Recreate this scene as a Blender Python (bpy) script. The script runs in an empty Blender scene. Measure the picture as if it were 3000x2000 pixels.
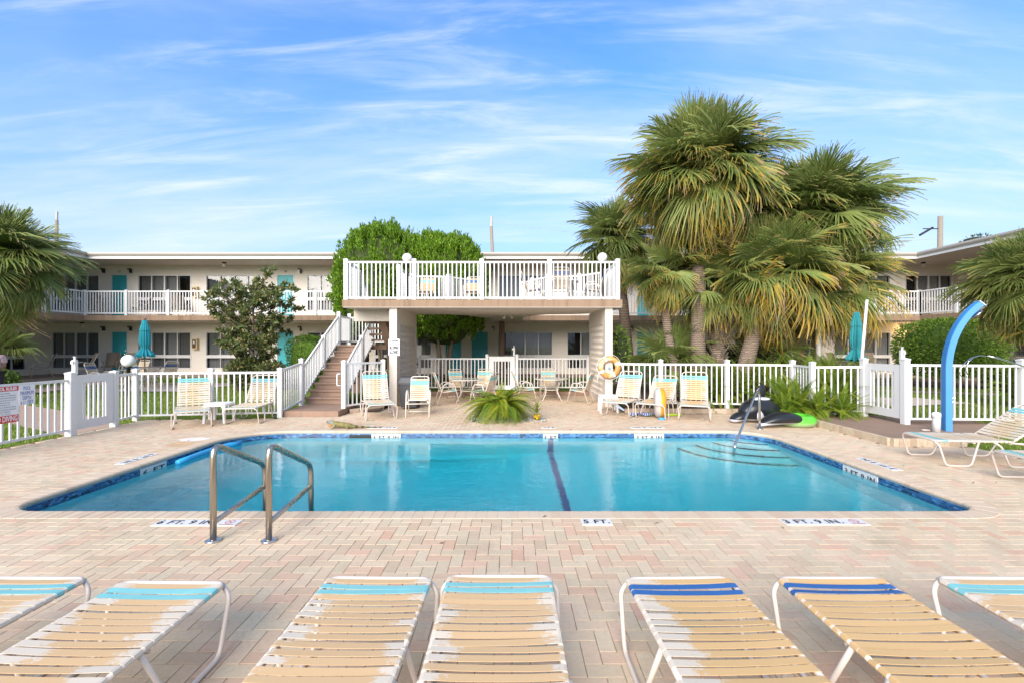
import bpy, math, random
import numpy as np
from mathutils import Vector, Matrix, Euler
R = math.radians
random.seed(7)
rng = np.random.default_rng(11)
scene = bpy.context.scene
col = scene.collection

# ------------------------------------------------------------------ camera, sky, sun, exposure
FOC, CAMH, HOR = 1333.0, 1.76, 1010.0          # focal length in photo pixels, eye height, horizon row
cam_d = bpy.data.cameras.new('camera')
cam_d.sensor_width = 36.0
cam_d.lens = 36.0 * FOC / 3000.0
cam_d.shift_y = (HOR - 1000.0) / 3000.0
cam_d.clip_start = 0.05
cam_d.clip_end = 2000.0
cam = bpy.data.objects.new('camera', cam_d)
cam.location = (0, 0, CAMH)
cam.rotation_euler = (R(90), 0, 0)
col.objects.link(cam)
scene.camera = cam

SUN_EL, SUN_AZ = 27.0, 200.0                     # azimuth clockwise from +Y: behind the viewer, to the left
world = bpy.data.worlds.new('World')
scene.world = world
world.use_nodes = True
wt = world.node_tree
wt.nodes.clear()


def wn(t, **k):
    n = wt.nodes.new(t)
    for a, b in k.items():
        setattr(n, a, b)
    return n


sky = wn('ShaderNodeTexSky', sky_type='NISHITA', sun_disc=False)
sky.sun_elevation = R(SUN_EL)
sky.sun_rotation = R(SUN_AZ)
sky.altitude = 0.0
sky.air_density = 1.0
sky.dust_density = 0.15
sky.ozone_density = 3.0
hsv = wn('ShaderNodeHueSaturation')
hsv.inputs['Hue'].default_value = 0.504
hsv.inputs['Saturation'].default_value = 1.28
hsv.inputs['Value'].default_value = 1.04
wt.links.new(sky.outputs[0], hsv.inputs['Color'])
# thin cirrus: streaked noise on a high flat layer, seen along each direction of view
tc = wn('ShaderNodeTexCoord')
sep = wn('ShaderNodeSeparateXYZ')
wt.links.new(tc.outputs['Generated'], sep.inputs[0])


def wm(op, a, b=None, c=None):
    n = wn('ShaderNodeMath', operation=op)
    for i, x in enumerate((a, b, c)):
        if x is None:
            continue
        if isinstance(x, (int, float)):
            n.inputs[i].default_value = x
        else:
            wt.links.new(x, n.inputs[i])
    return n.outputs[0]


zc = wm('ADD', wm('MAXIMUM', sep.outputs['Z'], 0.0), 0.16)
cx = wm('DIVIDE', sep.outputs['X'], zc)
cy = wm('DIVIDE', sep.outputs['Y'], zc)
comb = wn('ShaderNodeCombineXYZ')
wt.links.new(cx, comb.inputs[0])
wt.links.new(cy, comb.inputs[1])


SK = (2.15, 5.30, 6.62, 1.42)


def streaks(rot, sx, sy, scale, detail, loc, dist=0.6):
    mp = wn('ShaderNodeMapping')
    mp.inputs['Rotation'].default_value = (0, 0, R(rot))
    mp.inputs['Scale'].default_value = (sx, sy, 1)
    mp.inputs['Location'].default_value = loc
    wt.links.new(comb.outputs[0], mp.inputs[0])
    nz = wn('ShaderNodeTexNoise')
    nz.inputs['Scale'].default_value = scale
    nz.inputs['Detail'].default_value = detail
    nz.inputs['Roughness'].default_value = 0.62
    nz.inputs['Distortion'].default_value = dist
    wt.links.new(mp.outputs[0], nz.inputs['Vector'])
    return nz.outputs[0]


def wramp(v, a, b):
    n = wn('ShaderNodeMapRange', interpolation_type='SMOOTHSTEP')
    n.inputs[1].default_value = a
    n.inputs[2].default_value = b
    wt.links.new(v, n.inputs[0])
    return n.outputs[0]


fine = streaks(-14, 0.40, 2.3, 3.1, 10.0, (SK[0], SK[1], 0))
patch = streaks(-22, 0.8, 1.1, 0.9, 4.0, (SK[2], SK[3], 0), 0.3)

veil = streaks(-10, 0.30, 1.1, 1.1, 6.0, (5.2, 2.1, 0), 0.4)
amt = wm('MULTIPLY', wramp(fine, 0.45, 0.76), wramp(patch, 0.26, 0.60))
amt = wm('ADD', wm('MULTIPLY', amt, 0.56), wm('MULTIPLY', wramp(veil, 0.32, 0.72), 0.50))
haze_up = wn('ShaderNodeMapRange')
haze_up.inputs[1].default_value = 0.0
haze_up.inputs[2].default_value = 0.62
haze_up.inputs[3].default_value = 0.97
haze_up.inputs[4].default_value = 0.0
wt.links.new(sep.outputs['Z'], haze_up.inputs[0])
amt = wm('MINIMUM', amt, 0.92)
hzm = wn('ShaderNodeMix', data_type='RGBA')
wt.links.new(haze_up.outputs[0], hzm.inputs[0])
wt.links.new(hsv.outputs[0], hzm.inputs[6])
hzm.inputs[7].default_value = (1.50, 1.95, 2.95, 1)
mixc = wn('ShaderNodeMix', data_type='RGBA')
wt.links.new(amt, mixc.inputs[0])
wt.links.new(hzm.outputs[2], mixc.inputs[6])
mixc.inputs[7].default_value = (3.0, 3.25, 3.65, 1)
bg = wn('ShaderNodeBackground')
bg.inputs['Strength'].default_value = 0.14
wt.links.new(mixc.outputs[2], bg.inputs['Color'])
wo = wn('ShaderNodeOutputWorld')
wt.links.new(bg.outputs[0], wo.inputs['Surface'])

sun_d = bpy.data.lights.new('sun', 'SUN')
sun_d.energy = 3.0
sun_d.angle = R(50)
sun_d.color = (1.0, 0.915, 0.82)
sun = bpy.data.objects.new('sun', sun_d)
sdir = Vector((math.sin(R(SUN_AZ)) * math.cos(R(SUN_EL)), math.cos(R(SUN_AZ)) * math.cos(R(SUN_EL)), math.sin(R(SUN_EL))))
sun.rotation_euler = sdir.to_track_quat('Z', 'Y').to_euler()
col.objects.link(sun)

vs = scene.view_settings
vs.view_transform = 'Standard'
vs.look = 'None'
vs.exposure = 1.24
vs.gamma = 1.0
vs.use_curve_mapping = False
scene.cycles.use_denoising = True
scene.cycles.max_bounces = 10
scene.cycles.transparent_max_bounces = 16
scene.cycles.transmission_bounces = 8
scene.cycles.diffuse_bounces = 4

# ------------------------------------------------------------------ helpers
def X(px, Y):
    return (px - 1500.0) / FOC * Y


def at(px, py, Y):
    return Vector(((px - 1500.0) / FOC * Y, Y, CAMH - (py - HOR) / FOC * Y))


def ground(px, py, z=0.0):
    Y = FOC * (CAMH - z) / (py - HOR)
    return Vector(((px - 1500.0) / FOC * Y, Y, z))


def tag(o, label=None, cat=None, group=None, kind=None):
    if label:
        o['label'] = label
    if cat:
        o['category'] = cat
    if group:
        o['group'] = group
    if kind:
        o['kind'] = kind
    return o


def empty(name, loc=(0, 0, 0), rz=0.0, label=None, cat=None, group=None):
    o = bpy.data.objects.new(name, None)
    o.empty_display_size = 0.2
    o.location = loc
    o.rotation_euler = (0, 0, rz)
    col.objects.link(o)
    return tag(o, label, cat, group)


def inst(name, me, parent=None, mat=None, m=None):
    o = bpy.data.objects.new(name, me)
    col.objects.link(o)
    if parent is not None:
        o.parent = parent
    if m is not None:
        o.matrix_basis = m
    if mat is not None and not me.materials:
        me.materials.append(mat)
    return o


def bend(pts, rad, seg=4, closed=False):
    """Round the corners of a polyline."""
    pts = [Vector(p) for p in pts]
    n = len(pts)
    out = []
    for i in range(n):
        if not closed and i in (0, n - 1):
            out.append(pts[i])
            continue
        a, b, c = pts[i - 1], pts[i], pts[(i + 1) % n]
        r = min(rad, (a - b).length * 0.48, (c - b).length * 0.48)
        p, q = b + (a - b).normalized() * r, b + (c - b).normalized() * r
        for k in range(seg + 1):
            t = k / seg
            out.append(p * (1 - t) ** 2 + b * 2 * t * (1 - t) + q * t * t)
    return out


class MB:
    def __init__(s):
        s.v, s.f = [], []

    def box(s, c, size, rot=None):
        hx, hy, hz = size[0] / 2, size[1] / 2, size[2] / 2
        b = len(s.v)
        c = Vector(c)
        for x, y, z in ((-hx, -hy, -hz), (hx, -hy, -hz), (hx, hy, -hz), (-hx, hy, -hz), (-hx, -hy, hz), (hx, -hy, hz), (hx, hy, hz), (-hx, hy, hz)):
            p = Vector((x, y, z))
            if rot is not None:
                p = rot @ p
            s.v.append(tuple(p + c))
        for q in ((0, 3, 2, 1), (4, 5, 6, 7), (0, 1, 5, 4), (1, 2, 6, 5), (2, 3, 7, 6), (3, 0, 4, 7)):
            s.f.append(tuple(b + i for i in q))
        return s

    def bb(s, x0, x1, y0, y1, z0, z1):
        return s.box(((x0 + x1) / 2, (y0 + y1) / 2, (z0 + z1) / 2), (abs(x1 - x0), abs(y1 - y0), abs(z1 - z0)))

    def bar(s, p0, p1, w, h, up=(0, 0, 1)):
        """Rectangular bar from p0 to p1: w across, h along up."""
        p0, p1 = Vector(p0), Vector(p1)
        d = (p1 - p0)
        L = d.length
        d.normalize()
        side = d.cross(Vector(up)).normalized()
        u = side.cross(d).normalized()
        m = Matrix((side, d, u)).transposed()
        return s.box((p0 + p1) / 2, (w, L, h), m)

    def tube(s, pts, r, n=8, cap=True, closed=False):
        pts = [Vector(p) for p in pts]
        N = len(pts)
        rs = r if isinstance(r, (list, tuple)) else [r] * N
        b = len(s.v)
        prev = None
        for i, p in enumerate(pts):
            if closed:
                t = (pts[(i + 1) % N] - pts[i - 1]).normalized()
            elif i == 0:
                t = (pts[1] - p).normalized()
            elif i == N - 1:
                t = (p - pts[-2]).normalized()
            else:
                t = ((pts[i + 1] - p).normalized() + (p - pts[i - 1]).normalized()).normalized()
            if prev is None:
                a = Vector((0, 0, 1)) if abs(t.z) < 0.9 else Vector((1, 0, 0))
                u = t.cross(a).normalized()
            else:
                u = (prev - t * prev.dot(t)).normalized()
            prev = u
            w = t.cross(u)
            for k in range(n):
                a = 2 * math.pi * k / n
                s.v.append(tuple(p + (u * math.cos(a) + w * math.sin(a)) * rs[i]))
        for i in range(N if closed else N - 1):
            j = (i + 1) % N
            for k in range(n):
                l = (k + 1) % n
                s.f.append((b + i * n + k, b + i * n + l, b + j * n + l, b + j * n + k))
        if cap and not closed:
            s.f.append(tuple(b + k for k in reversed(range(n))))
            s.f.append(tuple(b + (N - 1) * n + k for k in range(n)))
        return s

    def lathe(s, prof, n=20, c=(0, 0, 0), rot=None, sx=1.0, sy=1.0):
        b = len(s.v)
        c = Vector(c)
        for r, z in prof:
            for k in range(n):
                a = 2 * math.pi * k / n
                p = Vector((r * math.cos(a) * sx, r * math.sin(a) * sy, z))
                if rot is not None:
                    p = rot @ p
                s.v.append(tuple(p + c))
        m = len(prof)
        for i in range(m - 1):
            for k in range(n):
                l = (k + 1) % n
                s.f.append((b + i * n + k, b + i * n + l, b + (i + 1) * n + l, b + (i + 1) * n + k))
        if prof[0][0] > 1e-5:
            s.f.append(tuple(b + k for k in reversed(range(n))))
        if prof[-1][0] > 1e-5:
            s.f.append(tuple(b + (m - 1) * n + k for k in range(n)))
        return s

    def prism(s, poly, z0, z1):
        """Vertical prism over a counter-clockwise polygon."""
        b = len(s.v)
        n = len(poly)
        for p in poly:
            s.v.append((p[0], p[1], z0 if not callable(z0) else z0(*p[:2])))
        for p in poly:
            s.v.append((p[0], p[1], z1 if not callable(z1) else z1(*p[:2])))
        s.f.append(tuple(b + i for i in reversed(range(n))))
        s.f.append(tuple(b + n + i for i in range(n)))
        for i in range(n):
            j = (i + 1) % n
            s.f.append((b + i, b + j, b + n + j, b + n + i))
        return s

    def poly(s, pts):
        b = len(s.v)
        for p in pts:
            s.v.append(tuple(p))
        s.f.append(tuple(range(b, b + len(pts))))
        return s

    def ball(s, c, r, nu=16, nv=10, sz=1.0):
        prof = [(max(1e-6, r * math.sin(math.pi * i / nv)), -r * sz * math.cos(math.pi * i / nv)) for i in range(nv + 1)]
        return s.lathe(prof, nu, c)

    def torus(s, R0, r, n=40, k=14, rot=None, c=(0, 0, 0)):
        pts = []
        for i in range(n):
            a = 2 * math.pi * i / n
            p = Vector((R0 * math.cos(a), R0 * math.sin(a), 0))
            if rot is not None:
                p = rot @ p
            pts.append(p + Vector(c))
        return s.tube(pts, r, k, closed=True)

    def mesh(s, name, mat=None, smooth=False):
        me = bpy.data.meshes.new(name)
        me.from_pydata(s.v, [], s.f)
        if smooth:
            me.polygons.foreach_set('use_smooth', [True] * len(me.polygons))
        if mat is not None:
            me.materials.append(mat)
        me.update()
        return me

    def build(s, name, mat, parent=None, smooth=False, m=None):
        return inst(name, s.mesh(name, mat, smooth), parent, None, m)


def npmesh(name, V, F, mat=None, smooth=False):
    """Mesh from numpy arrays; F is (n, k) with k = 3 or 4."""
    me = bpy.data.meshes.new(name)
    V = np.asarray(V, dtype=np.float32)
    F = np.asarray(F, dtype=np.int32)
    me.vertices.add(len(V))
    me.vertices.foreach_set('co', V.ravel())
    k = F.shape[1]
    me.loops.add(F.size)
    me.loops.foreach_set('vertex_index', F.ravel())
    me.polygons.add(len(F))
    me.polygons.foreach_set('loop_start', np.arange(0, F.size, k, dtype=np.int32))
    me.polygons.foreach_set('use_smooth', np.full(len(F), bool(smooth)))
    if mat is not None:
        me.materials.append(mat)
    me.update(calc_edges=True)
    me.validate()
    return me


def struct(name, mb, mat, parent=None, smooth=False):
    o = mb.build(name, mat, parent, smooth)
    if parent is None:
        o['kind'] = 'structure'
    return o


def T(x, y, z, rz=0.0, s=1.0):
    return Matrix.Translation((x, y, z)) @ Matrix.Rotation(rz, 4, 'Z') @ Matrix.Scale(s, 4)


# ------------------------------------------------------------------ materials
class NT:
    def __init__(s, name):
        s.m = bpy.data.materials.new(name)
        s.m.use_nodes = True
        s.t = s.m.node_tree
        s.t.nodes.clear()
        s.out = s.n('ShaderNodeOutputMaterial')

    def n(s, t, **k):
        x = s.t.nodes.new(t)
        for a, b in k.items():
            setattr(x, a, b)
        return x

    def set(s, sock, v):
        if isinstance(v, bpy.types.NodeSocket):
            s.t.links.new(v, sock)
        elif isinstance(v, (tuple, list)) and len(v) == 3 and sock.type == 'RGBA':
            sock.default_value = (*v, 1)
        else:
            sock.default_value = v

    def math(s, op, a, b=None, c=None):
        x = s.n('ShaderNodeMath', operation=op)
        for i, v in enumerate((a, b, c)):
            if v is not None:
                s.set(x.inputs[i], v)
        return x.outputs[0]

    def coord(s, kind='Object'):
        return s.n('ShaderNodeTexCoord').outputs[kind]

    def noise(s, scale, detail=4.0, rough=0.55, vec=None, dist=0.0, out=0):
        x = s.n('ShaderNodeTexNoise')
        x.inputs['Scale'].default_value = scale
        x.inputs['Detail'].default_value = detail
        x.inputs['Roughness'].default_value = rough
        x.inputs['Distortion'].default_value = dist
        s.set(x.inputs['Vector'], vec if vec is not None else s.coord())
        return x.outputs[out]

    def mapping(s, vec, scale=(1, 1, 1), rot=(0, 0, 0), loc=(0, 0, 0)):
        x = s.n('ShaderNodeMapping')
        x.inputs['Scale'].default_value = scale
        x.inputs['Rotation'].default_value = rot
        x.inputs['Location'].default_value = loc
        s.set(x.inputs[0], vec)
        return x.outputs[0]

    def ramp(s, v, a=0.0, b=1.0, c=0.0, d=1.0, smooth=True):
        x = s.n('ShaderNodeMapRange', interpolation_type='SMOOTHSTEP' if smooth else 'LINEAR')
        s.set(x.inputs[0], v)
        for i, q in enumerate((a, b, c, d)):
            s.set(x.inputs[i + 1], q)
        return x.outputs[0]

    def colramp(s, v, stops, interp='LINEAR'):
        x = s.n('ShaderNodeValToRGB')
        x.color_ramp.interpolation = interp
        e = x.color_ramp.elements
        while len(e) < len(stops):
            e.new(0.5)
        for i, (p, c) in enumerate(stops):
            e[i].position = p
            e[i].color = (*c, 1)
        s.set(x.inputs[0], v)
        return x.outputs[0]

    def mix(s, f, a, b, blend='MIX'):
        x = s.n('ShaderNodeMix', data_type='RGBA', blend_type=blend)
        s.set(x.inputs[0], f)
        s.set(x.inputs[6], a)
        s.set(x.inputs[7], b)
        return x.outputs[2]

    def bump(s, h, strength=0.3, dist=0.01):
        x = s.n('ShaderNodeBump')
        x.inputs['Strength'].default_value = strength
        x.inputs['Distance'].default_value = dist
        s.set(x.inputs['Height'], h)
        return x.outputs[0]

    def bsdf(s, colour, rough=0.6, metal=0.0, bump=None, spec=None, **kw):
        x = s.n('ShaderNodeBsdfPrincipled')
        s.set(x.inputs['Base Color'], colour)
        s.set(x.inputs['Roughness'], rough)
        s.set(x.inputs['Metallic'], metal)
        if spec is not None:
            s.set(x.inputs['Specular IOR Level'], spec)
        if bump is not None:
            s.set(x.inputs['Normal'], bump)
        for k, v in kw.items():
            s.set(x.inputs[k.replace('_', ' ')], v)
        s.t.links.new(x.outputs[0], s.out.inputs[0])
        return x

    def objrand(s):
        return s.n('ShaderNodeObjectInfo').outputs['Random']

    def island(s):
        return s.n('ShaderNodeNewGeometry').outputs['Random Per Island']

    def worldpos(s):
        return s.n('ShaderNodeNewGeometry').outputs['Position']


def simple(name, c, rough=0.5, metal=0.0, var=0.08, scale=6.0, bump=0.0, bscale=60.0, spec=None, **kw):
    t = NT(name)
    n = t.noise(scale, 5)
    dark = tuple(q * (1 - var) for q in c)
    light = tuple(min(1, q * (1 + var)) for q in c)
    b = None
    if bump:
        b = t.bump(t.noise(bscale, 4), bump, 0.006)
    t.bsdf(t.mix(n, dark, light), rough, metal, b, spec, **kw)
    return t.m


def paver_mat(name, rand):
    t = NT(name)
    r = rand(t)
    wp = t.worldpos()
    c = t.colramp(r, [(0.0, (0.64, 0.465, 0.315)), (0.2, (0.66, 0.51, 0.345)), (0.40, (0.585, 0.48, 0.325)), (0.58, (0.68, 0.55, 0.38)), (0.76, (0.67, 0.44, 0.305)), (0.88, (0.55, 0.44, 0.295)), (1.0, (0.65, 0.40, 0.27))])
    grain = t.noise(260, 3, 0.7, wp)
    c = t.mix(t.ramp(grain, 0.3, 0.75, 0, 0.26), c, (0.25, 0.19, 0.14))
    stain = t.noise(1.7, 6, 0.65, wp)
    c = t.mix(t.ramp(stain, 0.50, 0.78, 0, 0.42), c, (0.31, 0.225, 0.155))
    bleach = t.noise(0.55, 3, 0.5, wp)
    c = t.mix(t.ramp(t.noise(34, 4, 0.7, wp), 0.40, 0.72, 0, 0.30), c, (0.36, 0.275, 0.185))
    c = t.mix(t.ramp(bleach, 0.42, 0.66, 0, 0.34), c, (0.70, 0.57, 0.42))
    def spot(x, y, rx_, ry_):
        s = t.n('ShaderNodeSeparateXYZ')
        t.set(s.inputs[0], wp)
        dx = t.math('DIVIDE', t.math('SUBTRACT', s.outputs[0], x), rx_)
        dy = t.math('DIVIDE', t.math('SUBTRACT', s.outputs[1], y), ry_)
        d = t.math('ADD', t.math('MULTIPLY', dx, dx), t.math('MULTIPLY', dy, dy))
        return t.ramp(t.math('ADD', d, t.math('MULTIPLY', t.noise(9, 5, 0.7, wp), 0.9)), 1.5, 0.9)
    c = t.mix(t.math('MULTIPLY', spot(-5.75, 8.15, 0.42, 0.34), 0.5), c, (0.52, 0.30, 0.13))
    c = t.mix(t.math('MULTIPLY', spot(-5.95, 8.52, 0.30, 0.20), 0.85), c, (0.74, 0.71, 0.66))
    alg = t.noise(5.5, 5, 0.7, wp)
    c = t.mix(t.ramp(alg, 0.63, 0.80, 0, 0.6), c, (0.14, 0.12, 0.085))
    t.bsdf(c, 0.9, 0, t.bump(grain, 0.35, 0.004), 0.25)
    return t.m


M = {}
M['paver'] = paver_mat('paver', lambda t: t.objrand())
M['paver_mass'] = paver_mat('paver_mass', lambda t: t.island())


def coping_mat():
    t = NT('coping')
    wp = t.worldpos()
    c = t.colramp(t.objrand(), [(0, (0.57, 0.445, 0.32)), (0.5, (0.61, 0.485, 0.355)), (1, (0.55, 0.41, 0.29))])
    g = t.noise(220, 3, 0.7, wp)
    c = t.mix(t.ramp(g, 0.35, 0.8, 0, 0.25), c, (0.28, 0.22, 0.16))
    s = t.noise(2.4, 5, 0.6, wp)
    c = t.mix(t.ramp(s, 0.55, 0.8, 0, 0.4), c, (0.32, 0.27, 0.2))
    t.bsdf(c, 0.85, 0, t.bump(g, 0.25, 0.003), 0.25)
    return t.m


M['coping'] = coping_mat()
M['mortar'] = simple('mortar', (0.60, 0.54, 0.46), 0.9, var=0.12, scale=20)
M['joint_sand'] = simple('joint_sand', (0.20, 0.15, 0.105), 0.95, var=0.6, scale=2.2)


def tile_mat():
    t = NT('waterline_tile')
    c = t.colramp(t.island(), [(0, (0.03, 0.11, 0.26)), (0.3, (0.05, 0.17, 0.36)), (0.5, (0.025, 0.08, 0.20)), (0.7, (0.09, 0.24, 0.42)), (0.84, (0.012, 0.03, 0.07)), (1.0, (0.02, 0.06, 0.18))], 'CONSTANT')
    t.bsdf(c, 0.18)
    return t.m


M['tile'] = tile_mat()
M['grout'] = simple('grout', (0.30, 0.42, 0.55), 0.8, var=0.1)


def plaster_mat():
    t = NT('pool_plaster')
    wp = t.worldpos()
    n = t.noise(1.2, 5, 0.6, wp)
    c = t.mix(n, (0.22, 0.66, 0.74), (0.30, 0.74, 0.81))
    t.bsdf(c, 0.9, 0, None, 0.1)
    return t.m


M['plaster'] = plaster_mat()
M['step_plaster'] = simple('step_plaster', (0.62, 0.80, 0.82), 0.9)
M['stripe'] = simple('stripe_tile', (0.003, 0.07, 0.26), 0.4, var=0.3, scale=30)


def water_mat():
    t = NT('water')
    wp = t.worldpos()
    a = t.noise(2.2, 3, 0.5, t.mapping(wp, (1, 1.7, 1)), 0.4)
    b = t.noise(13.0, 3, 0.55, t.mapping(wp, (1, 1.7, 1)), 0.6)
    h = t.math('ADD', t.math('MULTIPLY', a, 1.0), t.math('MULTIPLY', b, 0.34))
    bp = t.bump(h, 0.11, 0.06)
    g = t.n('ShaderNodeBsdfGlass')
    g.inputs['Roughness'].default_value = 0.0
    g.inputs['IOR'].default_value = 1.333
    g.inputs['Color'].default_value = (1, 1, 1, 1)
    t.set(g.inputs['Normal'], bp)
    t.t.links.new(g.outputs[0], t.out.inputs[0])
    v = t.n('ShaderNodeVolumeAbsorption')
    v.inputs['Color'].default_value = (0.04, 0.88, 0.92, 1)
    v.inputs['Density'].default_value = 0.5
    t.t.links.new(v.outputs[0], t.out.inputs['Volume'])
    return t.m


M['water'] = water_mat()


def stucco_mat(name, c, var=0.06, streak=0.0):
    t = NT(name)
    wp = t.worldpos()
    g = t.noise(55, 4, 0.6, wp)
    n = t.noise(1.3, 5, 0.6, wp)
    cc = t.mix(n, tuple(q * (1 - var) for q in c), tuple(q * (1 + var) for q in c))
    if streak:
        s = t.noise(2.6, 7, 0.7, t.mapping(wp, (2.6, 2.6, 0.16)))
        cc = t.mix(t.ramp(s, 0.46, 0.70, 0, streak), cc, tuple(q * 0.55 for q in c))
    t.bsdf(cc, 0.92, 0, t.bump(g, 0.35, 0.01), 0.2)
    return t.m


M['stucco'] = stucco_mat('stucco', (0.79, 0.725, 0.63))
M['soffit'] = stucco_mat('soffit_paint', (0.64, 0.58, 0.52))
M['column'] = stucco_mat('column_paint', (0.61, 0.55, 0.475), 0.06, 0.25)
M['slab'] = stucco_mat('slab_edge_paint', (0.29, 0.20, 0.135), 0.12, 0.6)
M['gutter'] = simple('gutter_metal', (0.46, 0.42, 0.37), 0.45, var=0.05)
M['roof'] = simple('roofing', (0.42, 0.40, 0.38), 0.95, var=0.15)
M['brown'] = stucco_mat('brown_concrete', (0.30, 0.20, 0.145), 0.12, 0.3)
M['deck_brown'] = stucco_mat('brown_deck_coating', (0.27, 0.185, 0.135), 0.16, 0.0)
M['path'] = stucco_mat('path_concrete', (0.38, 0.28, 0.22), 0.12, 0.0)
M['stone_pad'] = simple('pale_paving', (0.52, 0.44, 0.36), 0.9, var=0.15, scale=2)
M['vinyl'] = simple('white_vinyl', (0.69, 0.685, 0.67), 0.38, var=0.03, scale=2.0)


def worn_white():
    t = NT('white_rail_paint')
    wp = t.worldpos()
    s = t.noise(3.0, 5, 0.6, t.mapping(wp, (3, 3, 0.3)))
    c = t.mix(t.ramp(s, 0.5, 0.8, 0, 0.35), (0.69, 0.685, 0.67), (0.50, 0.47, 0.42))
    t.bsdf(c, 0.4)
    return t.m


M['rail'] = worn_white()
M['frame_white'] = simple('window_frame_white', (0.70, 0.69, 0.66), 0.5, var=0.05)


def door_mat():
    t = NT('teal_door')
    n = t.noise(1.5, 4, 0.5, t.worldpos())
    t.bsdf(t.mix(n, (0.03, 0.35, 0.385), (0.04, 0.42, 0.46)), 0.42)
    return t.m


M['door'] = door_mat()


def glass_mat():
    t = NT('window_glass')
    lw = t.n('ShaderNodeLayerWeight')
    lw.inputs[0].default_value = 0.5
    f = t.math('ADD', 0.07, t.math('MULTIPLY', t.math('POWER', lw.outputs['Facing'], 4.0), 0.9))
    tr = t.n('ShaderNodeBsdfTransparent')
    tr.inputs[0].default_value = (0.62, 0.64, 0.64, 1)
    gl = t.n('ShaderNodeBsdfGlossy')
    gl.inputs['Roughness'].default_value = 0.03
    w = t.noise(1.1, 2, 0.5, t.worldpos())
    t.set(gl.inputs['Normal'], t.bump(w, 0.05, 0.02))
    mx = t.n('ShaderNodeMixShader')
    t.set(mx.inputs[0], f)
    t.t.links.new(tr.outputs[0], mx.inputs[1])
    t.t.links.new(gl.outputs[0], mx.inputs[2])
    t.t.links.new(mx.outputs[0], t.out.inputs[0])
    return t.m


M['glass'] = glass_mat()


def curtain_mat():
    t = NT('vertical_blind')
    r = t.objrand()
    c = t.mix(r, (0.26, 0.255, 0.25), (0.60, 0.59, 0.58))
    t.bsdf(c, 0.9)
    return t.m


M['curtain'] = curtain_mat()
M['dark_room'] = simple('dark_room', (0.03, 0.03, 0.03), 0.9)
M['black'] = simple('black_metal', (0.018, 0.018, 0.02), 0.4)
M['lamp_glass'] = simple('lamp_glass', (0.70, 0.68, 0.62), 0.3)
M['globe'] = simple('globe_acrylic', (0.82, 0.81, 0.79), 0.25, var=0.03, spec=0.4)


def strap_mat(name, tan, worn, shift=0.0):
    """Vinyl strap: chalky white with the tan skin worn through in ragged patches (worn 0..1 = how much tan is left)."""
    t = NT(name)
    oc = t.coord('Object')
    wp = t.worldpos()
    sx = t.n('ShaderNodeSeparateXYZ')
    t.set(sx.inputs[0], oc)
    ax = t.math('ABSOLUTE', t.math('ADD', t.math('SUBTRACT', sx.outputs[0], shift), t.math('MULTIPLY', t.math('SUBTRACT', t.objrand(), 0.5), 0.12)))
    edge = t.ramp(ax, 0.10, 0.33, 0.22, -0.26, False)
    n = t.noise(26.0, 9, 0.82, t.mapping(wp, (0.8, 1.6, 1.0)), 0.7)
    low = t.noise(2.6, 4, 0.6, wp)
    k = t.math('ADD', t.math('ADD', t.math('ADD', n, edge), t.math('MULTIPLY', t.math('SUBTRACT', low, 0.5), 0.5)), worn - 0.5)
    mask = t.ramp(k, 0.485, 0.525)
    g = t.noise(40, 3, 0.6, wp)
    c1 = t.mix(g, tuple(q * 0.93 for q in tan), tan)
    c = t.mix(mask, (0.60, 0.52, 0.41), c1)
    t.bsdf(c, 0.55, 0, t.bump(t.noise(90, 3, 0.6, wp), 0.06, 0.002), 0.35)
    return t.m


TAN = (0.60, 0.40, 0.205)
M['strap_worn'] = strap_mat('strap_worn', TAN, 0.50)
M['strap_mid'] = strap_mat('strap_half_worn', TAN, 0.62)
M['strap_tan'] = strap_mat('strap_tan', (0.60, 0.39, 0.175), 0.86)
M['strap_side'] = strap_mat('strap_tan_left_worn', (0.60, 0.39, 0.175), 0.66, 0.10)
M['strap_cream'] = strap_mat('strap_cream', (0.60, 0.46, 0.29), 0.34)
M['strap_aqua'] = simple('strap_aqua', (0.19, 0.47, 0.47), 0.5, var=0.14, scale=9)
M['strap_blue'] = simple('strap_blue', (0.025, 0.11, 0.31), 0.5, var=0.3, scale=5)
M['strap_faded'] = simple('strap_faded_blue', (0.13, 0.19, 0.42), 0.6, var=0.2, scale=3)
M['tube'] = simple('cream_tube', (0.59, 0.515, 0.445), 0.35, var=0.05, scale=4)
M['tube_ivory'] = simple('ivory_tube', (0.76, 0.69, 0.58), 0.3, var=0.04, scale=4)
M['sling'] = simple('brown_sling', (0.20, 0.155, 0.115), 0.85, var=0.12, bump=0.15, bscale=200)
M['tube_taupe'] = simple('taupe_tube', (0.42, 0.35, 0.28), 0.4)


def steel_mat():
    t = NT('stainless_steel')
    wp = t.worldpos()
    n = t.noise(30, 3, 0.6, t.mapping(wp, (1, 1, 0.06)))
    t.bsdf(t.mix(n, (0.42, 0.36, 0.29), (0.56, 0.50, 0.42)), t.ramp(n, 0.3, 0.7, 0.24, 0.36), 1.0, t.bump(n, 0.03, 0.002))
    return t.m


M['steel'] = steel_mat()
M['chrome'] = simple('bright_steel', (0.62, 0.61, 0.59), 0.16, 1.0, var=0.05)


def lawn_mat():
    t = NT('lawn_soil_and_turf')
    wp = t.worldpos()
    a = t.noise(0.7, 4, 0.6, wp)
    b = t.noise(26, 5, 0.7, wp)
    c = t.mix(b, (0.08, 0.13, 0.018), (0.17, 0.24, 0.04))
    c = t.mix(t.ramp(a, 0.45, 0.7, 0, 0.5), c, (0.15, 0.17, 0.04))
    t.bsdf(c, 0.95, 0, t.bump(b, 0.6, 0.03), 0.1)
    return t.m


M['lawn'] = lawn_mat()


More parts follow.
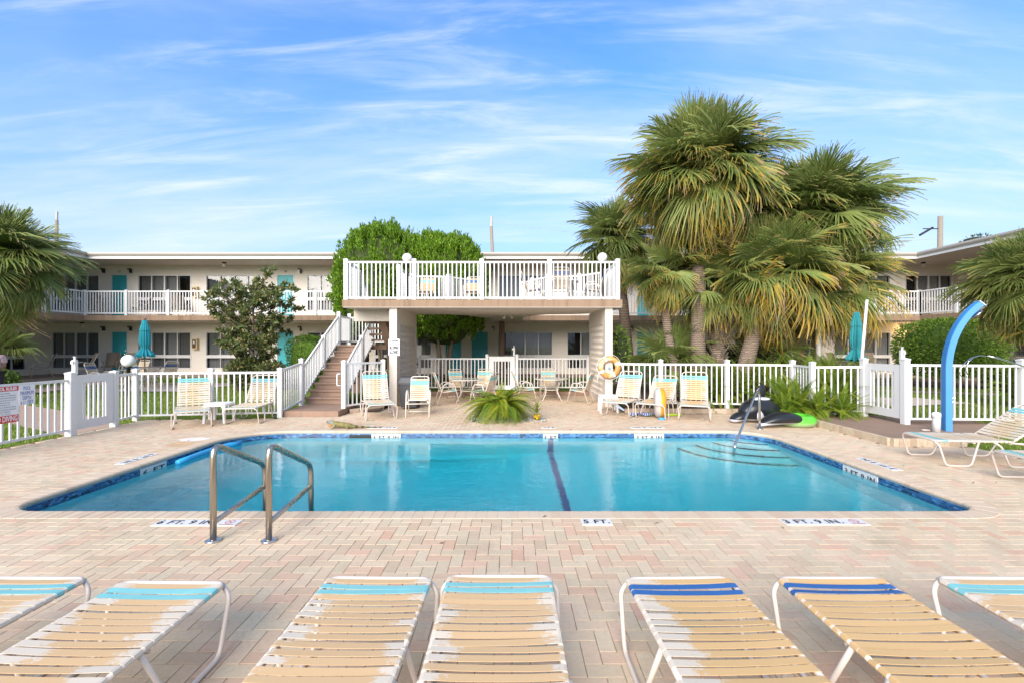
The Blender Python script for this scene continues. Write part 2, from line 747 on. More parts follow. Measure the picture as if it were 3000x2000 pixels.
def leaf_mat(name, stops, rand='island', rough=0.5, trans=0.25, spec=0.3):
    t = NT(name)
    r = t.island() if rand == 'island' else t.objrand()
    c = t.colramp(r, stops)
    p = t.bsdf(c, rough, 0, None, spec)
    tr = t.n('ShaderNodeBsdfTranslucent')
    t.set(tr.inputs[0], c)
    mx = t.n('ShaderNodeMixShader')
    mx.inputs[0].default_value = trans
    t.t.links.new(p.outputs[0], mx.inputs[1])
    t.t.links.new(tr.outputs[0], mx.inputs[2])
    t.t.links.new(mx.outputs[0], t.out.inputs[0])
    return t.m


M['grass'] = leaf_mat('grass_blade', [(0, (0.13, 0.20, 0.02)), (0.5, (0.20, 0.28, 0.035)), (0.85, (0.25, 0.32, 0.055)), (1, (0.32, 0.31, 0.10))])
M['thuja'] = leaf_mat('arborvitae_spray', [(0, (0.07, 0.15, 0.008)), (0.5, (0.12, 0.235, 0.012)), (0.85, (0.18, 0.31, 0.018)), (1, (0.25, 0.37, 0.03))])
M['magnolia'] = leaf_mat('magnolia_leaf', [(0, (0.07, 0.11, 0.035)), (0.45, (0.12, 0.165, 0.05)), (0.7, (0.18, 0.21, 0.075)), (0.86, (0.25, 0.17, 0.075)), (1, (0.33, 0.33, 0.12))], rough=0.38)
M['hedge'] = leaf_mat('hedge_leaf', [(0, (0.05, 0.11, 0.010)), (0.5, (0.09, 0.17, 0.018)), (1, (0.16, 0.26, 0.03))])
M['bush'] = leaf_mat('bush_leaf', [(0, (0.09, 0.17, 0.02)), (0.5, (0.15, 0.26, 0.03)), (1, (0.26, 0.37, 0.05))])
M['variegated'] = leaf_mat('variegated_leaf', [(0, (0.05, 0.09, 0.03)), (0.5, (0.16, 0.20, 0.09)), (1, (0.38, 0.36, 0.24))])
M['fern'] = leaf_mat('fern_frond', [(0, (0.11, 0.19, 0.015)), (0.6, (0.18, 0.27, 0.022)), (1, (0.29, 0.33, 0.035))], rand='obj')
M['cycad'] = leaf_mat('cycad_frond', [(0, (0.11, 0.19, 0.015)), (0.6, (0.19, 0.27, 0.02)), (1, (0.32, 0.33, 0.025))], rand='obj', rough=0.35)
M['bromeliad'] = leaf_mat('bromeliad_leaf', [(0, (0.12, 0.20, 0.02)), (1, (0.34, 0.36, 0.06))], rand='obj', rough=0.4)
M['burgundy'] = leaf_mat('burgundy_leaf', [(0, (0.03, 0.008, 0.012)), (1, (0.07, 0.015, 0.025))], rand='obj')


def frond_mat():
    """Fan palm leaf: object colour red = age (yellow and brown tips grow with it); vertex attribute t runs from hilt to tip."""
    t = NT('palm_frond')
    at_ = t.n('ShaderNodeAttribute')
    at_.attribute_name = 't'
    oi = t.n('ShaderNodeObjectInfo')
    sp = t.n('ShaderNodeSeparateColor')
    t.set(sp.inputs[0], oi.outputs['Color'])
    age = sp.outputs[0]
    dead = sp.outputs[1]
    rnd = t.island()
    n = t.math('ADD', at_.outputs['Fac'], t.math('MULTIPLY', t.math('SUBTRACT', rnd, 0.5), 0.5))
    g = t.colramp(oi.outputs['Random'], [(0, (0.12, 0.175, 0.04)), (0.4, (0.175, 0.235, 0.055)), (0.8, (0.235, 0.295, 0.075)), (1, (0.29, 0.33, 0.10))])
    g = t.mix(t.ramp(rnd, 0, 1, 0.0, 0.45), g, (0.24, 0.27, 0.09))
    tip = t.ramp(n, t.math('SUBTRACT', 1.15, t.math('MULTIPLY', age, 0.95)), t.math('SUBTRACT', 1.45, t.math('MULTIPLY', age, 0.95)))
    yel = t.mix(rnd, (0.52, 0.29, 0.03), (0.42, 0.33, 0.06))
    c = t.mix(tip, g, yel)
    brown = t.ramp(t.math('ADD', n, t.math('MULTIPLY', age, 0.25)), 1.05, 1.3)
    c = t.mix(brown, c, (0.33, 0.23, 0.13))
    c = t.mix(dead, c, (0.26, 0.18, 0.10))
    p = t.bsdf(c, 0.45, 0, None, 0.35)
    tr = t.n('ShaderNodeBsdfTranslucent')
    t.set(tr.inputs[0], c)
    mx = t.n('ShaderNodeMixShader')
    mx.inputs[0].default_value = 0.30
    t.t.links.new(p.outputs[0], mx.inputs[1])
    t.t.links.new(tr.outputs[0], mx.inputs[2])
    t.t.links.new(mx.outputs[0], t.out.inputs[0])
    return t.m


M['frond'] = frond_mat()


def trunk_mat():
    t = NT('palm_trunk')
    wp = t.worldpos()
    w = t.n('ShaderNodeTexWave', wave_type='BANDS', bands_direction='Z')
    w.inputs['Scale'].default_value = 5.5
    w.inputs['Distortion'].default_value = 3.5
    w.inputs['Detail'].default_value = 4
    w.inputs['Detail Scale'].default_value = 2.5
    t.set(w.inputs['Vector'], wp)
    f = t.noise(30, 4, 0.7, t.mapping(wp, (1, 1, 0.25)))
    c = t.mix(w.outputs['Fac'], (0.155, 0.11, 0.08), (0.33, 0.255, 0.19))
    c = t.mix(t.ramp(f, 0.3, 0.7, 0, 0.5), c, (0.20, 0.155, 0.12))
    h = t.math('ADD', w.outputs['Fac'], t.math('MULTIPLY', f, 0.6))
    t.bsdf(c, 0.95, 0, t.bump(h, 0.8, 0.03), 0.1)
    return t.m


M['trunk'] = trunk_mat()
M['bark'] = simple('bark', (0.17, 0.135, 0.10), 0.95, var=0.3, scale=20, bump=0.5, bscale=40)
M['wood_pole'] = simple('weathered_pole', (0.26, 0.22, 0.17), 0.95, var=0.25, scale=12)
M['mulch'] = simple('mulch', (0.10, 0.065, 0.04), 0.95, var=0.6, scale=28, bump=0.9, bscale=50)
M['canvas'] = simple('teal_canvas', (0.05, 0.46, 0.52), 0.8, var=0.1, scale=4)
M['canvas_dark'] = simple('dark_teal_canvas', (0.02, 0.23, 0.25), 0.8, var=0.12, scale=4)
M['red'] = simple('sign_red', (0.58, 0.03, 0.03), 0.5, var=0.03)
M['sign_white'] = simple('sign_white', (0.80, 0.80, 0.80), 0.4, var=0.02)
M['ink_black'] = simple('ink_black', (0.02, 0.02, 0.02), 0.6)
M['ink_blue'] = simple('ink_blue', (0.05, 0.11, 0.38), 0.6)
M['ink_grey'] = simple('ink_grey_blue', (0.26, 0.28, 0.36), 0.6)
M['ink_red'] = simple('ink_red', (0.42, 0.03, 0.05), 0.6)
# ------------------------------------------------------------------ ground, lawn, paths
def gz(x, y):
    """Height of the lawn: level beside the deck, rising gently to the building."""
    if x > 7.95:
        if y < 7.6:
            return -0.035
        if y < 9.0:
            return -0.035 + 0.105 * (y - 7.6) / 1.4
        return min(0.32, 0.07 + 0.25 * (y - 9.0) / 11.0)
    if y < 11.0:
        return -0.035
    return min(0.32, -0.035 + 0.355 * (y - 11.0) / 9.0)


g = MB()


def patch(x0, x1, ys, zf):
    for a, b in zip(ys, ys[1:]):
        g.poly([(x0, a, zf(a)), (x1, a, zf(a)), (x1, b, zf(b)), (x0, b, zf(b))])


for xs in ((-600, -60), (-60, -7.0), ):
    patch(*xs, [-300, -1, 4, 9.9, 11, 20, 60, 900], lambda y: gz(-10, y))
patch(-7.0, 6.5, [-300, -1, 4.0], lambda y: -0.035)
patch(6.5, 7.95, [-300, -1, 4.0, 9.9, 11.0], lambda y: -0.035)
patch(-7.0, -4.3, [9.9, 11, 20, 60, 900], lambda y: gz(-5, y))
patch(-4.3, 3.05, [9.9, 15.85], lambda y: -0.035)
patch(-4.3, 3.05, [15.86, 20, 60, 900], lambda y: 0.165 if y < 16 else 0.32)
patch(3.05, 6.5, [9.9, 11.0, 20, 60, 900], lambda y: gz(5, y))
patch(6.5, 7.95, [11.0, 20, 60, 900], lambda y: gz(5, y))
for xs in ((7.95, 60), (60, 600)):
    patch(*xs, [-300, -1, 7.6, 9.0, 20, 60, 900], lambda y: gz(10, y))
struct('ground', g, M['lawn'])


def sheet(name, poly, dz, mat, n=1):
    mb = MB()
    mb.poly([(x, y, gz(x, y) + dz) for x, y in poly])
    return struct(name, mb, mat)


def strip_path(name, x0, x1, y0, y1, dz, mat):
    mb = MB()
    xs = np.linspace(x0, x1, 13)
    ys = np.linspace(y0, y1, 7)
    for a, b in zip(xs, xs[1:]):
        for c, d in zip(ys, ys[1:]):
            mb.poly([(a, c, gz(x0 + .01, c) + dz), (b, c, gz(x0 + .01, c) + dz), (b, d, gz(x0 + .01, d) + dz), (a, d, gz(x0 + .01, d) + dz)])
    return struct(name, mb, mat)


def ribbon(name, a, b, dz, mat):
    """Path between two polylines with equal numbers of points."""
    mb = MB()
    for i in range(len(a) - 1):
        for k in range(4):
            def L(p, q, t):
                return (p[0] + (q[0] - p[0]) * t, p[1] + (q[1] - p[1]) * t)
            q0, q1 = L(a[i], a[i + 1], k / 4), L(a[i], a[i + 1], (k + 1) / 4)
            r0, r1 = L(b[i], b[i + 1], k / 4), L(b[i], b[i + 1], (k + 1) / 4)
            mb.poly([(x, y, gz(x, y) + dz) for x, y in (q0, q1, r1, r0)])
    return struct(name, mb, mat)


ribbon('gate_path', [(-8.62, 8.85), (-10.6, 9.9), (-12.6, 11.0), (-15.5, 12.3), (-24, 13.2)], [(-8.62, 9.9), (-10.2, 11.2), (-12.4, 12.3), (-15.3, 13.6), (-24, 14.6)], 0.016, M['path'])
ribbon('cross_path', [(-17.2, 13.6), (-17.3, 20.2)], [(-16.0, 13.4), (-15.9, 20.2)], 0.020, M['path'])
ribbon('lawn_path', [(-15.95, 17.5), (-5.9, 17.5)], [(-15.95, 18.1), (-5.9, 18.1)], 0.016, M['path'])
ribbon('patio_pad', [(-13.6, 15.6), (-11.4, 15.6)], [(-14.6, 17.35), (-10.6, 17.35)], 0.03, M['stone_pad'])
ribbon('garden_path', [(8.4, 15.6), (12.0, 15.2), (16.5, 13.6), (20, 11.6)], [(8.4, 16.2), (12.2, 15.8), (17.0, 14.2), (20.6, 12.3)], 0.016, M['path'])
ribbon('stepping_pad', [(9.6, 11.8), (12.6, 12.4)], [(9.4, 13.6), (12.0, 13.5)], 0.03, M['stone_pad'])
ribbon('courtyard_walk', [(-3.4, 17.6), (9.0, 17.6)], [(-3.4, 18.3), (9.0, 18.3)], 0.02, M['path'])
# planted strips of bark mulch
ribbon('mulch_bed', [(3.0, 11.82), (6.6, 11.75)], [(3.0, 16.6), (9.0, 16.6)], 0.09, M['mulch'])
ribbon('mulch_bed', [(9.5, 17.4), (20.0, 15.6)], [(9.5, 19.6), (20.0, 19.6)], 0.03, M['mulch'])
ribbon('mulch_bed', [(-4.3, 11.9), (-3.5, 11.9)], [(-4.3, 16.0), (-3.5, 16.0)], 0.05, M['mulch'])

# ------------------------------------------------------------------ pool outline
PX0, PX1, PY0, PY1 = -5.45, 5.05, 4.85, 9.34
RAD = {'fl': 0.36, 'fr': 0.30, 'br': 0.75, 'bl': 1.0}
WATER_Z = -0.133


def outline(off, step=0.02):
    """Closed rounded outline (counter-clockwise), moved outwards by off; returns points and outward normals."""
    pts = []
    corners = [(PX1, PY0, RAD['fr'], -90), (PX1, PY1, RAD['br'], 0), (PX0, PY1, RAD['bl'], 90), (PX0, PY0, RAD['fl'], 180)]
    sg = [(-1, 1), (-1, -1), (1, -1), (1, 1)]
    for (x, y, r, a0), (sx, sy) in zip(corners, sg):
        cxx, cyy = x + sx * r, y + sy * r
        n = 14
        for k in range(n + 1):
            a = R(a0 + 90.0 * k / n)
            pts.append((cxx + (r + off) * math.cos(a), cyy + (r + off) * math.sin(a), math.cos(a), math.sin(a)))
    return pts


def inside_pool(x, y, off=0.0):
    x0, x1, y0, y1 = PX0 - off, PX1 + off, PY0 - off, PY1 + off
    if not (x0 < x < x1 and y0 < y < y1):
        return False
    for (cx_, cy_, r, sx, sy) in ((PX1, PY0, RAD['fr'], -1, 1), (PX1, PY1, RAD['br'], -1, -1), (PX0, PY1, RAD['bl'], 1, -1), (PX0, PY0, RAD['fl'], 1, 1)):
        ux, uy = cx_ + sx * r, cy_ + sy * r
        if (x - ux) * sx < 0 and (y - uy) * sy < 0:
            return math.hypot(x - ux, y - uy) < r + off
    return True


M['resin_lid'] = simple('lid_white', (0.74, 0.73, 0.71), 0.5)
# ------------------------------------------------------------------ pool deck: sand bed, herringbone pavers
bed = MB()
bed.bb(-8.75, -5.58, -1.2, 10.85, -0.12, -0.013)
bed.bb(-5.58, 5.18, -1.2, 4.72, -0.12, -0.0135)
bed.bb(5.18, 7.95, -1.2, 11.75, -0.12, -0.013)
bed.bb(-5.58, 5.18, 9.47, 11.75, -0.12, -0.0135)
bed.bb(-3.55, 2.95, 11.75, 15.84, -0.12, -0.013)
deck = struct('pool_deck', bed, M['joint_sand'])

DECK_POLY = [(-8.55, -1.2), (7.93, -1.2), (7.93, 7.9), (6.6, 7.9), (6.6, 10.0), (6.75, 11.7), (2.9, 11.7), (2.9, 15.78), (-3.5, 15.78), (-3.5, 12.35), (-4.25, 11.75), (-4.25, 11.2), (-5.6, 11.2), (-5.62, 10.95), (-8.65, 10.7), (-8.62, 9.9)]


def in_poly(x, y, poly):
    r = False
    j = len(poly) - 1
    for i in range(len(poly)):
        xi, yi = poly[i][0], poly[i][1]
        xj, yj = poly[j][0], poly[j][1]
        if (yi > y) != (yj > y) and x < (xj - xi) * (y - yi) / (yj - yi) + xi:
            r = not r
        j = i
    return r


LOUNGER_X = [(-3.18, -2.50), (-2.30, -1.66), (-1.10, -0.47), (-0.40, 0.25), (0.67, 1.30), (1.58, 2.20), (2.52, 3.16)]
BW = 0.1005
GAP = 0.0016
PLANTER = (-1.02, 0.82, 10.55, 11.15)             # the pebble square with the cycad


def paver_geo(L, W):
    hx, hy, c = L / 2 - GAP, W / 2 - GAP, 0.0022
    v = [(-hx, -hy, -0.03), (hx, -hy, -0.03), (hx, hy, -0.03), (-hx, hy, -0.03),
         (-hx, -hy, -c), (hx, -hy, -c), (hx, hy, -c), (-hx, hy, -c),
         (-hx + c, -hy + c, 0), (hx - c, -hy + c, 0), (hx - c, hy - c, 0), (-hx + c, hy - c, 0)]
    f = [(8, 9, 10, 11)]
    for i in range(4):
        j = (i + 1) % 4
        f += [(i, j, j + 4, i + 4), (i + 4, j + 4, j + 8, i + 8)]
    return np.array(v), np.array(f)


pv, pf = paver_geo(2 * BW, BW)
pme = npmesh('paver', pv, pf, M['paver'])
cand = []
ni, nj = int(18 / BW), int(18 / BW)
for i in range(-ni // 2, ni // 2):
    for j in range(-14, nj):
        k = (i - j) % 4
        if k == 0:
            cx_, cy_, rot = (i + 1) * BW, (j + 0.5) * BW, 0
            hw, hh = BW, BW / 2
        elif k == 3:
            cx_, cy_, rot = (i + 0.5) * BW, (j + 1) * BW, 1
            hw, hh = BW / 2, BW
        else:
            continue
        if not in_poly(cx_, cy_, DECK_POLY):
            continue
        if any(inside_pool(cx_ + sx * hw, cy_ + sy * hh, 0.045) for sx in (-1, 1) for sy in (-1, 1)):
            continue
        if PLANTER[0] < cx_ < PLANTER[1] and PLANTER[2] < cy_ < PLANTER[3]:
            continue
        cand.append((cx_, cy_, rot))


def paver_shows(c):
    x, y, _ = c
    if y < 1.9:
        return None
    px, py = 1500 + x / y * FOC, HOR + CAMH / y * FOC
    if not (0 < px < 3000 and py < 1996):
        return None
    k = 1.39 / 1.76
    if k * y < 2.72 and any(a - 0.02 < x * k < b + 0.02 for a, b in LOUNGER_X):
        return None
    if inside_pool(x, y, 0.22):
        return None
    return y * y


scored = sorted((paver_shows(c), i) for i, c in enumerate(cand) if paver_shows(c) is not None)
single = {i for _, i in scored[:300]}
massV, massF, nb = [], [], 0
for i, (x, y, rot) in enumerate(cand):
    dz = rng.normal(0, 0.0007)
    tx, ty = rng.normal(0, 0.0025, 2)
    rz = (math.pi / 2 if rot else 0) + rng.normal(0, 0.006)
    if i in single:
        m = Matrix.Translation((x, y, dz)) @ Euler((tx, ty, rz)).to_matrix().to_4x4()
        inst('paver', pme, deck, None, m)
    else:
        c, s = math.cos(rz), math.sin(rz)
        q = pv.copy()
        q[:, 2] += dz + pv[:, 0] * ty + pv[:, 1] * tx
        qx, qy = q[:, 0] * c - q[:, 1] * s + x, q[:, 0] * s + q[:, 1] * c + y
        massV.append(np.stack([qx, qy, q[:, 2]], 1))
        massF.append(pf + nb * 12)
        nb += 1
o = inst('paver_field', npmesh('paver_field', np.concatenate(massV), np.concatenate(massF), M['paver_mass']), deck)
o['kind'] = 'stuff'

MB().lathe([(0.0001, 0.004), (0.135, 0.004), (0.135, -0.01)], 24, (-3.09, 9.80, 0)).build('skimmer_lid', M['resin_lid'], deck)

# ------------------------------------------------------------------ swimming pool
def floor_z(x):
    t = min(1.0, max(0.0, (x + 3.2) / 6.4))
    t = t * t * (3 - 2 * t)
    return -2.05 + t * 0.85


shell = MB()
o0 = outline(0.018)
N = len(o0)
levels = [(-0.215, 0.0), (-0.5, 0.0), (-0.9, 0.0)]
b0 = len(shell.v)
for z, off in levels:
    for (x, y, nx, ny) in o0:
        shell.v.append((x, y, z))
for (x, y, nx, ny) in o0:
    shell.v.append((x, y, floor_z(x) + 0.14))
for (x, y, nx, ny) in o0:
    shell.v.append((x - nx * 0.14, y - ny * 0.14, floor_z(x)))
for l in range(len(levels) + 1):
    for i in range(N):
        j = (i + 1) % N
        shell.f.append((b0 + l * N + i, b0 + (l + 1) * N + i, b0 + (l + 1) * N + j, b0 + l * N + j))
# sloping floor, as strips between the near and the far wall
xs = np.linspace(PX0 - 0.02, PX1 + 0.02, 44)


def y_span(x):
    ys = [y for y in np.linspace(PY0 - 0.02, PY1 + 0.02, 300) if inside_pool(x, y, 0.018 - 0.10)]
    return (min(ys), max(ys)) if ys else None


prev = None
for x in xs:
    sp_ = y_span(min(max(x, PX0 + 0.101), PX1 - 0.101))
    if sp_ is None:
        continue
    row = (x, sp_[0] - 0.12, sp_[1] + 0.12)
    if prev is not None:
        z0, z1 = floor_z(prev[0]) + 0.002, floor_z(x) + 0.002
        shell.poly([(prev[0], prev[1], z0), (x, row[1], z1), (x, row[2], z1), (prev[0], prev[2], z0)])
    prev = row
pool = struct('swimming_pool', shell, M['plaster'])
pool['kind'] = 'structure'

gr = MB()
og = outline(0.016)
for z in (-0.045, -0.216):
    for (x, y, nx, ny) in og:
        gr.v.append((x, y, z))
for i in range(N):
    j = (i + 1) % N
    gr.f.append((i, N + i, N + j, j))
gr.build('grout_band', M['grout'], pool)

# arc-length walk along the outline
P2 = np.array([(p[0], p[1]) for p in outline(0.0)])
NRM = np.array([(p[2], p[3]) for p in outline(0.0)])
seg = np.linalg.norm(np.roll(P2, -1, 0) - P2, axis=1)
cum = np.concatenate([[0], np.cumsum(seg)])
PER = cum[-1]


def walk(s):
    s = s % PER
    i = int(np.searchsorted(cum, s, 'right') - 1)
    i = min(i, len(P2) - 1)
    j = (i + 1) % len(P2)
    t = (s - cum[i]) / max(seg[i], 1e-9)
    p = P2[i] * (1 - t) + P2[j] * t
    n = NRM[i] * (1 - t) + NRM[j] * t
    n /= np.linalg.norm(n)
    return p, n


tv, tf = [], []
rows, tw, th = 6, 0.0515, 0.0255
nt = int(PER / tw)
tw = PER / nt
k = 0
for r in range(rows):
    z1 = -0.062 - r * th
    z0 = z1 - th + 0.003
    for i in range(nt):
        s0 = i * tw + (tw / 2 if r % 2 else 0)
        (p, n), (q, m) = walk(s0 + 0.0016), walk(s0 + tw - 0.0016)
        a, b = p + n * 0.012, q + m * 0.012
        c, d = p + n * 0.018, q + m * 0.018
        tv += [(a[0], a[1], z0), (b[0], b[1], z0), (b[0], b[1], z1), (a[0], a[1], z1), (c[0], c[1], z0), (d[0], d[1], z0), (d[0], d[1], z1), (c[0], c[1], z1)]
        tf += [(k, k + 3, k + 2, k + 1), (k + 3, k + 7, k + 6, k + 2), (k, k + 1, k + 5, k + 4), (k, k + 4, k + 7, k + 3), (k + 1, k + 2, k + 6, k + 5)]
        k += 8
o = inst('waterline_tile', npmesh('waterline_tile', tv, tf, M['tile']), pool)
o['kind'] = 'stuff'

# bullnose coping bricks, each its own piece on a mortar bed
prof = [(0.232, -0.05), (0.232, 0.003), (0.228, 0.006), (0.05, 0.006), (0.022, 0.002), (0.006, -0.010), (0.0, -0.027), (0.006, -0.046), (0.022, -0.056), (0.05, -0.058)]
cw = 0.1085
nc = int(PER / cw)
cw = PER / nc
straight = None
for i in range(nc):
    s0, s1 = i * cw + 0.004, (i + 1) * cw - 0.004
    (p, n), (q, m) = walk(s0), walk(s1)
    if abs(float(n @ m)) > 0.99999:
        if straight is None:
            mb = MB()
            L = s1 - s0
            for xx in (-L / 2, L / 2):
                for (d, z) in prof:
                    mb.v.append((xx, d, z))
            K = len(prof)
            for a in range(K):
                b = (a + 1) % K
                mb.f.append((a, b, K + b, K + a))
            mb.f.append(tuple(range(K - 1, -1, -1)))
            mb.f.append(tuple(range(K, 2 * K)))
            straight = mb.mesh('coping_brick', M['coping'])
        mid = (p + q) / 2
        ang = math.atan2(n[1], n[0]) - math.pi / 2
        inst('coping_brick', straight, pool, None, Matrix.Translation((mid[0], mid[1], rng.normal(0, 0.0005))) @ Matrix.Rotation(ang, 4, 'Z'))
    else:
        mb = MB()
        for (pp, nn) in ((p, n), (q, m)):
            for (d, z) in prof:
                mb.v.append((pp[0] + nn[0] * d, pp[1] + nn[1] * d, z))
        K = len(prof)
        for a in range(K):
            b = (a + 1) % K
            mb.f.append((a, K + a, K + b, b))
        mb.f.append(tuple(range(K)))
        mb.f.append(tuple(range(2 * K - 1, K - 1, -1)))
        mb.build('coping_brick', M['coping'], pool)
mo = MB()
mp = [(0.226, -0.06), (0.226, 0.0025), (0.05, 0.0028), (0.022, -0.001), (0.008, -0.011), (0.003, -0.027), (0.008, -0.044), (0.022, -0.052), (0.1, -0.06)]
ring = [(walk(s)) for s in np.linspace(0, PER, 420, endpoint=False)]
for (p, n) in ring:
    for d, z in mp:
        mo.v.append((p[0] + n[0] * d, p[1] + n[1] * d, z))
K = len(mp)
for i in range(420):
    j = (i + 1) % 420
    for a in range(K - 1):
        mo.f.append((i * K + a, j * K + a, j * K + a + 1, i * K + a + 1))
mo.build('mortar_bed', M['mortar'], pool)

# depth stripe at five feet, down the far wall, across the floor
st = MB()
sx0, sx1 = 0.74, 0.85
zf = floor_z(0.8)
yb = PY1 + 0.018 - 0.004
st.poly([(sx0, yb, -0.215), (sx1, yb, -0.215), (sx1, yb, zf + 0.14), (sx0, yb, zf + 0.14)])
st.poly([(sx0, yb, zf + 0.14), (sx1, yb, zf + 0.14), (sx1, yb - 0.14, floor_z(sx1) + 0.008), (sx0, yb - 0.14, floor_z(sx0) + 0.008)])
st.poly([(sx0, yb - 0.14, floor_z(sx0) + 0.008), (sx1, yb - 0.14, floor_z(sx1) + 0.008), (sx1, PY0 + 0.13, floor_z(sx1) + 0.008), (sx0, PY0 + 0.13, floor_z(sx0) + 0.008)])
st.build('depth_stripe', M['stripe'], pool)

# quarter-round entry steps in the far corner, with dark nosing tiles
for k, (ra, rb, z) in enumerate(((1.72, 1.42, -1.02), (1.36, 1.10, -0.80), (1.00, 0.80, -0.58), (0.66, 0.52, -0.36))):
    poly = []
    pts = []
    cxx, cyy = PX1 + 0.05, PY1 + 0.05
    for i in range(25):
        a = R(180 + 90.0 * i / 24)
        pts.append((cxx + ra * math.cos(a), cyy + rb * math.sin(a)))
    poly = pts + [(cxx, cyy)]
    sm = MB().prism(poly, -1.6, z)
    stp = sm.build('entry_step', M['step_plaster'], pool)
    nb_ = MB()
    for (x0, y0), (x1, y1) in zip(pts[1:], pts[2:]):
        dx, dy = cxx - x0, cyy - y0
        l = math.hypot(dx, dy)
        ux, uy = dx / l * 0.05, dy / l * 0.05
        nb_.poly([(x0, y0, z + 0.004), (x1, y1, z + 0.004), (x1 + ux, y1 + uy, z + 0.004), (x0 + ux, y0 + uy, z + 0.004)])
        nb_.poly([(x0 - ux * .05, y0 - uy * .05, z - 0.04), (x1 - ux * .05, y1 - uy * .05, z - 0.04), (x1 - ux * .05, y1 - uy * .05, z + 0.004), (x0 - ux * .05, y0 - uy * .05, z + 0.004)])
    nb_.build('step_nosing', M['ink_black'], stp)

# skimmer mouth in the far wall
sk = MB()
skx0, skx1, sky_ = X(1023, 9.34), X(1088, 9.34), PY1 + 0.011
sk.bb(skx0, skx1, sky_ - 0.004, sky_ + 0.01, -0.205, -0.083)
sk.build('skimmer_mouth', M['ink_black'], pool)

# water: a closed body whose sides and bottom lie inside the shell
wb = MB()
ow = outline(0.017)
zt, zb = WATER_Z, -2.6
for (x, y, nx, ny) in ow:
    wb.v.append((x, y, zt))
for (x, y, nx, ny) in ow:
    wb.v.append((x + nx * 0.03, y + ny * 0.03, zt - 0.03))
for (x, y, nx, ny) in ow:
    wb.v.append((x + nx * 0.03, y + ny * 0.03, zb))
wb.f.append(tuple(range(N)))
for l in range(2):
    for i in range(N):
        j = (i + 1) % N
        wb.f.append((l * N + i, (l + 1) * N + i, (l + 1) * N + j, l * N + j))
wb.f.append(tuple(2 * N + i for i in reversed(range(N))))
struct('water', wb, M['water'])

# ------------------------------------------------------------------ raised brown platform with a brick edge
pl = MB()
pl.prism([(6.66, 7.98), (7.85, 7.98), (9.9, 8.9), (9.9, 9.8), (8.2, 10.7), (6.66, 10.7)], -0.1, 0.128)
plat = struct('raised_platform', pl, M['deck_brown'])
bm_ = MB().box((0, 0, 0.066), (0.094, 0.072, 0.138)).mesh('edge_brick', None)


def edge_mat():
    t = NT('edge_brick')
    c = t.colramp(t.objrand(), [(0, (0.50, 0.40, 0.27)), (0.4, (0.58, 0.47, 0.33)), (0.7, (0.44, 0.33, 0.22)), (1, (0.54, 0.41, 0.30))])
    n = t.noise(14, 4, 0.6, t.worldpos())
    t.bsdf(t.mix(t.ramp(n, 0.4, 0.8, 0, 0.35), c, (0.28, 0.2, 0.13)), 0.9)
    return t.m


M['edge_brick'] = edge_mat()
bm_.materials.append(M['edge_brick'])
for i in range(13):
    inst('edge_brick', bm_, plat, None, T(6.63 + 0.05 + i * 0.0985, 7.94, 0, 0))
for i in range(26):
    inst('edge_brick', bm_, plat, None, T(6.62, 8.03 + i * 0.0985, 0, R(90)))

# low kerbs of planting beds (single course of brick)
def kerb(name, p0, p1, label, h=0.12, n=None):
    p0, p1 = Vector((*p0, 0)), Vector((*p1, 0))
    L = (p1 - p0).length
    n = n or max(1, int(L / 0.21))
    w = L / n
    e = empty(name, p0, 0, label, 'kerb')
    a = math.atan2(p1.y - p0.y, p1.x - p0.x)
    e.rotation_euler = (0, 0, a)
    me = MB().box((w / 2, 0, h / 2), (w - 0.006, 0.1, h)).mesh('kerb_brick', M['kerb'])
    for i in range(n):
        inst('kerb_brick', me, e, None, T(i * w, rng.normal(0, 0.003), rng.normal(0, 0.002)))
    return e


def kerb_mat():
    t = NT('kerb_brick')
    c = t.colramp(t.objrand(), [(0, (0.47, 0.36, 0.27)), (0.5, (0.52, 0.41, 0.31)), (1, (0.44, 0.34, 0.25))])
    t.bsdf(t.mix(t.ramp(t.noise(12, 4, 0.6, t.worldpos()), 0.4, 0.8, 0, 0.4), c, (0.27, 0.2, 0.14)), 0.9)
    return t.m


M['kerb'] = kerb_mat()
kerb('planting_kerb', (2.92, 11.8), (6.6, 11.72), 'low brick kerb along the fern bed beneath the white fence')
kerb('planting_kerb', (-4.2, 11.8), (-3.52, 12.45), 'short brick kerb beside the foot of the brown stairs', 0.10)
# ------------------------------------------------------------------ text
_txt = {}


def text_mesh(body, size, mat, ext=0.0015, bold=0.0, spacing=1.0, sx=1.0):
    key = (body, size, mat.name, ext, bold, spacing, sx)
    if key in _txt:
        return _txt[key]
    cu = bpy.data.curves.new('lettering', 'FONT')
    cu.body = body
    cu.size = size
    cu.extrude = ext
    cu.offset = bold
    cu.align_x = 'CENTER'
    cu.align_y = 'CENTER'
    cu.space_character = spacing
    cu.resolution_u = 3
    o = bpy.data.objects.new('lettering', cu)
    col.objects.link(o)
    dg = bpy.context.evaluated_depsgraph_get()
    me = bpy.data.meshes.new_from_object(o.evaluated_get(dg))
    bpy.data.objects.remove(o)
    bpy.data.curves.remove(cu)
    if sx != 1.0:
        me.transform(Matrix.Diagonal((sx, 1, 1, 1)))
    me.materials.clear()
    me.materials.append(mat)
    me.name = 'lettering'
    _txt[key] = me
    return me


# ------------------------------------------------------------------ railings and fences
_cache = {}


def boxmesh(name, size, mat, base=True):
    k = (name, tuple(round(s, 4) for s in size), mat.name, base)
    if k not in _cache:
        _cache[k] = MB().box((0, 0, size[2] / 2 if base else 0), size).mesh(name, mat)
    return _cache[k]


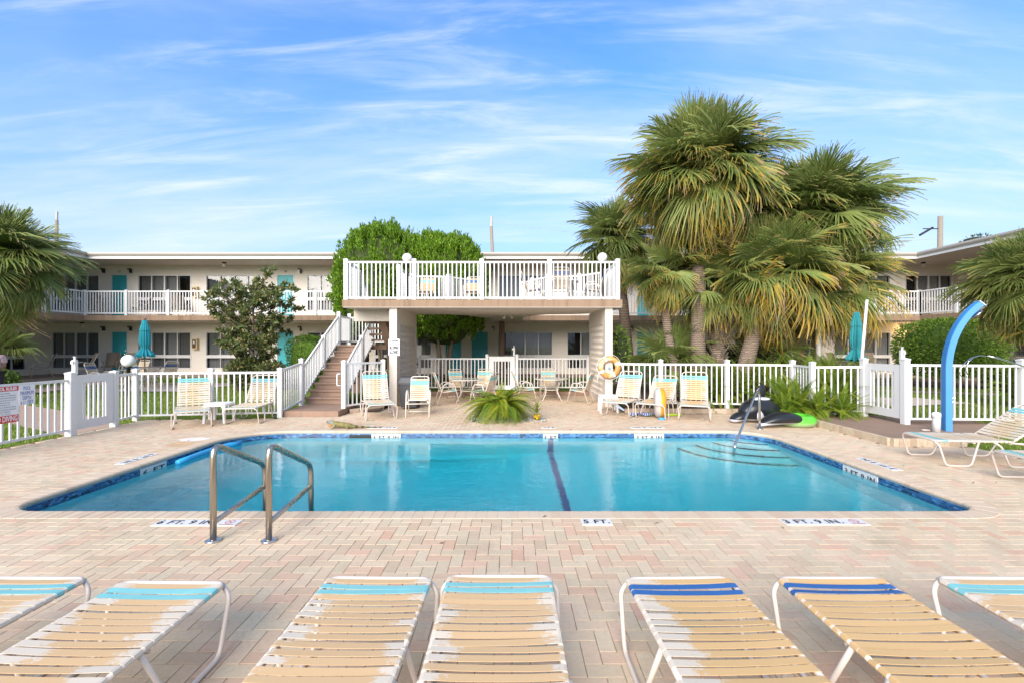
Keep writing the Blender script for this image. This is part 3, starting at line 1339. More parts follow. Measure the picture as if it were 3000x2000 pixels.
def postmesh(w, h, mat):
    k = ('post', round(w, 4), round(h, 3), mat.name)
    if k not in _cache:
        mb = MB()
        mb.box((0, 0, h / 2), (w, w, h))
        c = w / 2 + 0.008
        b = len(mb.v)
        mb.box((0, 0, h + 0.012), (2 * c, 2 * c, 0.024))
        mb.v += [(-c, -c, h + 0.0245), (c, -c, h + 0.0245), (c, c, h + 0.0245), (-c, c, h + 0.0245), (0, 0, h + 0.05)]
        b += 8
        mb.f += [(b, b + 1, b + 4), (b + 1, b + 2, b + 4), (b + 2, b + 3, b + 4), (b + 3, b, b + 4)]
        _cache[k] = mb.mesh('post', mat)
    return _cache[k]


def run(parent, p0, p1, h=1.14, spacing=0.131, bot=0.10, pw=0.029, mat=None, skip=0.06, rail_w=0.045, rail_h=0.05, org=None, only=None):
    """One bay of railing between two floor points (their z may differ): rails and upright balusters under parent."""
    mat = mat or M['vinyl']
    org = Vector(org) if org is not None else (parent.location.copy() if parent.parent is None else Vector((0, 0, 0)))
    p0, p1 = Vector(p0) - org, Vector(p1) - org
    up = Vector((0, 0, 1))
    d = p1 - p0
    L = math.hypot(d.x, d.y)
    ang = math.atan2(d.y, d.x)
    MB().bar(p0 + up * (h - rail_h / 2), p1 + up * (h - rail_h / 2), rail_w, rail_h).build('top_rail', mat, parent)
    MB().bar(p0 + up * (bot + rail_h * .4), p1 + up * (bot + rail_h * .4), rail_w, rail_h * 0.8).build('bottom_rail', mat, parent)
    n = max(1, int(round((L - 2 * skip) / spacing)))
    bh = h - rail_h - bot - rail_h * .8
    me = boxmesh('baluster', (pw, pw * 0.8, bh + 0.012), mat)
    for i in range(n):
        t = (i + 0.5) / n
        t = (skip + t * (L - 2 * skip)) / L
        q = p0 + d * t
        inst('baluster', me, parent, None, T(q.x, q.y, q.z + bot + rail_h * .8 - 0.006, ang))


def post(parent, p, h=1.2, w=0.1, mat=None, ang=0.0, org=None):
    org = Vector(org) if org is not None else (parent.location.copy() if parent.parent is None else Vector((0, 0, 0)))
    q = Vector(p) - org
    return inst('post', postmesh(w, h, mat or M['vinyl']), parent, None, T(q.x, q.y, q.z, ang))


def gate(name, p0, p1, label, h0=0.09, h1=1.17, thick=0.05, bars=5, latch=None, z=0.0, frame=(0.16, 0.16, 0.17)):
    p0, p1 = Vector((*p0, z)), Vector((*p1, z))
    e = empty(name, p0, math.atan2(p1.y - p0.y, p1.x - p0.x), label, 'gate')
    L = (p1 - p0).length
    fl, ft, fb = frame
    MB().bb(0, fl, -thick / 2, thick / 2, h0, h1).build('stile', M['vinyl'], e)
    MB().bb(L - fl, L, -thick / 2, thick / 2, h0, h1).build('stile', M['vinyl'], e)
    MB().bb(fl, L - fl, -thick / 2 + .002, thick / 2 - .002, h1 - ft, h1 - 0.001).build('frame_rail', M['vinyl'], e)
    MB().bb(fl, L - fl, -thick / 2 + .002, thick / 2 - .002, h0 + 0.001, h0 + fb).build('frame_rail', M['vinyl'], e)
    w = (L - 2 * fl)
    for i in range(bars):
        x = fl + w * (i + 0.5) / bars
        MB().bb(x - .018, x + .018, -.014, .014, h0 + fb, h1 - ft).build('baluster', M['vinyl'], e)
    if latch is not None:
        x = latch
        MB().bb(x - .03, x + .03, -0.035, 0.035, h1 + 0.02, h1 + 0.30).bb(x - .07, x - .03, -.02, .02, h1 + .22, h1 + .28).lathe([(0.018, h1 + .30), (0.018, h1 + .35), (0.03, h1 + .352), (0.03, h1 + .365)], 10, (x, 0, 0)).build('latch', M['vinyl'], e)
    return e


# left fence: toward the viewer, gate, then across the lawn side of the deck
f1 = empty('pool_fence', (-8.57, 8.8, 0), 0, 'white picket fence carrying the pool rules sign, running toward the viewer from the gate', 'fence')
ys_ = [8.84, 6.7, 4.55, 2.4]
for a, b in zip(ys_, ys_[1:]):
    run(f1, (-8.57, a - .05, 0), (-8.57, b + .05, 0), 1.1, 0.128)
for y in ys_[1:]:
    post(f1, (-8.57, y, 0), 1.16)
post(f1, (-8.57, 8.84, 0), 1.20, 0.125)
gate('pool_gate', (-8.58, 8.91), (-8.58, 9.77), 'white vinyl gate between grass and deck, beside the globe lamp', 0.10, 1.17, latch=0.02)
f2 = empty('pool_fence', (-8.6, 9.85, 0), 0, 'long white picket fence in front of the lawn, behind two strap loungers', 'fence')
pts = [(-8.6, 9.84, 0), (-8.78, 10.62, 0), (-7.18, 10.86, 0), (-5.66, 11.1, 0)]
for (a, b) in zip(pts, pts[1:]):
    run(f2, a, b, 1.12, 0.131)
for i, p in enumerate(pts):
    post(f2, p, 1.17, 0.115 if i == 0 else 0.1, ang=R(8))
run(f2, (-5.66, 11.1, 0.0), (-5.72, 12.35, 0.14), 1.15, 0.131)
post(f2, (-5.72, 12.36, 0.12), 1.24, 0.1)

# stair side fence by the left column
f3 = empty('pool_fence', (-4.33, 11.72, 0), 0, 'short white picket fence between the stair newel and the warning sign column', 'fence')
run(f3, (-4.33, 11.72, 0.08), (-3.56, 12.75, 0.08), 1.22, 0.125)
post(f3, (-4.33, 11.72, 0), 1.33, 0.1)
post(f3, (-3.6, 12.72, 0.05), 1.27, 0.1)

# fence behind the patio with its gate
f4 = empty('pool_fence', (-3.2, 16.0, 0.16), 0, 'white picket fence behind the patio, to the left of its gate', 'fence')
run(f4, (-3.2, 16.0, 0.16), (-0.93, 16.0, 0.16), 1.14, 0.125)
post(f4, (-3.25, 16.0, 0.16), 1.16, 0.09)
post(f4, (-0.88, 16.0, 0.16), 1.24, 0.095)
gate('patio_gate', (-0.81, 16.0), (0.10, 16.0), 'white gate in the fence behind the patio tables', 0.06, 1.22, bars=5, z=0.14, frame=(0.17, 0.17, 0.15), latch=0.88)
f5 = empty('pool_fence', (0.17, 16.0, 0.16), 0, 'white picket fence behind the patio, to the right of its gate', 'fence')
run(f5, (0.17, 16.0, 0.16), (2.75, 16.0, 0.16), 1.14, 0.125)
post(f5, (0.17, 16.0, 0.16), 1.24, 0.095)
post(f5, (2.7, 16.0, 0.16), 1.16, 0.16)

# fern bed fence, right gate, right fence
f6 = empty('pool_fence', (2.9, 11.9, 0.1), 0, 'white picket fence along the fern bed and palm trunks', 'fence')
pts = [(2.9, 12.4, 0.11), (3.95, 12.1, 0.11), (5.62, 11.9, 0.11), (7.15, 11.6, 0.11), (7.06, 10.7, 0.10), (8.12, 10.5, 0.12)]
for (a, b) in zip(pts, pts[1:]):
    run(f6, a, b, 1.16, 0.131)
for i, p in enumerate(pts[1:]):
    post(f6, p, 1.23 if i < 4 else 1.30, 0.1 if i < 4 else 0.115)
gate('pool_gate', (8.12, 9.5), (8.12, 10.42), 'white vinyl gate standing on the raised brown platform', 0.10, 1.22, z=0.13, latch=-0.03, frame=(0.14, 0.15, 0.17))
f7 = empty('pool_fence', (8.14, 9.42, 0.12), 0, 'white picket fence behind the blue shower, running out past the reclining lounger', 'fence')
pts = [(8.14, 9.42, 0.12), (10.55, 9.42, 0.10), (12.9, 9.42, 0.08)]
for (a, b) in zip(pts, pts[1:]):
    run(f7, a, b, 1.25, 0.129)
for i, p in enumerate(pts):
    post(f7, p, 1.33, 0.115)

# ------------------------------------------------------------------ motel building
FL0, FL1, WALL_Y = 0.36, 3.06, 22.2
BX0, BX1 = -22.5, 21.5
EDGE_L, EDGE_R, EDGE_Y = -19.0, 18.1, 20.2
SOFF = 5.615
bld = empty('motel_building', (0, WALL_Y, FL0), 0, 'two storey beige motel with teal doors, white balcony railings and flat roof', 'building')
BO = Vector((0, WALL_Y, FL0))


def bl(mb, name, mat, parent=None, smooth=False):
    """Build under the building from world coordinates."""
    if parent is None:
        mb.v = [(x - BO.x, y - BO.y, z - BO.z) for x, y, z in mb.v]
        return mb.build(name, mat, bld, smooth)
    return mb.build(name, mat, parent, smooth)


def holed_wall(name, org, ux, nrm, L, z0, z1, holes, mat, depth=0.16):
    org, ux, nrm = Vector(org), Vector(ux), Vector(nrm)
    us = sorted({0.0, L, *[h[0] for h in holes], *[h[1] for h in holes]})
    mb = MB()

    def P(u, z, d=0.0):
        return tuple(org + ux * u - nrm * d + Vector((0, 0, z - org.z)))
    for a, b in zip(us, us[1:]):
        mid = (a + b) / 2
        hs = sorted([(h[2], h[3]) for h in holes if h[0] < mid < h[1]])
        zz = z0
        for c, d in hs + [(z1, z1)]:
            if c > zz:
                mb.poly([P(a, zz), P(b, zz), P(b, c), P(a, c)])
            zz = d
    for (a, b, c, d) in holes:
        mb.poly([P(a, c), P(a, d), P(a, d, depth), P(a, c, depth)])
        mb.poly([P(b, d), P(b, c), P(b, c, depth), P(b, d, depth)])
        mb.poly([P(a, c), P(a, c, depth), P(b, c, depth), P(b, c)])
        mb.poly([P(a, d), P(b, d), P(b, d, depth), P(a, d, depth)])
    return bl(mb, name, mat)


def corrugated(w, h):
    k = ('curtain', round(w, 2), round(h, 2))
    if k not in _cache:
        mb = MB()
        n = max(4, int(w / 0.075)) * 2
        for i in range(n + 1):
            x = w * i / n
            y = 0.014 if i % 2 else -0.014
            mb.v += [(x, y, 0), (x, y, h)]
        for i in range(n):
            mb.f.append((2 * i, 2 * i + 2, 2 * i + 3, 2 * i + 1))
        _cache[k] = mb.mesh('curtain', M['curtain'])
    return _cache[k]


def window(org, ux, nrm, w, zl, zh, cols=4, split=True):
    """White frame with upper panes and a lower band of panes; org is the lower left corner of the opening on the wall face."""
    org, ux, nrm = Vector(org), Vector(ux), Vector(nrm)
    m = Matrix((ux, -nrm, Vector((0, 0, 1)))).transposed().to_4x4()
    m = Matrix.Translation(org - BO) @ m
    H = zh - zl
    fr = MB()
    t = 0.055
    y0, y1 = -0.012, 0.09
    fr.bb(0, t, y0, y1, 0, H).bb(w - t, w, y0, y1, 0, H)
    fr.bb(t, w - t, y0 + .002, y1, H - t, H).bb(t, w - t, y0 + .002, y1, 0, t * 0.8)
    zm0, zm1 = H * 0.29, H * 0.375
    if split:
        fr.bb(t, w - t, y0 - .012, y1, zm0, zm1)
    cw_ = (w - 2 * t) / cols
    for i in range(1, cols):
        x = t + cw_ * i
        ww = 0.042 if i != cols // 2 else 0.062
        fr.bb(x - ww / 2, x + ww / 2, y0 + .004, y1 - .004, zm1 if split else t * .8, H - t)
        if split:
            fr.bb(x - 0.012, x + 0.012, y0 + .008, y1 - .008, t * .8, zm0)
    win = fr.build('window', M['frame_white'], bld, False, m)
    bands = [(t * .8, zm0), (zm1, H - t)] if split else [(t * .8, H - t)]
    for i in range(cols):
        x0 = t + cw_ * i
        for c, d in bands:
            MB().poly([(x0 + .01, 0.04, c), (x0 + cw_ - .01, 0.04, c), (x0 + cw_ - .01, 0.04, d), (x0 + .01, 0.04, d)]).build('pane', M['glass'], win)
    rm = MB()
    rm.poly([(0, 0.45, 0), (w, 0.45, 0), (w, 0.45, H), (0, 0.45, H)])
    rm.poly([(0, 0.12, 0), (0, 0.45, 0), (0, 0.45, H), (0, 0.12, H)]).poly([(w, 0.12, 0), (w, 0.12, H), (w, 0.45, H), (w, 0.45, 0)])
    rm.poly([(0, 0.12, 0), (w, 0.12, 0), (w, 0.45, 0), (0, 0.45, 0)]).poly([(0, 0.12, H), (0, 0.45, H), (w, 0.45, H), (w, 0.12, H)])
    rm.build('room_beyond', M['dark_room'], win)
    # blinds hang in front of most panes
    for i in range(cols):
        if random.random() < 0.84:
            inst('curtain', corrugated(cw_, H - 0.05), win, None, Matrix.Translation((t + cw_ * i, 0.16 + 0.03 * random.random(), 0.02)))
    return win


def wx(px):
    return (px - 1500.0) / FOC * WALL_Y


WIN = [(148, 292), (403, 561), (602, 770), (898, 1056), (1097, 1265), (1457, 1620), (1660, 1820), (1950, 2110), (2150, 2312), (2441, 2610), (2651, 2791)]
DOOR = [(327, 373), (812, 861), (1305, 1352), (1381, 1430), (1866, 1915), (2345, 2395)]
ux, nr = Vector((1, 0, 0)), Vector((0, -1, 0))
holes0, holes1 = [], []
for a, b in WIN:
    u0, u1 = max(wx(a), BX0 + 0.02) - BX0, min(wx(b), BX1 - 0.02) - BX0
    holes0.append((u0, u1, 0.61, 2.395))
    holes1.append((u0, u1, 3.40, 5.165))
for a, b in DOOR:
    u0, u1 = wx(a) - BX0 - 0.03, wx(b) - BX0 + 0.03
    holes0.append((u0, u1, FL0, 2.42))
    holes1.append((u0, u1, FL1, 5.185))
holed_wall('wall', (BX0, WALL_Y, FL0), ux, nr, BX1 - BX0, FL0 - 0.3, 2.84, holes0, M['stucco'])
holed_wall('wall', (BX0, WALL_Y, FL1), ux, nr, BX1 - BX0, 2.84, SOFF + 0.02, holes1, M['stucco'])
for hs in (holes0, holes1):
    for (a, b, c, d) in hs[:len(WIN)]:
        window((BX0 + a, WALL_Y, c), ux, nr, b - a, c, d)
NUM = {0: '17', 1: '18'}
for fl, top in ((FL0, 2.42), (FL1, 5.185)):
    for di, (a, b) in enumerate(DOOR):
        x0, x1 = wx(a), wx(b)
        mb = MB()
        mb.bb(x0 - .03, x0 + .02, WALL_Y - 0.012, WALL_Y + 0.1, fl, top).bb(x1 - .02, x1 + .03, WALL_Y - 0.012, WALL_Y + 0.1, fl, top).bb(x0 + .02, x1 - .02, WALL_Y - 0.011, WALL_Y + 0.1, top - 0.04, top)
        bl(mb, 'door_frame', M['frame_white'])
        dmb = MB().bb(x0 + .022, x1 - .022, WALL_Y + 0.02, WALL_Y + 0.06, fl + 0.01, top - 0.042)
        d = bl(dmb, 'door', M['door'])
        hx = x1 - 0.10 if di % 2 == 0 else x0 + 0.10
        hb = MB().ball((hx, WALL_Y - 0.03, fl + 0.95), 0.03, 8, 6).bb(hx - .006, hx + .006, WALL_Y - 0.02, WALL_Y + .03, fl + .944, fl + .956)
        hb.ball((hx, WALL_Y + 0.01, fl + 1.12), 0.022, 8, 6)
        hb.v = [(x - BO.x, y - BO.y, z - BO.z) for x, y, z in hb.v]
        hb.build('handle', M['chrome'], d)
        if fl == FL1 and di in NUM:
            me = text_mesh(NUM[di], 0.13, M['ink_black'], 0.004)
            inst('door_number', me, bld, None, Matrix.Translation(Vector(((x0 + x1) / 2, WALL_Y - 0.008, top + 0.13)) - BO) @ Matrix.Rotation(R(90), 4, 'X'))

# wings (only the faces turned to the courtyard)
for side, x, n, ex in ((-1, BX0, (1, 0, 0), EDGE_L), (1, BX1, (-1, 0, 0), EDGE_R)):
    yw = [(18.7, 21.1), (14.2, 16.8), (9.6, 12.2)] if side < 0 else [(18.2, 20.95), (14.0, 16.6), (9.6, 12.2)]
    dw = [(17.2, 18.05), (12.8, 13.6)]
    for z0, z1, wl, wh, fl in ((FL0, 2.84, 0.61, 2.395, FL0), (2.84, SOFF + 0.02, 3.40, 5.165, FL1)):
        hs = []
        if side < 0:
            org, u = (x, 8.0, z0), Vector((0, 1, 0))
            conv = [(a - 8.0, b - 8.0) for a, b in yw]
        else:
            org, u = (x, WALL_Y, z0), Vector((0, -1, 0))
            conv = [(WALL_Y - b, WALL_Y - a) for a, b in yw]
        show = conv if fl == FL0 else conv[1:]
        hs = [(a, b, wl, wh) for a, b in show]
        holed_wall('wall', org, u, n, WALL_Y - 8.0, z0 - (0.3 if fl == FL0 else 0), z1, hs, M['stucco'])
        for a, b in show:
            o = Vector(org) + u * a
            o.z = wl
            # the opening runs along u as seen from outside
            window(o, u, n, b - a, wl, wh)

# slabs, roof, gutter
mb = MB()
Lpoly = [(BX0, 8.0), (EDGE_L, 8.0), (EDGE_L, EDGE_Y), (EDGE_R, EDGE_Y), (EDGE_R, 8.0), (BX1, 8.0), (BX1, WALL_Y + .02), (BX0, WALL_Y + .02)]
walk_poly = [(BX0, 8.0), (EDGE_L - .4, 8.0), (EDGE_L - .4, EDGE_Y + .1), (EDGE_R + .4, EDGE_Y + .1), (EDGE_R + .4, 8.0), (BX1, 8.0), (BX1, WALL_Y + .02), (BX0, WALL_Y + .02)]
bl(MB().prism(walk_poly, 0.0, FL0), 'walkway', M['path'])
sl = MB()
sl.prism(Lpoly, 2.835, FL1)
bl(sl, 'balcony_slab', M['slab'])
pl_in = [(BX0 + .02, 8.1), (EDGE_L - .1, 8.1), (EDGE_L - .1, EDGE_Y + .1), (EDGE_R + .1, EDGE_Y + .1), (EDGE_R + .1, 8.1), (BX1 - .02, 8.1), (BX1 - .02, WALL_Y - .005), (BX0 + .02, WALL_Y - .005)]
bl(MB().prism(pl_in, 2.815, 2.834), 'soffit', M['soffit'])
RE = 0.12
roofp = [(BX0, 8.0), (EDGE_L, 8.0), (EDGE_L, EDGE_Y + RE), (EDGE_R, EDGE_Y + RE), (EDGE_R, 8.0), (BX1, 8.0), (BX1 + 9, 8.0), (BX1 + 9, 32), (BX0 - 9, 32), (BX0 - 9, 8.0)]
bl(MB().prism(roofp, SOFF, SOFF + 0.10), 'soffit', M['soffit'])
bl(MB().prism(roofp, SOFF + 0.102, SOFF + 0.235), 'roof', M['roof'])
# fascia and K-style gutter as swept profiles along the three inner edges
def sweep(prof, path, name, mat):
    """Sweep (out, z) profile along an open path in plan; 'out' points to the courtyard."""
    mb = MB()
    n = len(path)
    nrm_ = []
    for i in range(n):
        ds = []
        if i > 0:
            ds.append((Vector(path[i]) - Vector(path[i - 1])).normalized())
        if i < n - 1:
            ds.append((Vector(path[i + 1]) - Vector(path[i])).normalized())
        ns = [Vector((d.y, -d.x)) for d in ds]
        if len(ns) == 2:
            b = (ns[0] + ns[1])
            b = b / b.length
            b = b / max(0.3, b.dot(ns[0]))
        else:
            b = ns[0]
        nrm_.append(b)
    K = len(prof)
    for p, b in zip(path, nrm_):
        for o_, z in prof:
            mb.v.append((p[0] + b.x * o_, p[1] + b.y * o_, z))
    for i in range(n - 1):
        for a in range(K - 1):
            mb.f.append((i * K + a, (i + 1) * K + a, (i + 1) * K + a + 1, i * K + a + 1))
    return bl(mb, name, mat)


edge_path = [(EDGE_L, 8.0), (EDGE_L, EDGE_Y + RE), (EDGE_R, EDGE_Y + RE), (EDGE_R, 8.0)]
sweep([(0.004, SOFF - 0.025), (0.02, SOFF - 0.025), (0.02, SOFF + 0.11), (0.004, SOFF + 0.11)], edge_path, 'fascia', M['frame_white'])
sweep([(0.022, SOFF + 0.10), (0.07, SOFF + 0.10), (0.085, SOFF + 0.125), (0.11, SOFF + 0.15), (0.125, SOFF + 0.19), (0.125, SOFF + 0.245), (0.11, SOFF + 0.25), (0.0, SOFF + 0.243)], edge_path, 'gutter', M['gutter'])

# balcony railing: posts and bays along the slab edge
ry = EDGE_Y + 0.07
BR0, BR1 = -1.36, 0.42                      # where the bridge from the sun deck lands
pxs = [249, 371, 494, 638, 783, 925, 1068, 1211, 1330]
xl = [X(p, ry) for p in pxs] + [BR0]
xr = [BR1] + [X(p, ry) for p in (1640, 1783, 1926, 2069, 2212, 2355, 2470, 2560, 2694)]
rails = []


def balcony_bay(pa, pb):
    rl = MB()
    up = Vector((0, 0, 1))
    a, b = Vector(pa) - BO, Vector(pb) - BO
    rl.bar(a + up * 1.07, b + up * 1.07, 0.05, 0.055)
    part = rl.build('railing', M['vinyl'], bld)
    MB().bar(a + up * 0.10, b + up * 0.10, 0.045, 0.05).build('bottom_rail', M['vinyl'], part)
    d = b - a
    L = d.length
    n = int(round((L - 0.1) / 0.128))
    ang = math.atan2(d.y, d.x)
    me = boxmesh('baluster', (0.030, 0.026, 0.93), M['vinyl'])
    for i in range(n):
        q = a + d * ((0.05 + (L - 0.1) * (i + 0.5) / n) / L)
        inst('baluster', me, part, None, T(q.x, q.y, q.z + 0.12, ang))
    inst('post', postmesh(0.105, 1.10, M['vinyl']), part, None, T(a.x, a.y, a.z, ang))
    return part


for xs_ in (xl, xr):
    for a, b in zip(xs_, xs_[1:]):
        balcony_bay((a, ry, FL1), (b, ry, FL1))
yy = [ry, ry - 1.7, ry - 3.4, ry - 5.1, ry - 6.8]
for ex in (EDGE_L - .06, EDGE_R + .06):
    for a, b in zip(yy, yy[1:]):
        balcony_bay((ex, a, FL1), (ex, b, FL1))
inst('post', postmesh(0.105, 1.10, M['vinyl']), bld, None, T(BR0, ry - BO.y, FL1 - BO.z))
inst('post', postmesh(0.105, 1.10, M['vinyl']), bld, None, T(X(2694, ry), ry - BO.y, FL1 - BO.z))

# wall lanterns and soffit lights
def lantern(px, z, lit=False, parent_name='wall_light'):
    x = wx(px)
    mb = MB().bb(x - .06, x + .06, WALL_Y - 0.16, WALL_Y, z + 0.09, z + 0.15).bb(x + .03, x + .06, WALL_Y - 0.16, WALL_Y - .001, z - 0.06, z + 0.09)
    w = bl(mb, 'wall_light', M['black'])
    gm = MB().bb(x - .055, x + .028, WALL_Y - 0.15, WALL_Y - .01, z - .07, z + .088)
    gm.v = [(a - BO.x, b - BO.y, c - BO.z) for a, b, c in gm.v]
    gm.build('lamp_shade', M['lit'] if lit else M['lamp_glass'], w)
    return w


tl = NT('lit_lamp')
em = tl.n('ShaderNodeEmission')
em.inputs[0].default_value = (1.0, 0.62, 0.22, 1)
em.inputs[1].default_value = 2.2
tl.t.links.new(em.outputs[0], tl.out.inputs[0])
M['lit'] = tl.m
for px in (305, 384, 791, 880, 1364, 1445, 1848, 1934, 2330, 2412):
    for z in (2.50, 5.30):
        lantern(px, z)
lantern(2640, 2.50, True)
lantern(2640, 5.30)
lm = bpy.data.lights.new('lantern_glow', 'POINT')
lm.energy = 6
lm.color = (1, 0.66, 0.3)
lm.shadow_soft_size = 0.08
lo = bpy.data.objects.new('lantern_glow', lm)
lo.location = (wx(2640), WALL_Y - 0.3, 2.42)
col.objects.link(lo)
for px, z in ((250, SOFF), (657, SOFF), (1471, SOFF), (2705, SOFF), (240, 2.815), (2705, 2.815), (657, 2.815), (1940, 2.815)):
    x, y = X(px, 21.3), 21.3
    mb = MB().lathe([(0.09, z), (0.09, z - 0.05), (0.06, z - 0.06), (0.06, z - 0.075)], 12, (x, y, 0))
    sl_ = bl(mb, 'ceiling_light', M['black'])
    gm = MB().bb(x - .055, x + .055, y - .055, y + .055, z - .21, z - .076)
    gm.v = [(a - BO.x, b - BO.y, c - BO.z) for a, b, c in gm.v]
    gm.build('lamp_shade', M['lamp_glass'], sl_)
# brown round pillar under the balcony, seen past the patio gate
bl(MB().lathe([(0.13, FL0), (0.13, 2.83)], 16, (X(1470, 20.4), 20.45, 0)), 'pillar', M['brown'], smooth=False)
# downspout by the right door
bl(MB().bb(X(2398, 20.4), X(2398, 20.4) + .09, 20.35, 20.43, 0.2, SOFF), 'downspout', M['gutter'])

# fire extinguisher cabinets
for z, which in ((1.55, 'lower'), (4.05, 'upper')):
    x = wx(575)
    e = empty('extinguisher_cabinet', (x, WALL_Y, z), 0, 'cream fire extinguisher cabinet on the %s wall between two windows' % which, 'cabinet')
    MB().bb(-.13, .13, -.16, 0, 0, .52).build('body', simple('cabinet_cream_' + which, (0.62, 0.50, 0.28), 0.5), e)
    MB().bb(-.085, .085, -.165, -.158, .06, .46).build('window_pane', simple('cabinet_glass_' + which, (0.14, 0.07, 0.05), 0.2), e)
    MB().bb(-.04, .03, -.172, -.166, .26, .40).build('label_plate', M['sign_white'], e)

# ------------------------------------------------------------------ sun deck on columns
SX0, SX1, SY0, SY1 = -4.82, 3.13, 12.9, 15.8
SZ0, SZ1 = 2.815, 3.04
sd = empty('sun_deck', (-0.5, 13.0, 0), 0, 'raised sun deck with tan slab, breeze block walls and white railing', 'sun deck')
SO = Vector((-0.5, 13.0, 0))


def sb(mb, name, mat, parent=None, smooth=False):
    if parent is None:
        mb.v = [(x - SO.x, y - SO.y, z - SO.z) for x, y, z in mb.v]
        return mb.build(name, mat, sd, smooth)
    return mb.build(name, mat, parent, smooth)


slab_poly = [(SX0, SY0), (SX1, SY0), (SX1, 14.9), (2.35, 15.75), (1.2, 15.95), (0.75, 16.6), (0.42, 17.6), (0.42, 20.16), (-1.36, 20.16), (-1.36, 17.6), (-1.6, 16.5), (-2.2, 15.9), (-3.55, 15.8), (-3.55, 13.95), (SX0, 13.95)]
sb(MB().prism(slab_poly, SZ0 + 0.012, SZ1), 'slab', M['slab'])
ins = [(x * 0.992 - 0.004, y * 0.9985 + 0.02, 0) for x, y in slab_poly]
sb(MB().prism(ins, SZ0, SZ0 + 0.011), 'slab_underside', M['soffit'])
# columns and perforated walls
for xa, xb in ((-3.505, -3.29), (2.665, 2.875)):
    sb(MB().bb(xa, xb, 13.0, 13.22, -0.02, SZ0), 'column', M['column'])
    inner = 1 if xa < 0 else -1
    yb0, yb1, zb0, zb1 = 13.42, 15.46, 0.18, 2.36
    wl_ = MB()
    wl_.bb(xa + .003, xb - .003, 13.22, yb0, -0.02, SZ0).bb(xa + .003, xb - .003, yb1, 15.72, -0.02, SZ0)
    wl_.bb(xa + .004, xb - .004, yb0, yb1, -0.02, zb0).bb(xa + .004, xb - .004, yb0, yb1, zb1, SZ0)
    wall = sb(wl_, 'block_wall', M['column'])
    nyb, nzb = 11, 12
    by, bz = (yb1 - yb0) / nyb, (zb1 - zb0) / nzb
    if ('breeze',) not in _cache:
        # square block with a round opening right through it
        bk = MB()
        d = 0.094
        nseg_ = 12
        hole = [(0.40 * by * math.cos(2 * math.pi * k / nseg_), 0.41 * bz * math.sin(2 * math.pi * k / nseg_)) for k in range(nseg_)]
        sq = []
        for (y, z) in hole:
            m_ = max(abs(y) / (by / 2 - .0015), abs(z) / (bz / 2 - .0015))
            sq.append((y / m_, z / m_))
        sq_c = [(by / 2 - .0015, bz / 2 - .0015), (-by / 2 + .0015, bz / 2 - .0015), (-by / 2 + .0015, -bz / 2 + .0015), (by / 2 - .0015, -bz / 2 + .0015)]
        for xx in (-d, d):
            bk.v += [(xx, y, z) for y, z in hole] + [(xx, y, z) for y, z in sq]
        n_ = nseg_
        for k in range(n_):
            l = (k + 1) % n_
            bk.f.append((k, l, n_ + l, n_ + k))
            bk.f.append((2 * n_ + k, 3 * n_ + k, 3 * n_ + l, 2 * n_ + l))
            bk.f.append((k, 2 * n_ + k, 2 * n_ + l, l))
            bk.f.append((n_ + k, n_ + l, 3 * n_ + l, 3 * n_ + k))
        _cache[('breeze',)] = bk.mesh('breeze_block', M['column'])
    for i in range(nyb):
        for j in range(nzb):
            inst('breeze_block', _cache[('breeze',)], wall, None, Matrix.Translation(Vector(((xa + xb) / 2, yb0 + by * (i + .5), zb0 + bz * (j + .5))) - SO))
sb(MB().bb(SX0 + .03, -3.51, 13.78, 13.93, 2.47, SZ0 - .002), 'beam', M['column'])
sb(MB().bb(-3.74, -3.515, 13.70, 13.775, 2.52, 2.78), 'access_panel', M['column'])
# railing of the sun deck
FX = [X(p, 12.99) for p in (1014.5, 1214, 1411.5, 1610, 1809)]


def deck_bay(p0, p1, spacing=0.1235, post_first=False):
    a, b = Vector(p0) - SO, Vector(p1) - SO
    up = Vector((0, 0, 1))
    rl = MB().bar(a + up * 1.07, b + up * 1.07, 0.05, 0.055)
    part = rl.build('railing', M['rail'], sd)
    MB().bar(a + up * 0.055, b + up * 0.055, 0.045, 0.05).build('bottom_rail', M['rail'], part)
    d = b - a
    L = math.hypot(d.x, d.y)
    n = max(1, int(round((L - 0.1) / spacing)))
    ang = math.atan2(d.y, d.x)
    me = boxmesh('baluster', (0.031, 0.026, 0.985), M['rail'])
    for i in range(n):
        q = a + d * ((0.05 + (L - 0.1) * (i + 0.5) / n) / L)
        inst('baluster', me, part, None, T(q.x, q.y, q.z + 0.07, ang))
    if post_first:
        inst('post', postmesh(0.115, 1.13, M['rail']), part, None, T(a.x, a.y, a.z, ang))
    return part


for a, b in zip(FX, FX[1:]):
    deck_bay((a, 12.99, SZ1), (b, 12.99, SZ1), post_first=True)
def dpost(x, y):
    inst('post', postmesh(0.115, 1.13, M['rail']), sd, None, T(x - SO.x, y - SO.y, SZ1))


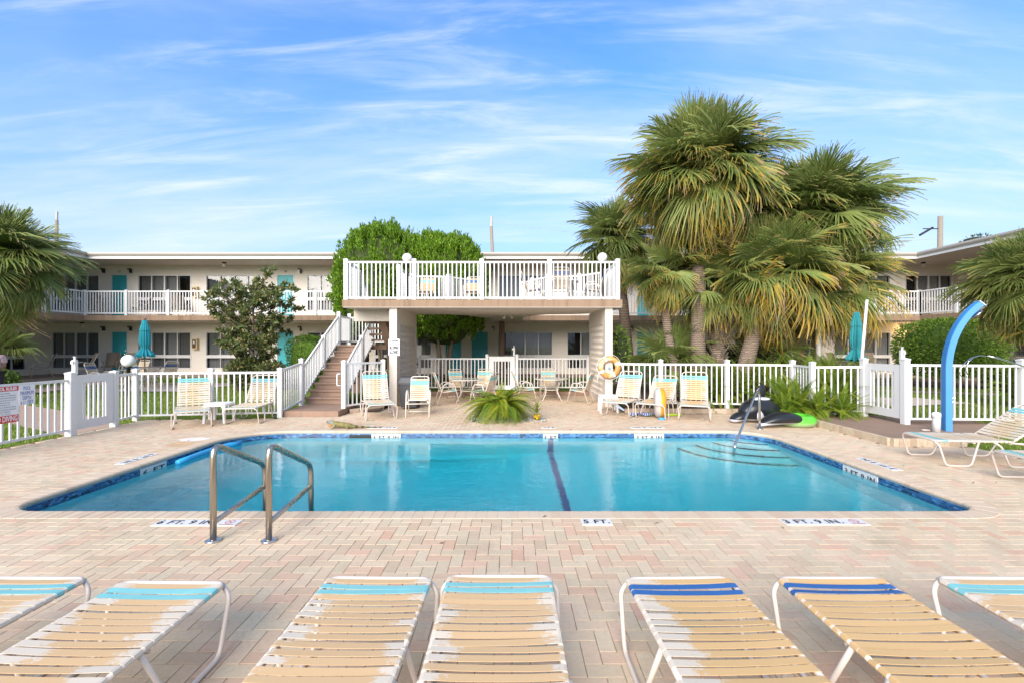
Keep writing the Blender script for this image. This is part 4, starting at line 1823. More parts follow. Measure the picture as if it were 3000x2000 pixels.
dpost(FX[-1], 12.99)
deck_bay((FX[0], 12.99, SZ1), (FX[0], 13.85, SZ1))
dpost(FX[0], 13.88)
deck_bay((FX[-1], 12.99, SZ1), (FX[-1], 14.75, SZ1))
dpost(FX[-1], 14.78)
deck_bay((FX[-1], 14.78, SZ1), (2.3, 15.6, SZ1))
dpost(2.3, 15.62)
deck_bay((2.3, 15.62, SZ1), (1.25, 15.82, SZ1))
deck_bay((1.25, 15.82, SZ1), (0.72, 16.6, SZ1), post_first=True)
deck_bay((0.72, 16.6, SZ1), (0.36, 17.6, SZ1), post_first=True)
deck_bay((0.36, 17.6, SZ1), (0.36, 20.1, SZ1), post_first=True)
deck_bay((-3.47, 13.95, SZ1), (-3.47, 15.66, SZ1), post_first=True)
deck_bay((-3.47, 15.68, SZ1), (-2.2, 15.78, SZ1), post_first=True)
deck_bay((-2.2, 15.78, SZ1), (-1.55, 16.5, SZ1), post_first=True)
deck_bay((-1.55, 16.5, SZ1), (-1.30, 17.6, SZ1), post_first=True)
deck_bay((-1.30, 17.6, SZ1), (-1.30, 20.1, SZ1), post_first=True)
# spotlights under the bridge
for x in (-0.28, -0.02):
    lp = Vector((x, 16.6, 2.78)) - SO
    o = MB().lathe([(0.012, 0.06), (0.03, 0.05), (0.055, -0.06), (0.058, -0.075)], 12, rot=Matrix.Rotation(R(28 if x < -0.1 else -28), 3, 'Y')).build('spotlight', M['globe'], sd, True)
    o.location = lp
# step up to the patio gate, its edge painted yellow
stp = MB().bb(-3.3, 2.7, 15.82, 16.25, -0.05, 0.15)
struct('patio_step', stp, M['brown'])
yl = MB().bb(-0.85, 0.15, 15.805, 15.9, 0.152, 0.158).bb(-0.85, 0.15, 15.800, 15.818, 0.06, 0.158)
struct('step_edge_paint', yl, simple('yellow_paint', (0.55, 0.40, 0.06), 0.7, var=0.2))

# ------------------------------------------------------------------ stairs
stair = empty('outdoor_stairs', (-5.2, 12.5, 0), 0, 'brown concrete stairs with white picket handrails climbing to the sun deck', 'stairs')
TO = Vector((-5.2, 12.5, 0))


def tb(mb, name, mat):
    mb.v = [(x - TO.x, y - TO.y, z - TO.z) for x, y, z in mb.v]
    return mb.build(name, mat, stair)


tb(MB().bb(-5.62, -4.27, 11.18, 12.56, -0.05, 0.14), 'foot_pad', M['brown'])
n1, y0, rise, run_ = 9, 12.56, 0.18, 0.29
LZ = 0.14 + rise * n1
for i in range(n1):
    z = 0.14 + rise * (i + 1)
    y = y0 + run_ * i
    tb(MB().bb(-5.72, -4.62, y - 0.02, y + run_ + 0.03, z - 0.05, z), 'tread', M['brown'])
    if i < n1:
        tb(MB().bb(-5.70, -4.64, y + 0.02, y + 0.05, z - rise, z - 0.051), 'riser', M['brown'])
yl0 = y0 + run_ * n1
tb(MB().bb(-5.80, -3.60, yl0 - 0.02, yl0 + 1.05, LZ - 0.15, LZ + 0.002), 'landing', M['brown'])
n2 = 7
r2 = (SZ1 - LZ) / n2
run2 = 0.205
ytop = 13.96
for i in range(n2 - 1):
    z = LZ + r2 * (i + 1)
    y = yl0 - run2 * i
    tb(MB().bb(-4.62, -3.62, y - run2 - 0.075, y, z - 0.06, z), 'tread', M['brown'])
tb(MB().bar((-4.05, yl0 + 0.1, LZ - 0.12), (-4.05, ytop + 0.02, SZ1 - 0.30), 0.24, 0.22), 'stringer', M['brown'])
tb(MB().bar((-5.16, 12.62, 0.10), (-5.16, yl0 + .1, LZ - 0.18), 0.5, 0.16), 'stringer', M['brown'])
tb(MB().bb(-4.25, -3.80, yl0 + 0.3, yl0 + 0.6, 0, LZ - 0.15), 'support', M['brown'])
tb(MB().bb(-5.40, -4.95, yl0 + 0.3, yl0 + 0.6, 0, LZ - 0.15), 'support', M['brown'])


def s_run(p0, p1, h=0.98, spacing=0.115, bot=0.10):
    run(stair, p0, p1, h, spacing, bot, 0.034, M['rail'], 0.06, org=TO)


def s_post(p, h):
    post(stair, p, h, 0.105, M['rail'], org=TO)


sl1 = rise / run_
for xs_ in (-5.77, -4.60):
    pa, pb, pc = Vector((xs_, 12.5, 0.16)), Vector((xs_, 13.95, 0.16 + 1.45 * sl1)), Vector((xs_, yl0, LZ + 0.02))
    s_run(pa, pb)
    s_run(pb, pc)
    s_post((xs_, 12.5, 0.12), 1.14)
    s_post((xs_, 13.95, 0.10 + 1.45 * sl1), 1.02)
s_post((-5.77, yl0, LZ), 1.06)
s_run((-5.77, yl0, LZ), (-5.77, yl0 + 1.0, LZ))
s_post((-5.77, yl0 + 1.0, LZ), 1.06)
s_run((-5.77, yl0 + 1.0, LZ), (-3.62, yl0 + 1.0, LZ))
s_run((FX[0] + 0.08, ytop - .06, SZ1 - 0.02), (-4.60, yl0, LZ + 0.02), 1.02)
# small grab rail on the newel
hr = MB().tube(bend([(-4.42, 11.74, 1.02), (-4.50, 11.70, 1.02), (-4.50, 11.70, 0.72), (-4.42, 11.74, 0.72)], 0.04), 0.016)
hr.v = [(x - TO.x, y - TO.y, z - TO.z) for x, y, z in hr.v]
hr.build('grab_rail', M['rail'], stair, True)
# ------------------------------------------------------------------ strap furniture
def strap_mesh(hw, mat, width=0.0425, tube=0.0135, sag=0.006):
    k = ('strap', hw, mat.name, width, tube)
    if k in _cache:
        return _cache[k]
    r = tube + 0.0015
    half = [(hw - 0.012, -r), (hw + 0.006, -r * 0.85), (hw + r, 0.0), (hw + r * 0.6, r * 0.85), (hw - 0.004, r + 0.001), (hw * 0.5, r - sag * 0.8)]
    prof = [(-x, z) for x, z in half] + [(0, r - sag)] + [(x, z) for x, z in reversed(half)]
    mb = MB()
    n = len(prof)
    h = width / 2
    t = 0.0022
    for y, s in ((-h, 0), (h, 0), (h, 1), (-h, 1)):
        for x, z in prof:
            c = math.hypot(max(0, abs(x) - hw + 0.02), z) if abs(x) > hw - 0.02 else 1
            mb.v.append((x, y, z - (t if s else 0)))
    for i in range(n - 1):
        for a, b in ((0, 1), (1, 2), (2, 3), (3, 0)):
            mb.f.append((a * n + i, b * n + i, b * n + i + 1, a * n + i + 1))
    mb.f.append((0, 3 * n, 2 * n, n))
    mb.f.append((n - 1, 2 * n - 1, 3 * n - 1, 4 * n - 1))
    _cache[k] = mb.mesh('strap', mat)
    return _cache[k]


SEAT_Z = 0.365


def lounger(label, loc, rz, back, accent, body, group, tube='tube', nseat=18):
    e = empty('strap_lounger', loc, rz, label, 'sun lounger', group)
    W = 0.30
    key = ('lounger', back, tube)
    if key not in _cache:
        L = 1.06
        d = {}
        d['seat_frame'] = MB().tube(bend([(-W, -L, SEAT_Z), (-W, 0, SEAT_Z), (W, 0, SEAT_Z), (W, -L, SEAT_Z)], 0.055, 5), 0.0135, 8).tube([(-W, -L + .02, SEAT_Z - .028), (W, -L + .02, SEAT_Z - .028)], 0.012, 8).tube([(-W, -0.55, SEAT_Z - .028), (W, -0.55, SEAT_Z - .028)], 0.011, 8).mesh('seat_frame', M[tube], True)
        c, s = math.cos(R(back)), math.sin(R(back))

        def B(x, u, z=0.0):
            return (x, -L - u * c - z * s * 0, SEAT_Z + 0.004 + u * s)
        d['back_frame'] = MB().tube(bend([B(-W, 0), B(-W, 0.80), B(W, 0.80), B(W, 0)], 0.10, 6), 0.0135, 8).mesh('back_frame', M[tube], True)
        ms = []
        for sx in (-1, 1):
            w0, w1 = sx * (W + 0.003), sx * (W + 0.045)
            m = MB()
            m.tube(bend([(w0 - sx * .02, -0.002, SEAT_Z - .004), (w1, -0.03, SEAT_Z - 0.05), (w1, -0.12, 0.014), (w1, -0.46, 0.014), (w0 - sx * .004, -0.60, SEAT_Z - 0.012)], 0.06, 4), 0.0135, 8)
            ms.append(m.mesh('leg', M[tube], True))
            m = MB()
            m.tube(bend([(w0 - sx * .004, -0.80, SEAT_Z - .012), (w1, -0.86, SEAT_Z - .06), (w1, -0.97, 0.014), (w1, -1.28, 0.014), (w1 + sx * .01, -1.44, SEAT_Z - 0.12), (w1, -1.32, SEAT_Z - 0.03), (w0, -1.04, SEAT_Z - 0.02)], 0.06, 4), 0.0135, 8)
            ms.append(m.mesh('leg', M[tube], True))
        d['legs'] = ms
        bm = B(0, 0.55)
        d['back_support'] = MB().tube(bend([(-W + .03, bm[1], bm[2]), (-W + .03, -1.36, SEAT_Z - .08), (W - .03, -1.36, SEAT_Z - .08), (W - .03, bm[1], bm[2])], 0.04), 0.010, 7).mesh('back_support', M[tube], True)
        _cache[key] = d
    d = _cache[key]
    inst('seat_frame', d['seat_frame'], e)
    inst('back_frame', d['back_frame'], e)
    if back > 8:
        inst('back_support', d['back_support'], e)
    for m in d['legs']:
        inst('leg', m, e)
    acc = strap_mesh(W, M[accent])
    pl_ = strap_mesh(W, M[body])
    for i in range(nseat):
        y = -0.052 - i * 0.0565 + random.gauss(0, 0.0035)
        inst('strap', acc if i in (1, 2) else pl_, e, None, Matrix.Translation((0, y, SEAT_Z)) @ Euler((random.gauss(0, .05), random.gauss(0, .004), random.gauss(0, .010))).to_matrix().to_4x4())
    nb = 12
    for i in range(nb):
        u = 0.05 + i * 0.0565 + random.gauss(0, .0015)
        c, s = math.cos(R(back)), math.sin(R(back))
        inst('strap', acc if i in (nb - 1, nb - 2) else pl_, e, None, Matrix.Translation((0, -1.06 - u * c, SEAT_Z + 0.004 + u * s)) @ Matrix.Rotation(-R(back), 4, 'X') @ Matrix.Rotation(random.gauss(0, .008), 4, 'Z'))
    return e


FG = 'loungers in the front row'
fgs = [
    (-2.84, 'aqua', 'mid', 'aqua striped tan lounger cut off at the lower left corner of the picture'),
    (-1.98, 'aqua', 'worn', 'aqua striped lounger with patchy white tan straps, second from the left in front'),
    (-0.785, 'aqua', 'mid', 'aqua striped lounger with white worn strap ends, left of the middle pair'),
    (-0.075, 'aqua', 'mid', 'aqua striped tan lounger nearest the middle of the front row'),
    (0.985, 'blue', 'side', 'royal blue striped lounger with white worn patches on its left strap ends'),
    (1.89, 'blue', 'tan', 'royal blue striped lounger with nearly unworn tan straps'),
    (2.84, 'aqua', 'mid', 'aqua striped tan lounger cut off at the lower right corner of the picture')]
for i, (x, a, b, l) in enumerate(fgs):
    y = 2.72 - (0.05 if i == 1 else 0.0) + (0.02 if i == 3 else 0)
    lounger(l, (x, y, 0), R(random.uniform(-1.2, 1.2)), 0.0, 'strap_' + a, 'strap_' + b, FG)

MG = 'reclining loungers around the pool'
lounger('cream lounger with raised back facing the pool, alone before the long fence', (-6.70, 9.52, 0), R(180 + 33), 62, 'strap_aqua', 'strap_cream', MG)
lounger('cream lounger with raised back turned beside the white plastic table, before the long fence', (-5.98, 10.0, 0), R(180 + 9), 52, 'strap_aqua', 'strap_cream', MG)
lounger('cream lounger with raised back in front of the warning sign column', (-3.02, 10.62, 0), R(180 + 24), 62, 'strap_aqua', 'strap_cream', MG)
lounger('cream lounger with raised back next to the orange life ring', (2.47, 11.05, 0), R(180 - 31), 58, 'strap_aqua', 'strap_cream', MG)
lounger('lounger with raised back between the life ring lounger and the yellow swim ring', (3.24, 10.75, 0), R(180 - 32), 46, 'strap_aqua', 'strap_worn', MG)
lounger('lounger with raised back and tan stained straps, right of the yellow swim ring', (4.17, 10.40, 0), R(180 - 22), 60, 'strap_aqua', 'strap_worn', MG)
lounger('large reclined lounger in front of the raised platform and blue shower', (6.20, 6.95, 0), R(85), 36, 'strap_aqua', 'strap_cream', MG)
lounger('reclined lounger cut off by the right edge, nearer than the one by the platform', (6.33, 5.72, 0), R(85), 36, 'strap_aqua', 'strap_cream', MG)


def strap_chair(label, loc, rz, accent='strap_aqua', body='strap_cream', tube='tube', group=None, s=1.0):
    e = empty('strap_chair', loc, rz, label, 'chair', group)
    W = 0.225
    key = ('chair', tube)
    if key not in _cache:
        d = {}
        sides = []
        for sx in (-1, 1):
            x0, x1 = sx * (W + .055), sx * (W + .03)
            sides.append(MB().tube(bend([(x0, 0.31, 0.0), (x0, 0.15, 0.62), (x0, -0.14, 0.64), (x0, -0.37, 0.0)], 0.09, 5), 0.0135, 8).tube([(x0, 0.235, 0.30), (sx * W, 0.22, 0.405)], 0.011, 6).tube([(x0, -0.24, 0.36), (sx * W, -0.21, 0.385)], 0.011, 6).mesh('arm_and_leg', M[tube], True))
        d['sides'] = sides
        d['seat_frame'] = MB().tube(bend([(-W, -0.22, .37), (-W, 0.25, .42), (W, 0.25, .42), (W, -0.22, .37)], .05), .0125, 8).mesh('seat_frame', M[tube], True)
        d['back_frame'] = MB().tube(bend([(-W, -0.20, .37), (-W, -0.42, .95), (W, -0.42, .95), (W, -0.20, .37)], .075, 5), .0125, 8).mesh('back_frame', M[tube], True)
        d['stretcher'] = MB().tube([(-W - .055, -0.345, 0.06), (W + .055, -0.345, 0.06)], .010, 7).tube([(-W - .055, 0.255, 0.33), (W + .055, 0.255, 0.33)], .010, 7).mesh('stretcher', M[tube], True)
        _cache[key] = d
    d = _cache[key]
    for m in d['sides']:
        inst('arm_and_leg', m, e)
    for k in ('seat_frame', 'back_frame', 'stretcher'):
        inst(k, d[k], e)
    acc, pl_ = strap_mesh(W, M[accent], 0.043, 0.0125), strap_mesh(W, M[body], 0.043, 0.0125)
    for i in range(8):
        t = (i + 0.5) / 8
        y, z = 0.235 - t * 0.43, 0.419 - t * 0.046
        inst('strap', acc if i in (1, 2) else pl_, e, None, Matrix.Translation((0, y, z)) @ Matrix.Rotation(R(6), 4, 'X'))
    n = 10
    for i in range(n):
        t = 0.06 + 0.80 * i / (n - 1)
        y, z = -0.20 - 0.22 * t, 0.37 + 0.58 * t
        inst('strap', acc if i in (n - 2, n - 3) else pl_, e, None, Matrix.Translation((0, y, z)) @ Matrix.Rotation(-R(69), 4, 'X'))
    return e


CG = 'strap chairs at the patio tables'
strap_chair('cream strap armchair with aqua bands in front of the grey bin', (-2.33, 11.35, 0), R(180 + 6), tube='tube_ivory')
strap_chair('strap chair facing sideways at the left patio table, nearest the bin', (-1.92, 13.6, 0), R(-72), group=CG)
strap_chair('strap chair behind the left patio table on the bin side', (-1.72, 14.85, 0), R(180 + 28), group=CG)
strap_chair('strap chair behind the left patio table on the gate side', (-1.0, 15.05, 0), R(180 - 10), group=CG)
strap_chair('strap chair seen from behind at the left patio table, beside the cycad', (-0.85, 13.35, 0), R(62), group=CG)
strap_chair('strap chair in profile at the right patio table, beside the cycad', (0.42, 14.0, 0), R(-82), group=CG)
strap_chair('strap chair behind the right patio table, half hidden by its top', (1.22, 15.1, 0), R(180), group=CG)
strap_chair('strap chair at the right patio table, backed against the block wall', (2.05, 13.75, 0), R(62), group=CG)


def round_table(label, loc, r=0.53, h=0.70, top=None, group=None, umbrella=None):
    e = empty('round_table', loc, 0, label, 'table', group)
    top = top or M['table_top']
    MB().lathe([(0.0001, h - .012), (r - .03, h - .012), (r - .004, h - .006), (r, h + .004), (r - .004, h + .014), (r - .02, h + .012), (0.0001, h + .012)], 36).build('table_top', top, e, True)
    MB().torus(r - 0.012, 0.014, 36, 8, c=(0, 0, h)).build('rim', M['tube'], e, True)
    for k in range(4):
        a = R(45 + 90 * k)
        c, s = math.cos(a), math.sin(a)
        MB().tube(bend([(c * .40, s * .40, h - .015), (c * .34, s * .34, h - .12), (c * .22, s * .22, .34), (c * .44, s * .44, .0)], 0.12, 5), 0.0145, 8).build('leg', M['tube'], e, True)
    MB().torus(0.235, 0.011, 24, 6, c=(0, 0, 0.36)).build('ring', M['tube'], e, True)
    return e


M['table_top'] = simple('acrylic_table_top', (0.40, 0.38, 0.34), 0.16, var=0.10, scale=9)
round_table('round patio table left of the white gate', (-1.38, 14.1, 0), group='round tables under the sun deck')
round_table('round patio table right of the white gate', (1.24, 14.35, 0), group='round tables under the sun deck')

# on the sun deck
DG = 'chairs up on the sun deck'
strap_chair('tan strap chair with aqua bands up on the sun deck', (X(1249, 14.6), 14.6, SZ1), R(180 + 4), 'strap_aqua', 'strap_mid', 'tube', DG)
strap_chair('tan strap chair with blue bands up on the sun deck', (X(1385, 14.6), 14.6, SZ1), R(180 - 3), 'strap_blue', 'strap_mid', 'tube', DG)
strap_chair('strap chair in profile at the white deck table, bridge side', (X(1565, 14.0), 14.0, SZ1), R(-88), 'strap_faded', 'strap_cream', 'tube_ivory', DG)
strap_chair('strap chair with faded blue bands in front of the white deck table', (X(1640, 13.55), 13.55, SZ1), R(0), 'strap_faded', 'strap_cream', 'tube_ivory', DG)
strap_chair('strap chair with blue bands turned toward the white deck table, railing side', (X(1735, 14.1), 14.1, SZ1), R(75), 'strap_blue', 'strap_cream', 'tube_ivory', DG)


def resin_table(label, loc, w, h, rz=0.0, round_top=False):
    e = empty('resin_table', loc, rz, label, 'table')
    m = M['resin']
    if round_top:
        MB().lathe([(0.0001, h - .05), (w, h - .05), (w + .012, h - .03), (w + .008, h), (w - .05, h - .006), (0.0001, h - .006)], 32).build('table_top', m, e, True)
    else:
        a = w / 2
        tp = MB()
        for z, o in ((h - .055, 0.0), (h - .012, 0.004), (h, -0.012)):
            pts_ = bend([(-a - o, -a - o, z), (a + o, -a - o, z), (a + o, a + o, z), (-a - o, a + o, z)], 0.05, 3, True)
            tp.v += [tuple(p) for p in pts_]
        K = len(pts_)
        for l in range(2):
            for i in range(K):
                j = (i + 1) % K
                tp.f.append((l * K + i, l * K + j, (l + 1) * K + j, (l + 1) * K + i))
        tp.f.append(tuple(2 * K + i for i in range(K)))
        tp.f.append(tuple(reversed(range(K))))
        tp.build('table_top', m, e)
    q = w * 0.62 if round_top else w / 2 - 0.035
    for sx in (-1, 1):
        for sy in (-1, 1):
            lg = MB()
            top_, bot_ = 0.085, 0.045
            for z, ww, k in ((h - .05, top_, 1.0), (h * 0.72, 0.055, 1.03), (0, bot_, 1.12)):
                cx_, cy_ = sx * q * k, sy * q * k
                lg.v += [(cx_ - ww / 2, cy_ - ww / 2, z), (cx_ + ww / 2, cy_ - ww / 2, z), (cx_ + ww / 2, cy_ + ww / 2, z), (cx_ - ww / 2, cy_ + ww / 2, z)]
            for l in range(2):
                for i in range(4):
                    j = (i + 1) % 4
                    lg.f.append((l * 4 + i, (l + 1) * 4 + i, (l + 1) * 4 + j, l * 4 + j))
            lg.f += [(0, 1, 2, 3), (11, 10, 9, 8)]
            lg.build('leg', m, e)
    return e


M['resin'] = simple('white_resin', (0.78, 0.77, 0.76), 0.4, var=0.03)
resin_table('small white plastic side table between the two loungers by the long fence', (-6.72, 10.45, 0), 0.46, 0.44, R(6))
resin_table('small white plastic side table under the orange life ring', (X(1782, 12.0), 12.05, 0), 0.46, 0.44, R(-4))
resin_table('round white plastic table up on the sun deck', (X(1650, 14.3), 14.3, SZ1), 0.50, 0.72, 0, True)


# ------------------------------------------------------------------ sling chairs along the walkways
def sling_chair(label, loc, rz, group):
    e = empty('sling_chair', loc, rz, label, 'chair', group)
    if ('sling',) not in _cache:
        W = 0.25
        prof = [(0.30, 0.40), (0.24, 0.43), (0.0, 0.40), (-0.18, 0.40), (-0.26, 0.47), (-0.36, 0.72), (-0.46, 0.98), (-0.51, 1.04)]
        mb = MB()
        for x in (-W, W):
            for dz in (0, -0.012):
                mb.v += [(x, y, z + dz) for y, z in prof]
        K = len(prof)
        for i in range(K - 1):
            mb.f += [(i, i + 1, 2 * K + i + 1, 2 * K + i), (K + i + 1, K + i, 3 * K + i, 3 * K + i + 1), (i + 1, i, K + i, K + i + 1), (2 * K + i, 2 * K + i + 1, 3 * K + i + 1, 3 * K + i)]
        sl_ = mb.mesh('sling', M['sling'], True)
        sides = []
        for sx in (-1, 1):
            x = sx * (W + 0.012)
            x2 = sx * (W + 0.05)
            m = MB().tube([(x, y, z) for y, z in prof], 0.013, 7)
            m.tube(bend([(x2, 0.30, 0.0), (x2, 0.26, 0.40), (x2, 0.22, 0.64), (x2, -0.10, 0.66), (x2, -0.26, 0.50), (x, -0.24, 0.42)], 0.12, 5), 0.013, 7)
            m.tube(bend([(x2, -0.40, 0.0), (x2, -0.22, 0.36), (x2, 0.27, 0.36)], 0.1, 4), 0.013, 7)
            sides.append(m.mesh('side_frame', M['tube_taupe'], True))
        st_ = MB().tube([(-W - .05, 0.265, 0.37), (W + .05, 0.265, 0.37)], .011, 6).tube([(-W - .05, -0.30, 0.2), (W + .05, -0.30, 0.2)], .011, 6).mesh('stretcher', M['tube_taupe'], True)
        _cache[('sling',)] = (sl_, sides, st_)
    sl_, sides, st_ = _cache[('sling',)]
    inst('sling', sl_, e)
    for s in sides:
        inst('side_frame', s, e)
    inst('stretcher', st_, e)
    return e


SG = 'brown sling chairs on the walkways'
sling_chair('brown sling armchair behind the fan leaf plant, leftmost on the ground', (-20.3, 19.6, 0.36), R(180 - 40), SG)
sling_chair('brown sling armchair in front of the beige wing corner', (-18.8, 19.9, 0.36), R(180 - 38), SG)
sling_chair('brown sling armchair under the dark ground window, deepest in the corner', (-18.9, 21.4, 0.36), R(180 + 26), SG)
sling_chair('brown sling armchair beside the teal ground floor door, above the gate', (-17.3, 20.7, 0.36), R(180 + 30), SG)
UG = 'brown sling chairs on the upper balcony'
for lab, px, rz in (('in the corner above the gate', 265, 30), ('right of the left teal door', 410, -60), ('next to the upper extinguisher cabinet', 535, 60), ('left of the magnolia top', 625, -55),
                    ('first right of the deck, past the palms', 2440, 30), ('beside the right balcony corner post', 2588, -20), ('facing the corner window at right', 2660, 60), ('at the balcony bend on the right', 2745, 40)):
    sling_chair('brown sling armchair on the upper balcony, ' + lab, (X(px, 21.3), 21.3, FL1), R(180 + rz), UG)
LG = 'brown sling chairs by the lower right rooms'
sling_chair('brown sling armchair under the right ground window, beside the downspout', (X(2460, 21.2), 21.2, 0.36), R(180 + 20), LG)
sling_chair('brown sling armchair under the right ground window, behind the closed umbrella', (X(2550, 21.2), 21.2, 0.36), R(180 - 20), LG)
for lab, px in (('left', 700), ('right', 768)):
    pass
for px, lab in ((375, 'taupe sling chair with green bands beside the globe lamp'),):
    strap_chair('taupe strap chair behind the globe lamp, before the teal door', (X(370, 19.3), 19.3, 0.3), R(180 - 60), 'strap_aqua', 'strap_cream', 'tube_taupe')

# lawn set: brown table, closed umbrella, blue banded chairs
lt = gz(-13, 16.6) + 0.03
tu = round_table('brown round lawn table under the closed teal umbrella', (X(432, 16.8), 16.8, lt), 0.58, 0.72, simple('brown_table_top', (0.27, 0.18, 0.14), 0.5), None)
WG = 'blue banded chairs around the lawn table'
strap_chair('strap chair with blue bands seen from behind at the lawn table', (X(405, 15.9), 15.9, lt - .03), R(6), 'strap_blue', 'strap_cream', 'tube', WG)
strap_chair('strap chair with blue bands turned left on the far right of the lawn table', (X(484, 16.9), 16.9, lt), R(70), 'strap_blue', 'strap_cream', 'tube', WG)
strap_chair('strap chair in profile left of the lawn table, above the gate', (X(298, 16.2), 16.2, lt - .05), R(-85), 'strap_blue', 'strap_cream', 'tube', WG)
strap_chair('strap chair across the lawn table, partly behind the globe lamp', (X(396, 17.6), 17.6, lt), R(180 - 10), 'strap_cream', 'strap_cream', 'tube', WG)


def umbrella(label, loc, z0, z1, rmax, mat, lean=0.0, finial=None):
    e = empty('closed_umbrella', loc, 0, label, 'umbrella')
    mb = MB()
    n = 28
    H = z1 - z0
    prof = [(0.0, 0.16), (0.02, 0.22), (0.18, 0.32), (0.26, 0.27), (0.30, 0.30), (0.5, 0.46), (0.68, 0.50), (0.74, 0.44), (0.79, 0.42), (0.86, 0.66), (0.93, 0.85), (1.0, 1.0)]
    prof = [(0.0, 0.30), (0.13, 0.42), (0.26, 0.58), (0.29, 0.60), (0.30, 0.52), (0.45, 0.62), (0.6, 0.62), (0.72, 0.47), (0.755, 0.42), (0.79, 0.46), (0.88, 0.76), (0.96, 0.97), (1.0, 0.86)]
    rn = random.Random(5)
    ph = [rn.uniform(-.12, .12) for _ in range(n)]
    for t, rr in prof:
        for k in range(n):
            a = 2 * math.pi * k / n
            f = 1 + (0.17 if k % 2 else -0.17) * (0.4 + t) + ph[k] * t
            z = z1 - H * t + (0.035 * math.sin(k * 1.7) * (t > 0.95))
            mb.v.append((rmax * rr * f * math.cos(a), rmax * rr * f * math.sin(a), z))
    K = len(prof)
    for i in range(K - 1):
        for k in range(n):
            l = (k + 1) % n
            mb.f.append((i * n + k, (i + 1) * n + k, (i + 1) * n + l, i * n + l))
    mb.f.append(tuple(range(n)))
    mb.build('canopy', mat, e, False)
    MB().tube([(0, 0, 0), (0, 0, z1 + 0.02)], 0.02, 8).build('pole', M['bark'], e)
    MB().torus(rmax * 0.43, 0.012, 20, 6, c=(0, 0, z1 - H * 0.757)).build('tie_strap', mat, e)
    if finial:
        MB().ball((0, 0, z1 + 0.06), 0.05, 12, 8).build('finial', finial, e, True)
    e.rotation_euler = (0, lean, 0)
    return e


umbrella('closed bright teal umbrella standing in the lawn table', (X(424, 16.8), 16.8, lt), 1.33 - lt, 2.66 - lt, 0.25, M['canvas'], 0.0, simple('finial_wood', (0.42, 0.22, 0.16), 0.6))
umbrella('closed dark teal umbrella tied up against a leaning pole behind the right gate', (X(2502, 11.5), 11.5, gz(9, 11.5)), 1.24, 2.45, 0.19, M['canvas_dark'], R(1.5))
lp = MB().tube([(8.34, 11.0, 0.1), (8.66, 11.1, 2.85)], [0.036, 0.032], 10)
tag(lp.build('leaning_pole', M['rail'], None, True), 'white leaning pole beside the closed dark umbrella', 'pole')
mp_ = MB().tube([(X(2398, 13.2), 13.2, 0.1), (X(2398, 13.2), 13.2, 2.6)], 0.075, 12)
tag(mp_.build('metal_post', M['gutter'], None, True), 'grey metal post rising behind the corner of the fern bed fence', 'post')


# ------------------------------------------------------------------ lamps and utility poles
def globe_lamp(label, loc, h, r=0.155):
    e = empty('globe_lamp', loc, 0, label, 'lamp')
    MB().lathe([(0.07, 0), (0.07, 0.02), (0.042, 0.04), (0.042, h), (0.075, h + 0.01), (0.085, h + 0.04), (0.06, h + 0.045)], 16).build('lamp_post', M['black'], e, True)
    MB().ball((0, 0, h + 0.04 + r * 0.93), r, 24, 16).build('globe', M['globe'], e, True)
    return e


globe_lamp('white globe lamp on a black post, standing on the grass behind the gate', (X(376, 11.7), 11.7, gz(-9, 11.7)), 1.17 - gz(-9, 11.7), 0.155)
globe_lamp('white globe lamp on the sun deck before the rounded conifers', (X(1193, 15.0), 15.0, SZ1), 1.38, 0.16)
globe_lamp('white globe lamp on the sun deck beside the palm', (X(1765, 14.7), 14.7, SZ1), 1.34, 0.16)


def utility_pole(label, px, py, Y, r, lean=0.0, kind=0):
    p = at(px, py, Y)
    e = empty('utility_pole', (p.x, Y, 0), 0, label, 'utility pole')
    H = p.z
    MB().tube([(-lean * H * -1, 0, 0), (0, 0, H)] if False else [(lean * H, 0, 0), (0, 0, H)], [r * 1.25, r], 12).build('mast', M['wood_pole'], e, True)
    if kind == 0:
        MB().tube([(0.02, 0, H), (0.05, 0, H + 1.0)], 0.12, 8).tube([(-0.05, 0, H - .6), (0.05, 0, H + .2)], 0.06, 6).build('insulator', M['gutter'], e)
    else:
        MB().bb(-1.6, -.15, -.03, .03, H - 1.2, H - 1.12).tube([(-1.9, 0, H - 1.75), (-.7, 0, H - 1.05)], 0.10, 7).build('insulator', M['black'], e)
        MB().bb(-1.2, -.15, -.03, .03, H - 4.1, H - 4.0).lathe([(.16, H - 4.6), (.16, H - 3.9), (.05, H - 3.7)], 8, (-1.0, 0, 0)).lathe([(.12, H - 4.1), (.12, H - 3.6), (.04, H - 3.4)], 8, (-1.9, 0, 0)).build('switchgear', M['black'], e)
    return e


utility_pole('slim leaning utility pole beyond the roof, right of the conifers', 1439, 664, 45, 0.16, 0.045)
utility_pole('short utility pole top beyond the roof, over the left palm', 166, 645, 55, 0.17, 0.0)
utility_pole('stout utility pole with switchgear beyond the right wing roof', 2755, 634, 42, 0.20, -0.01, 1)
wire = MB()
a_, b_ = at(1441, 650, 45), at(2750, 700, 42)
wire.tube([a_ * (1 - t) + b_ * t - Vector((0, 0, 1.2 * 4 * t * (1 - t))) for t in np.linspace(0, 1, 20)], 0.014, 4)
tag(wire.build('power_line', M['gutter']), 'thin power line sagging between the utility poles', 'cable')

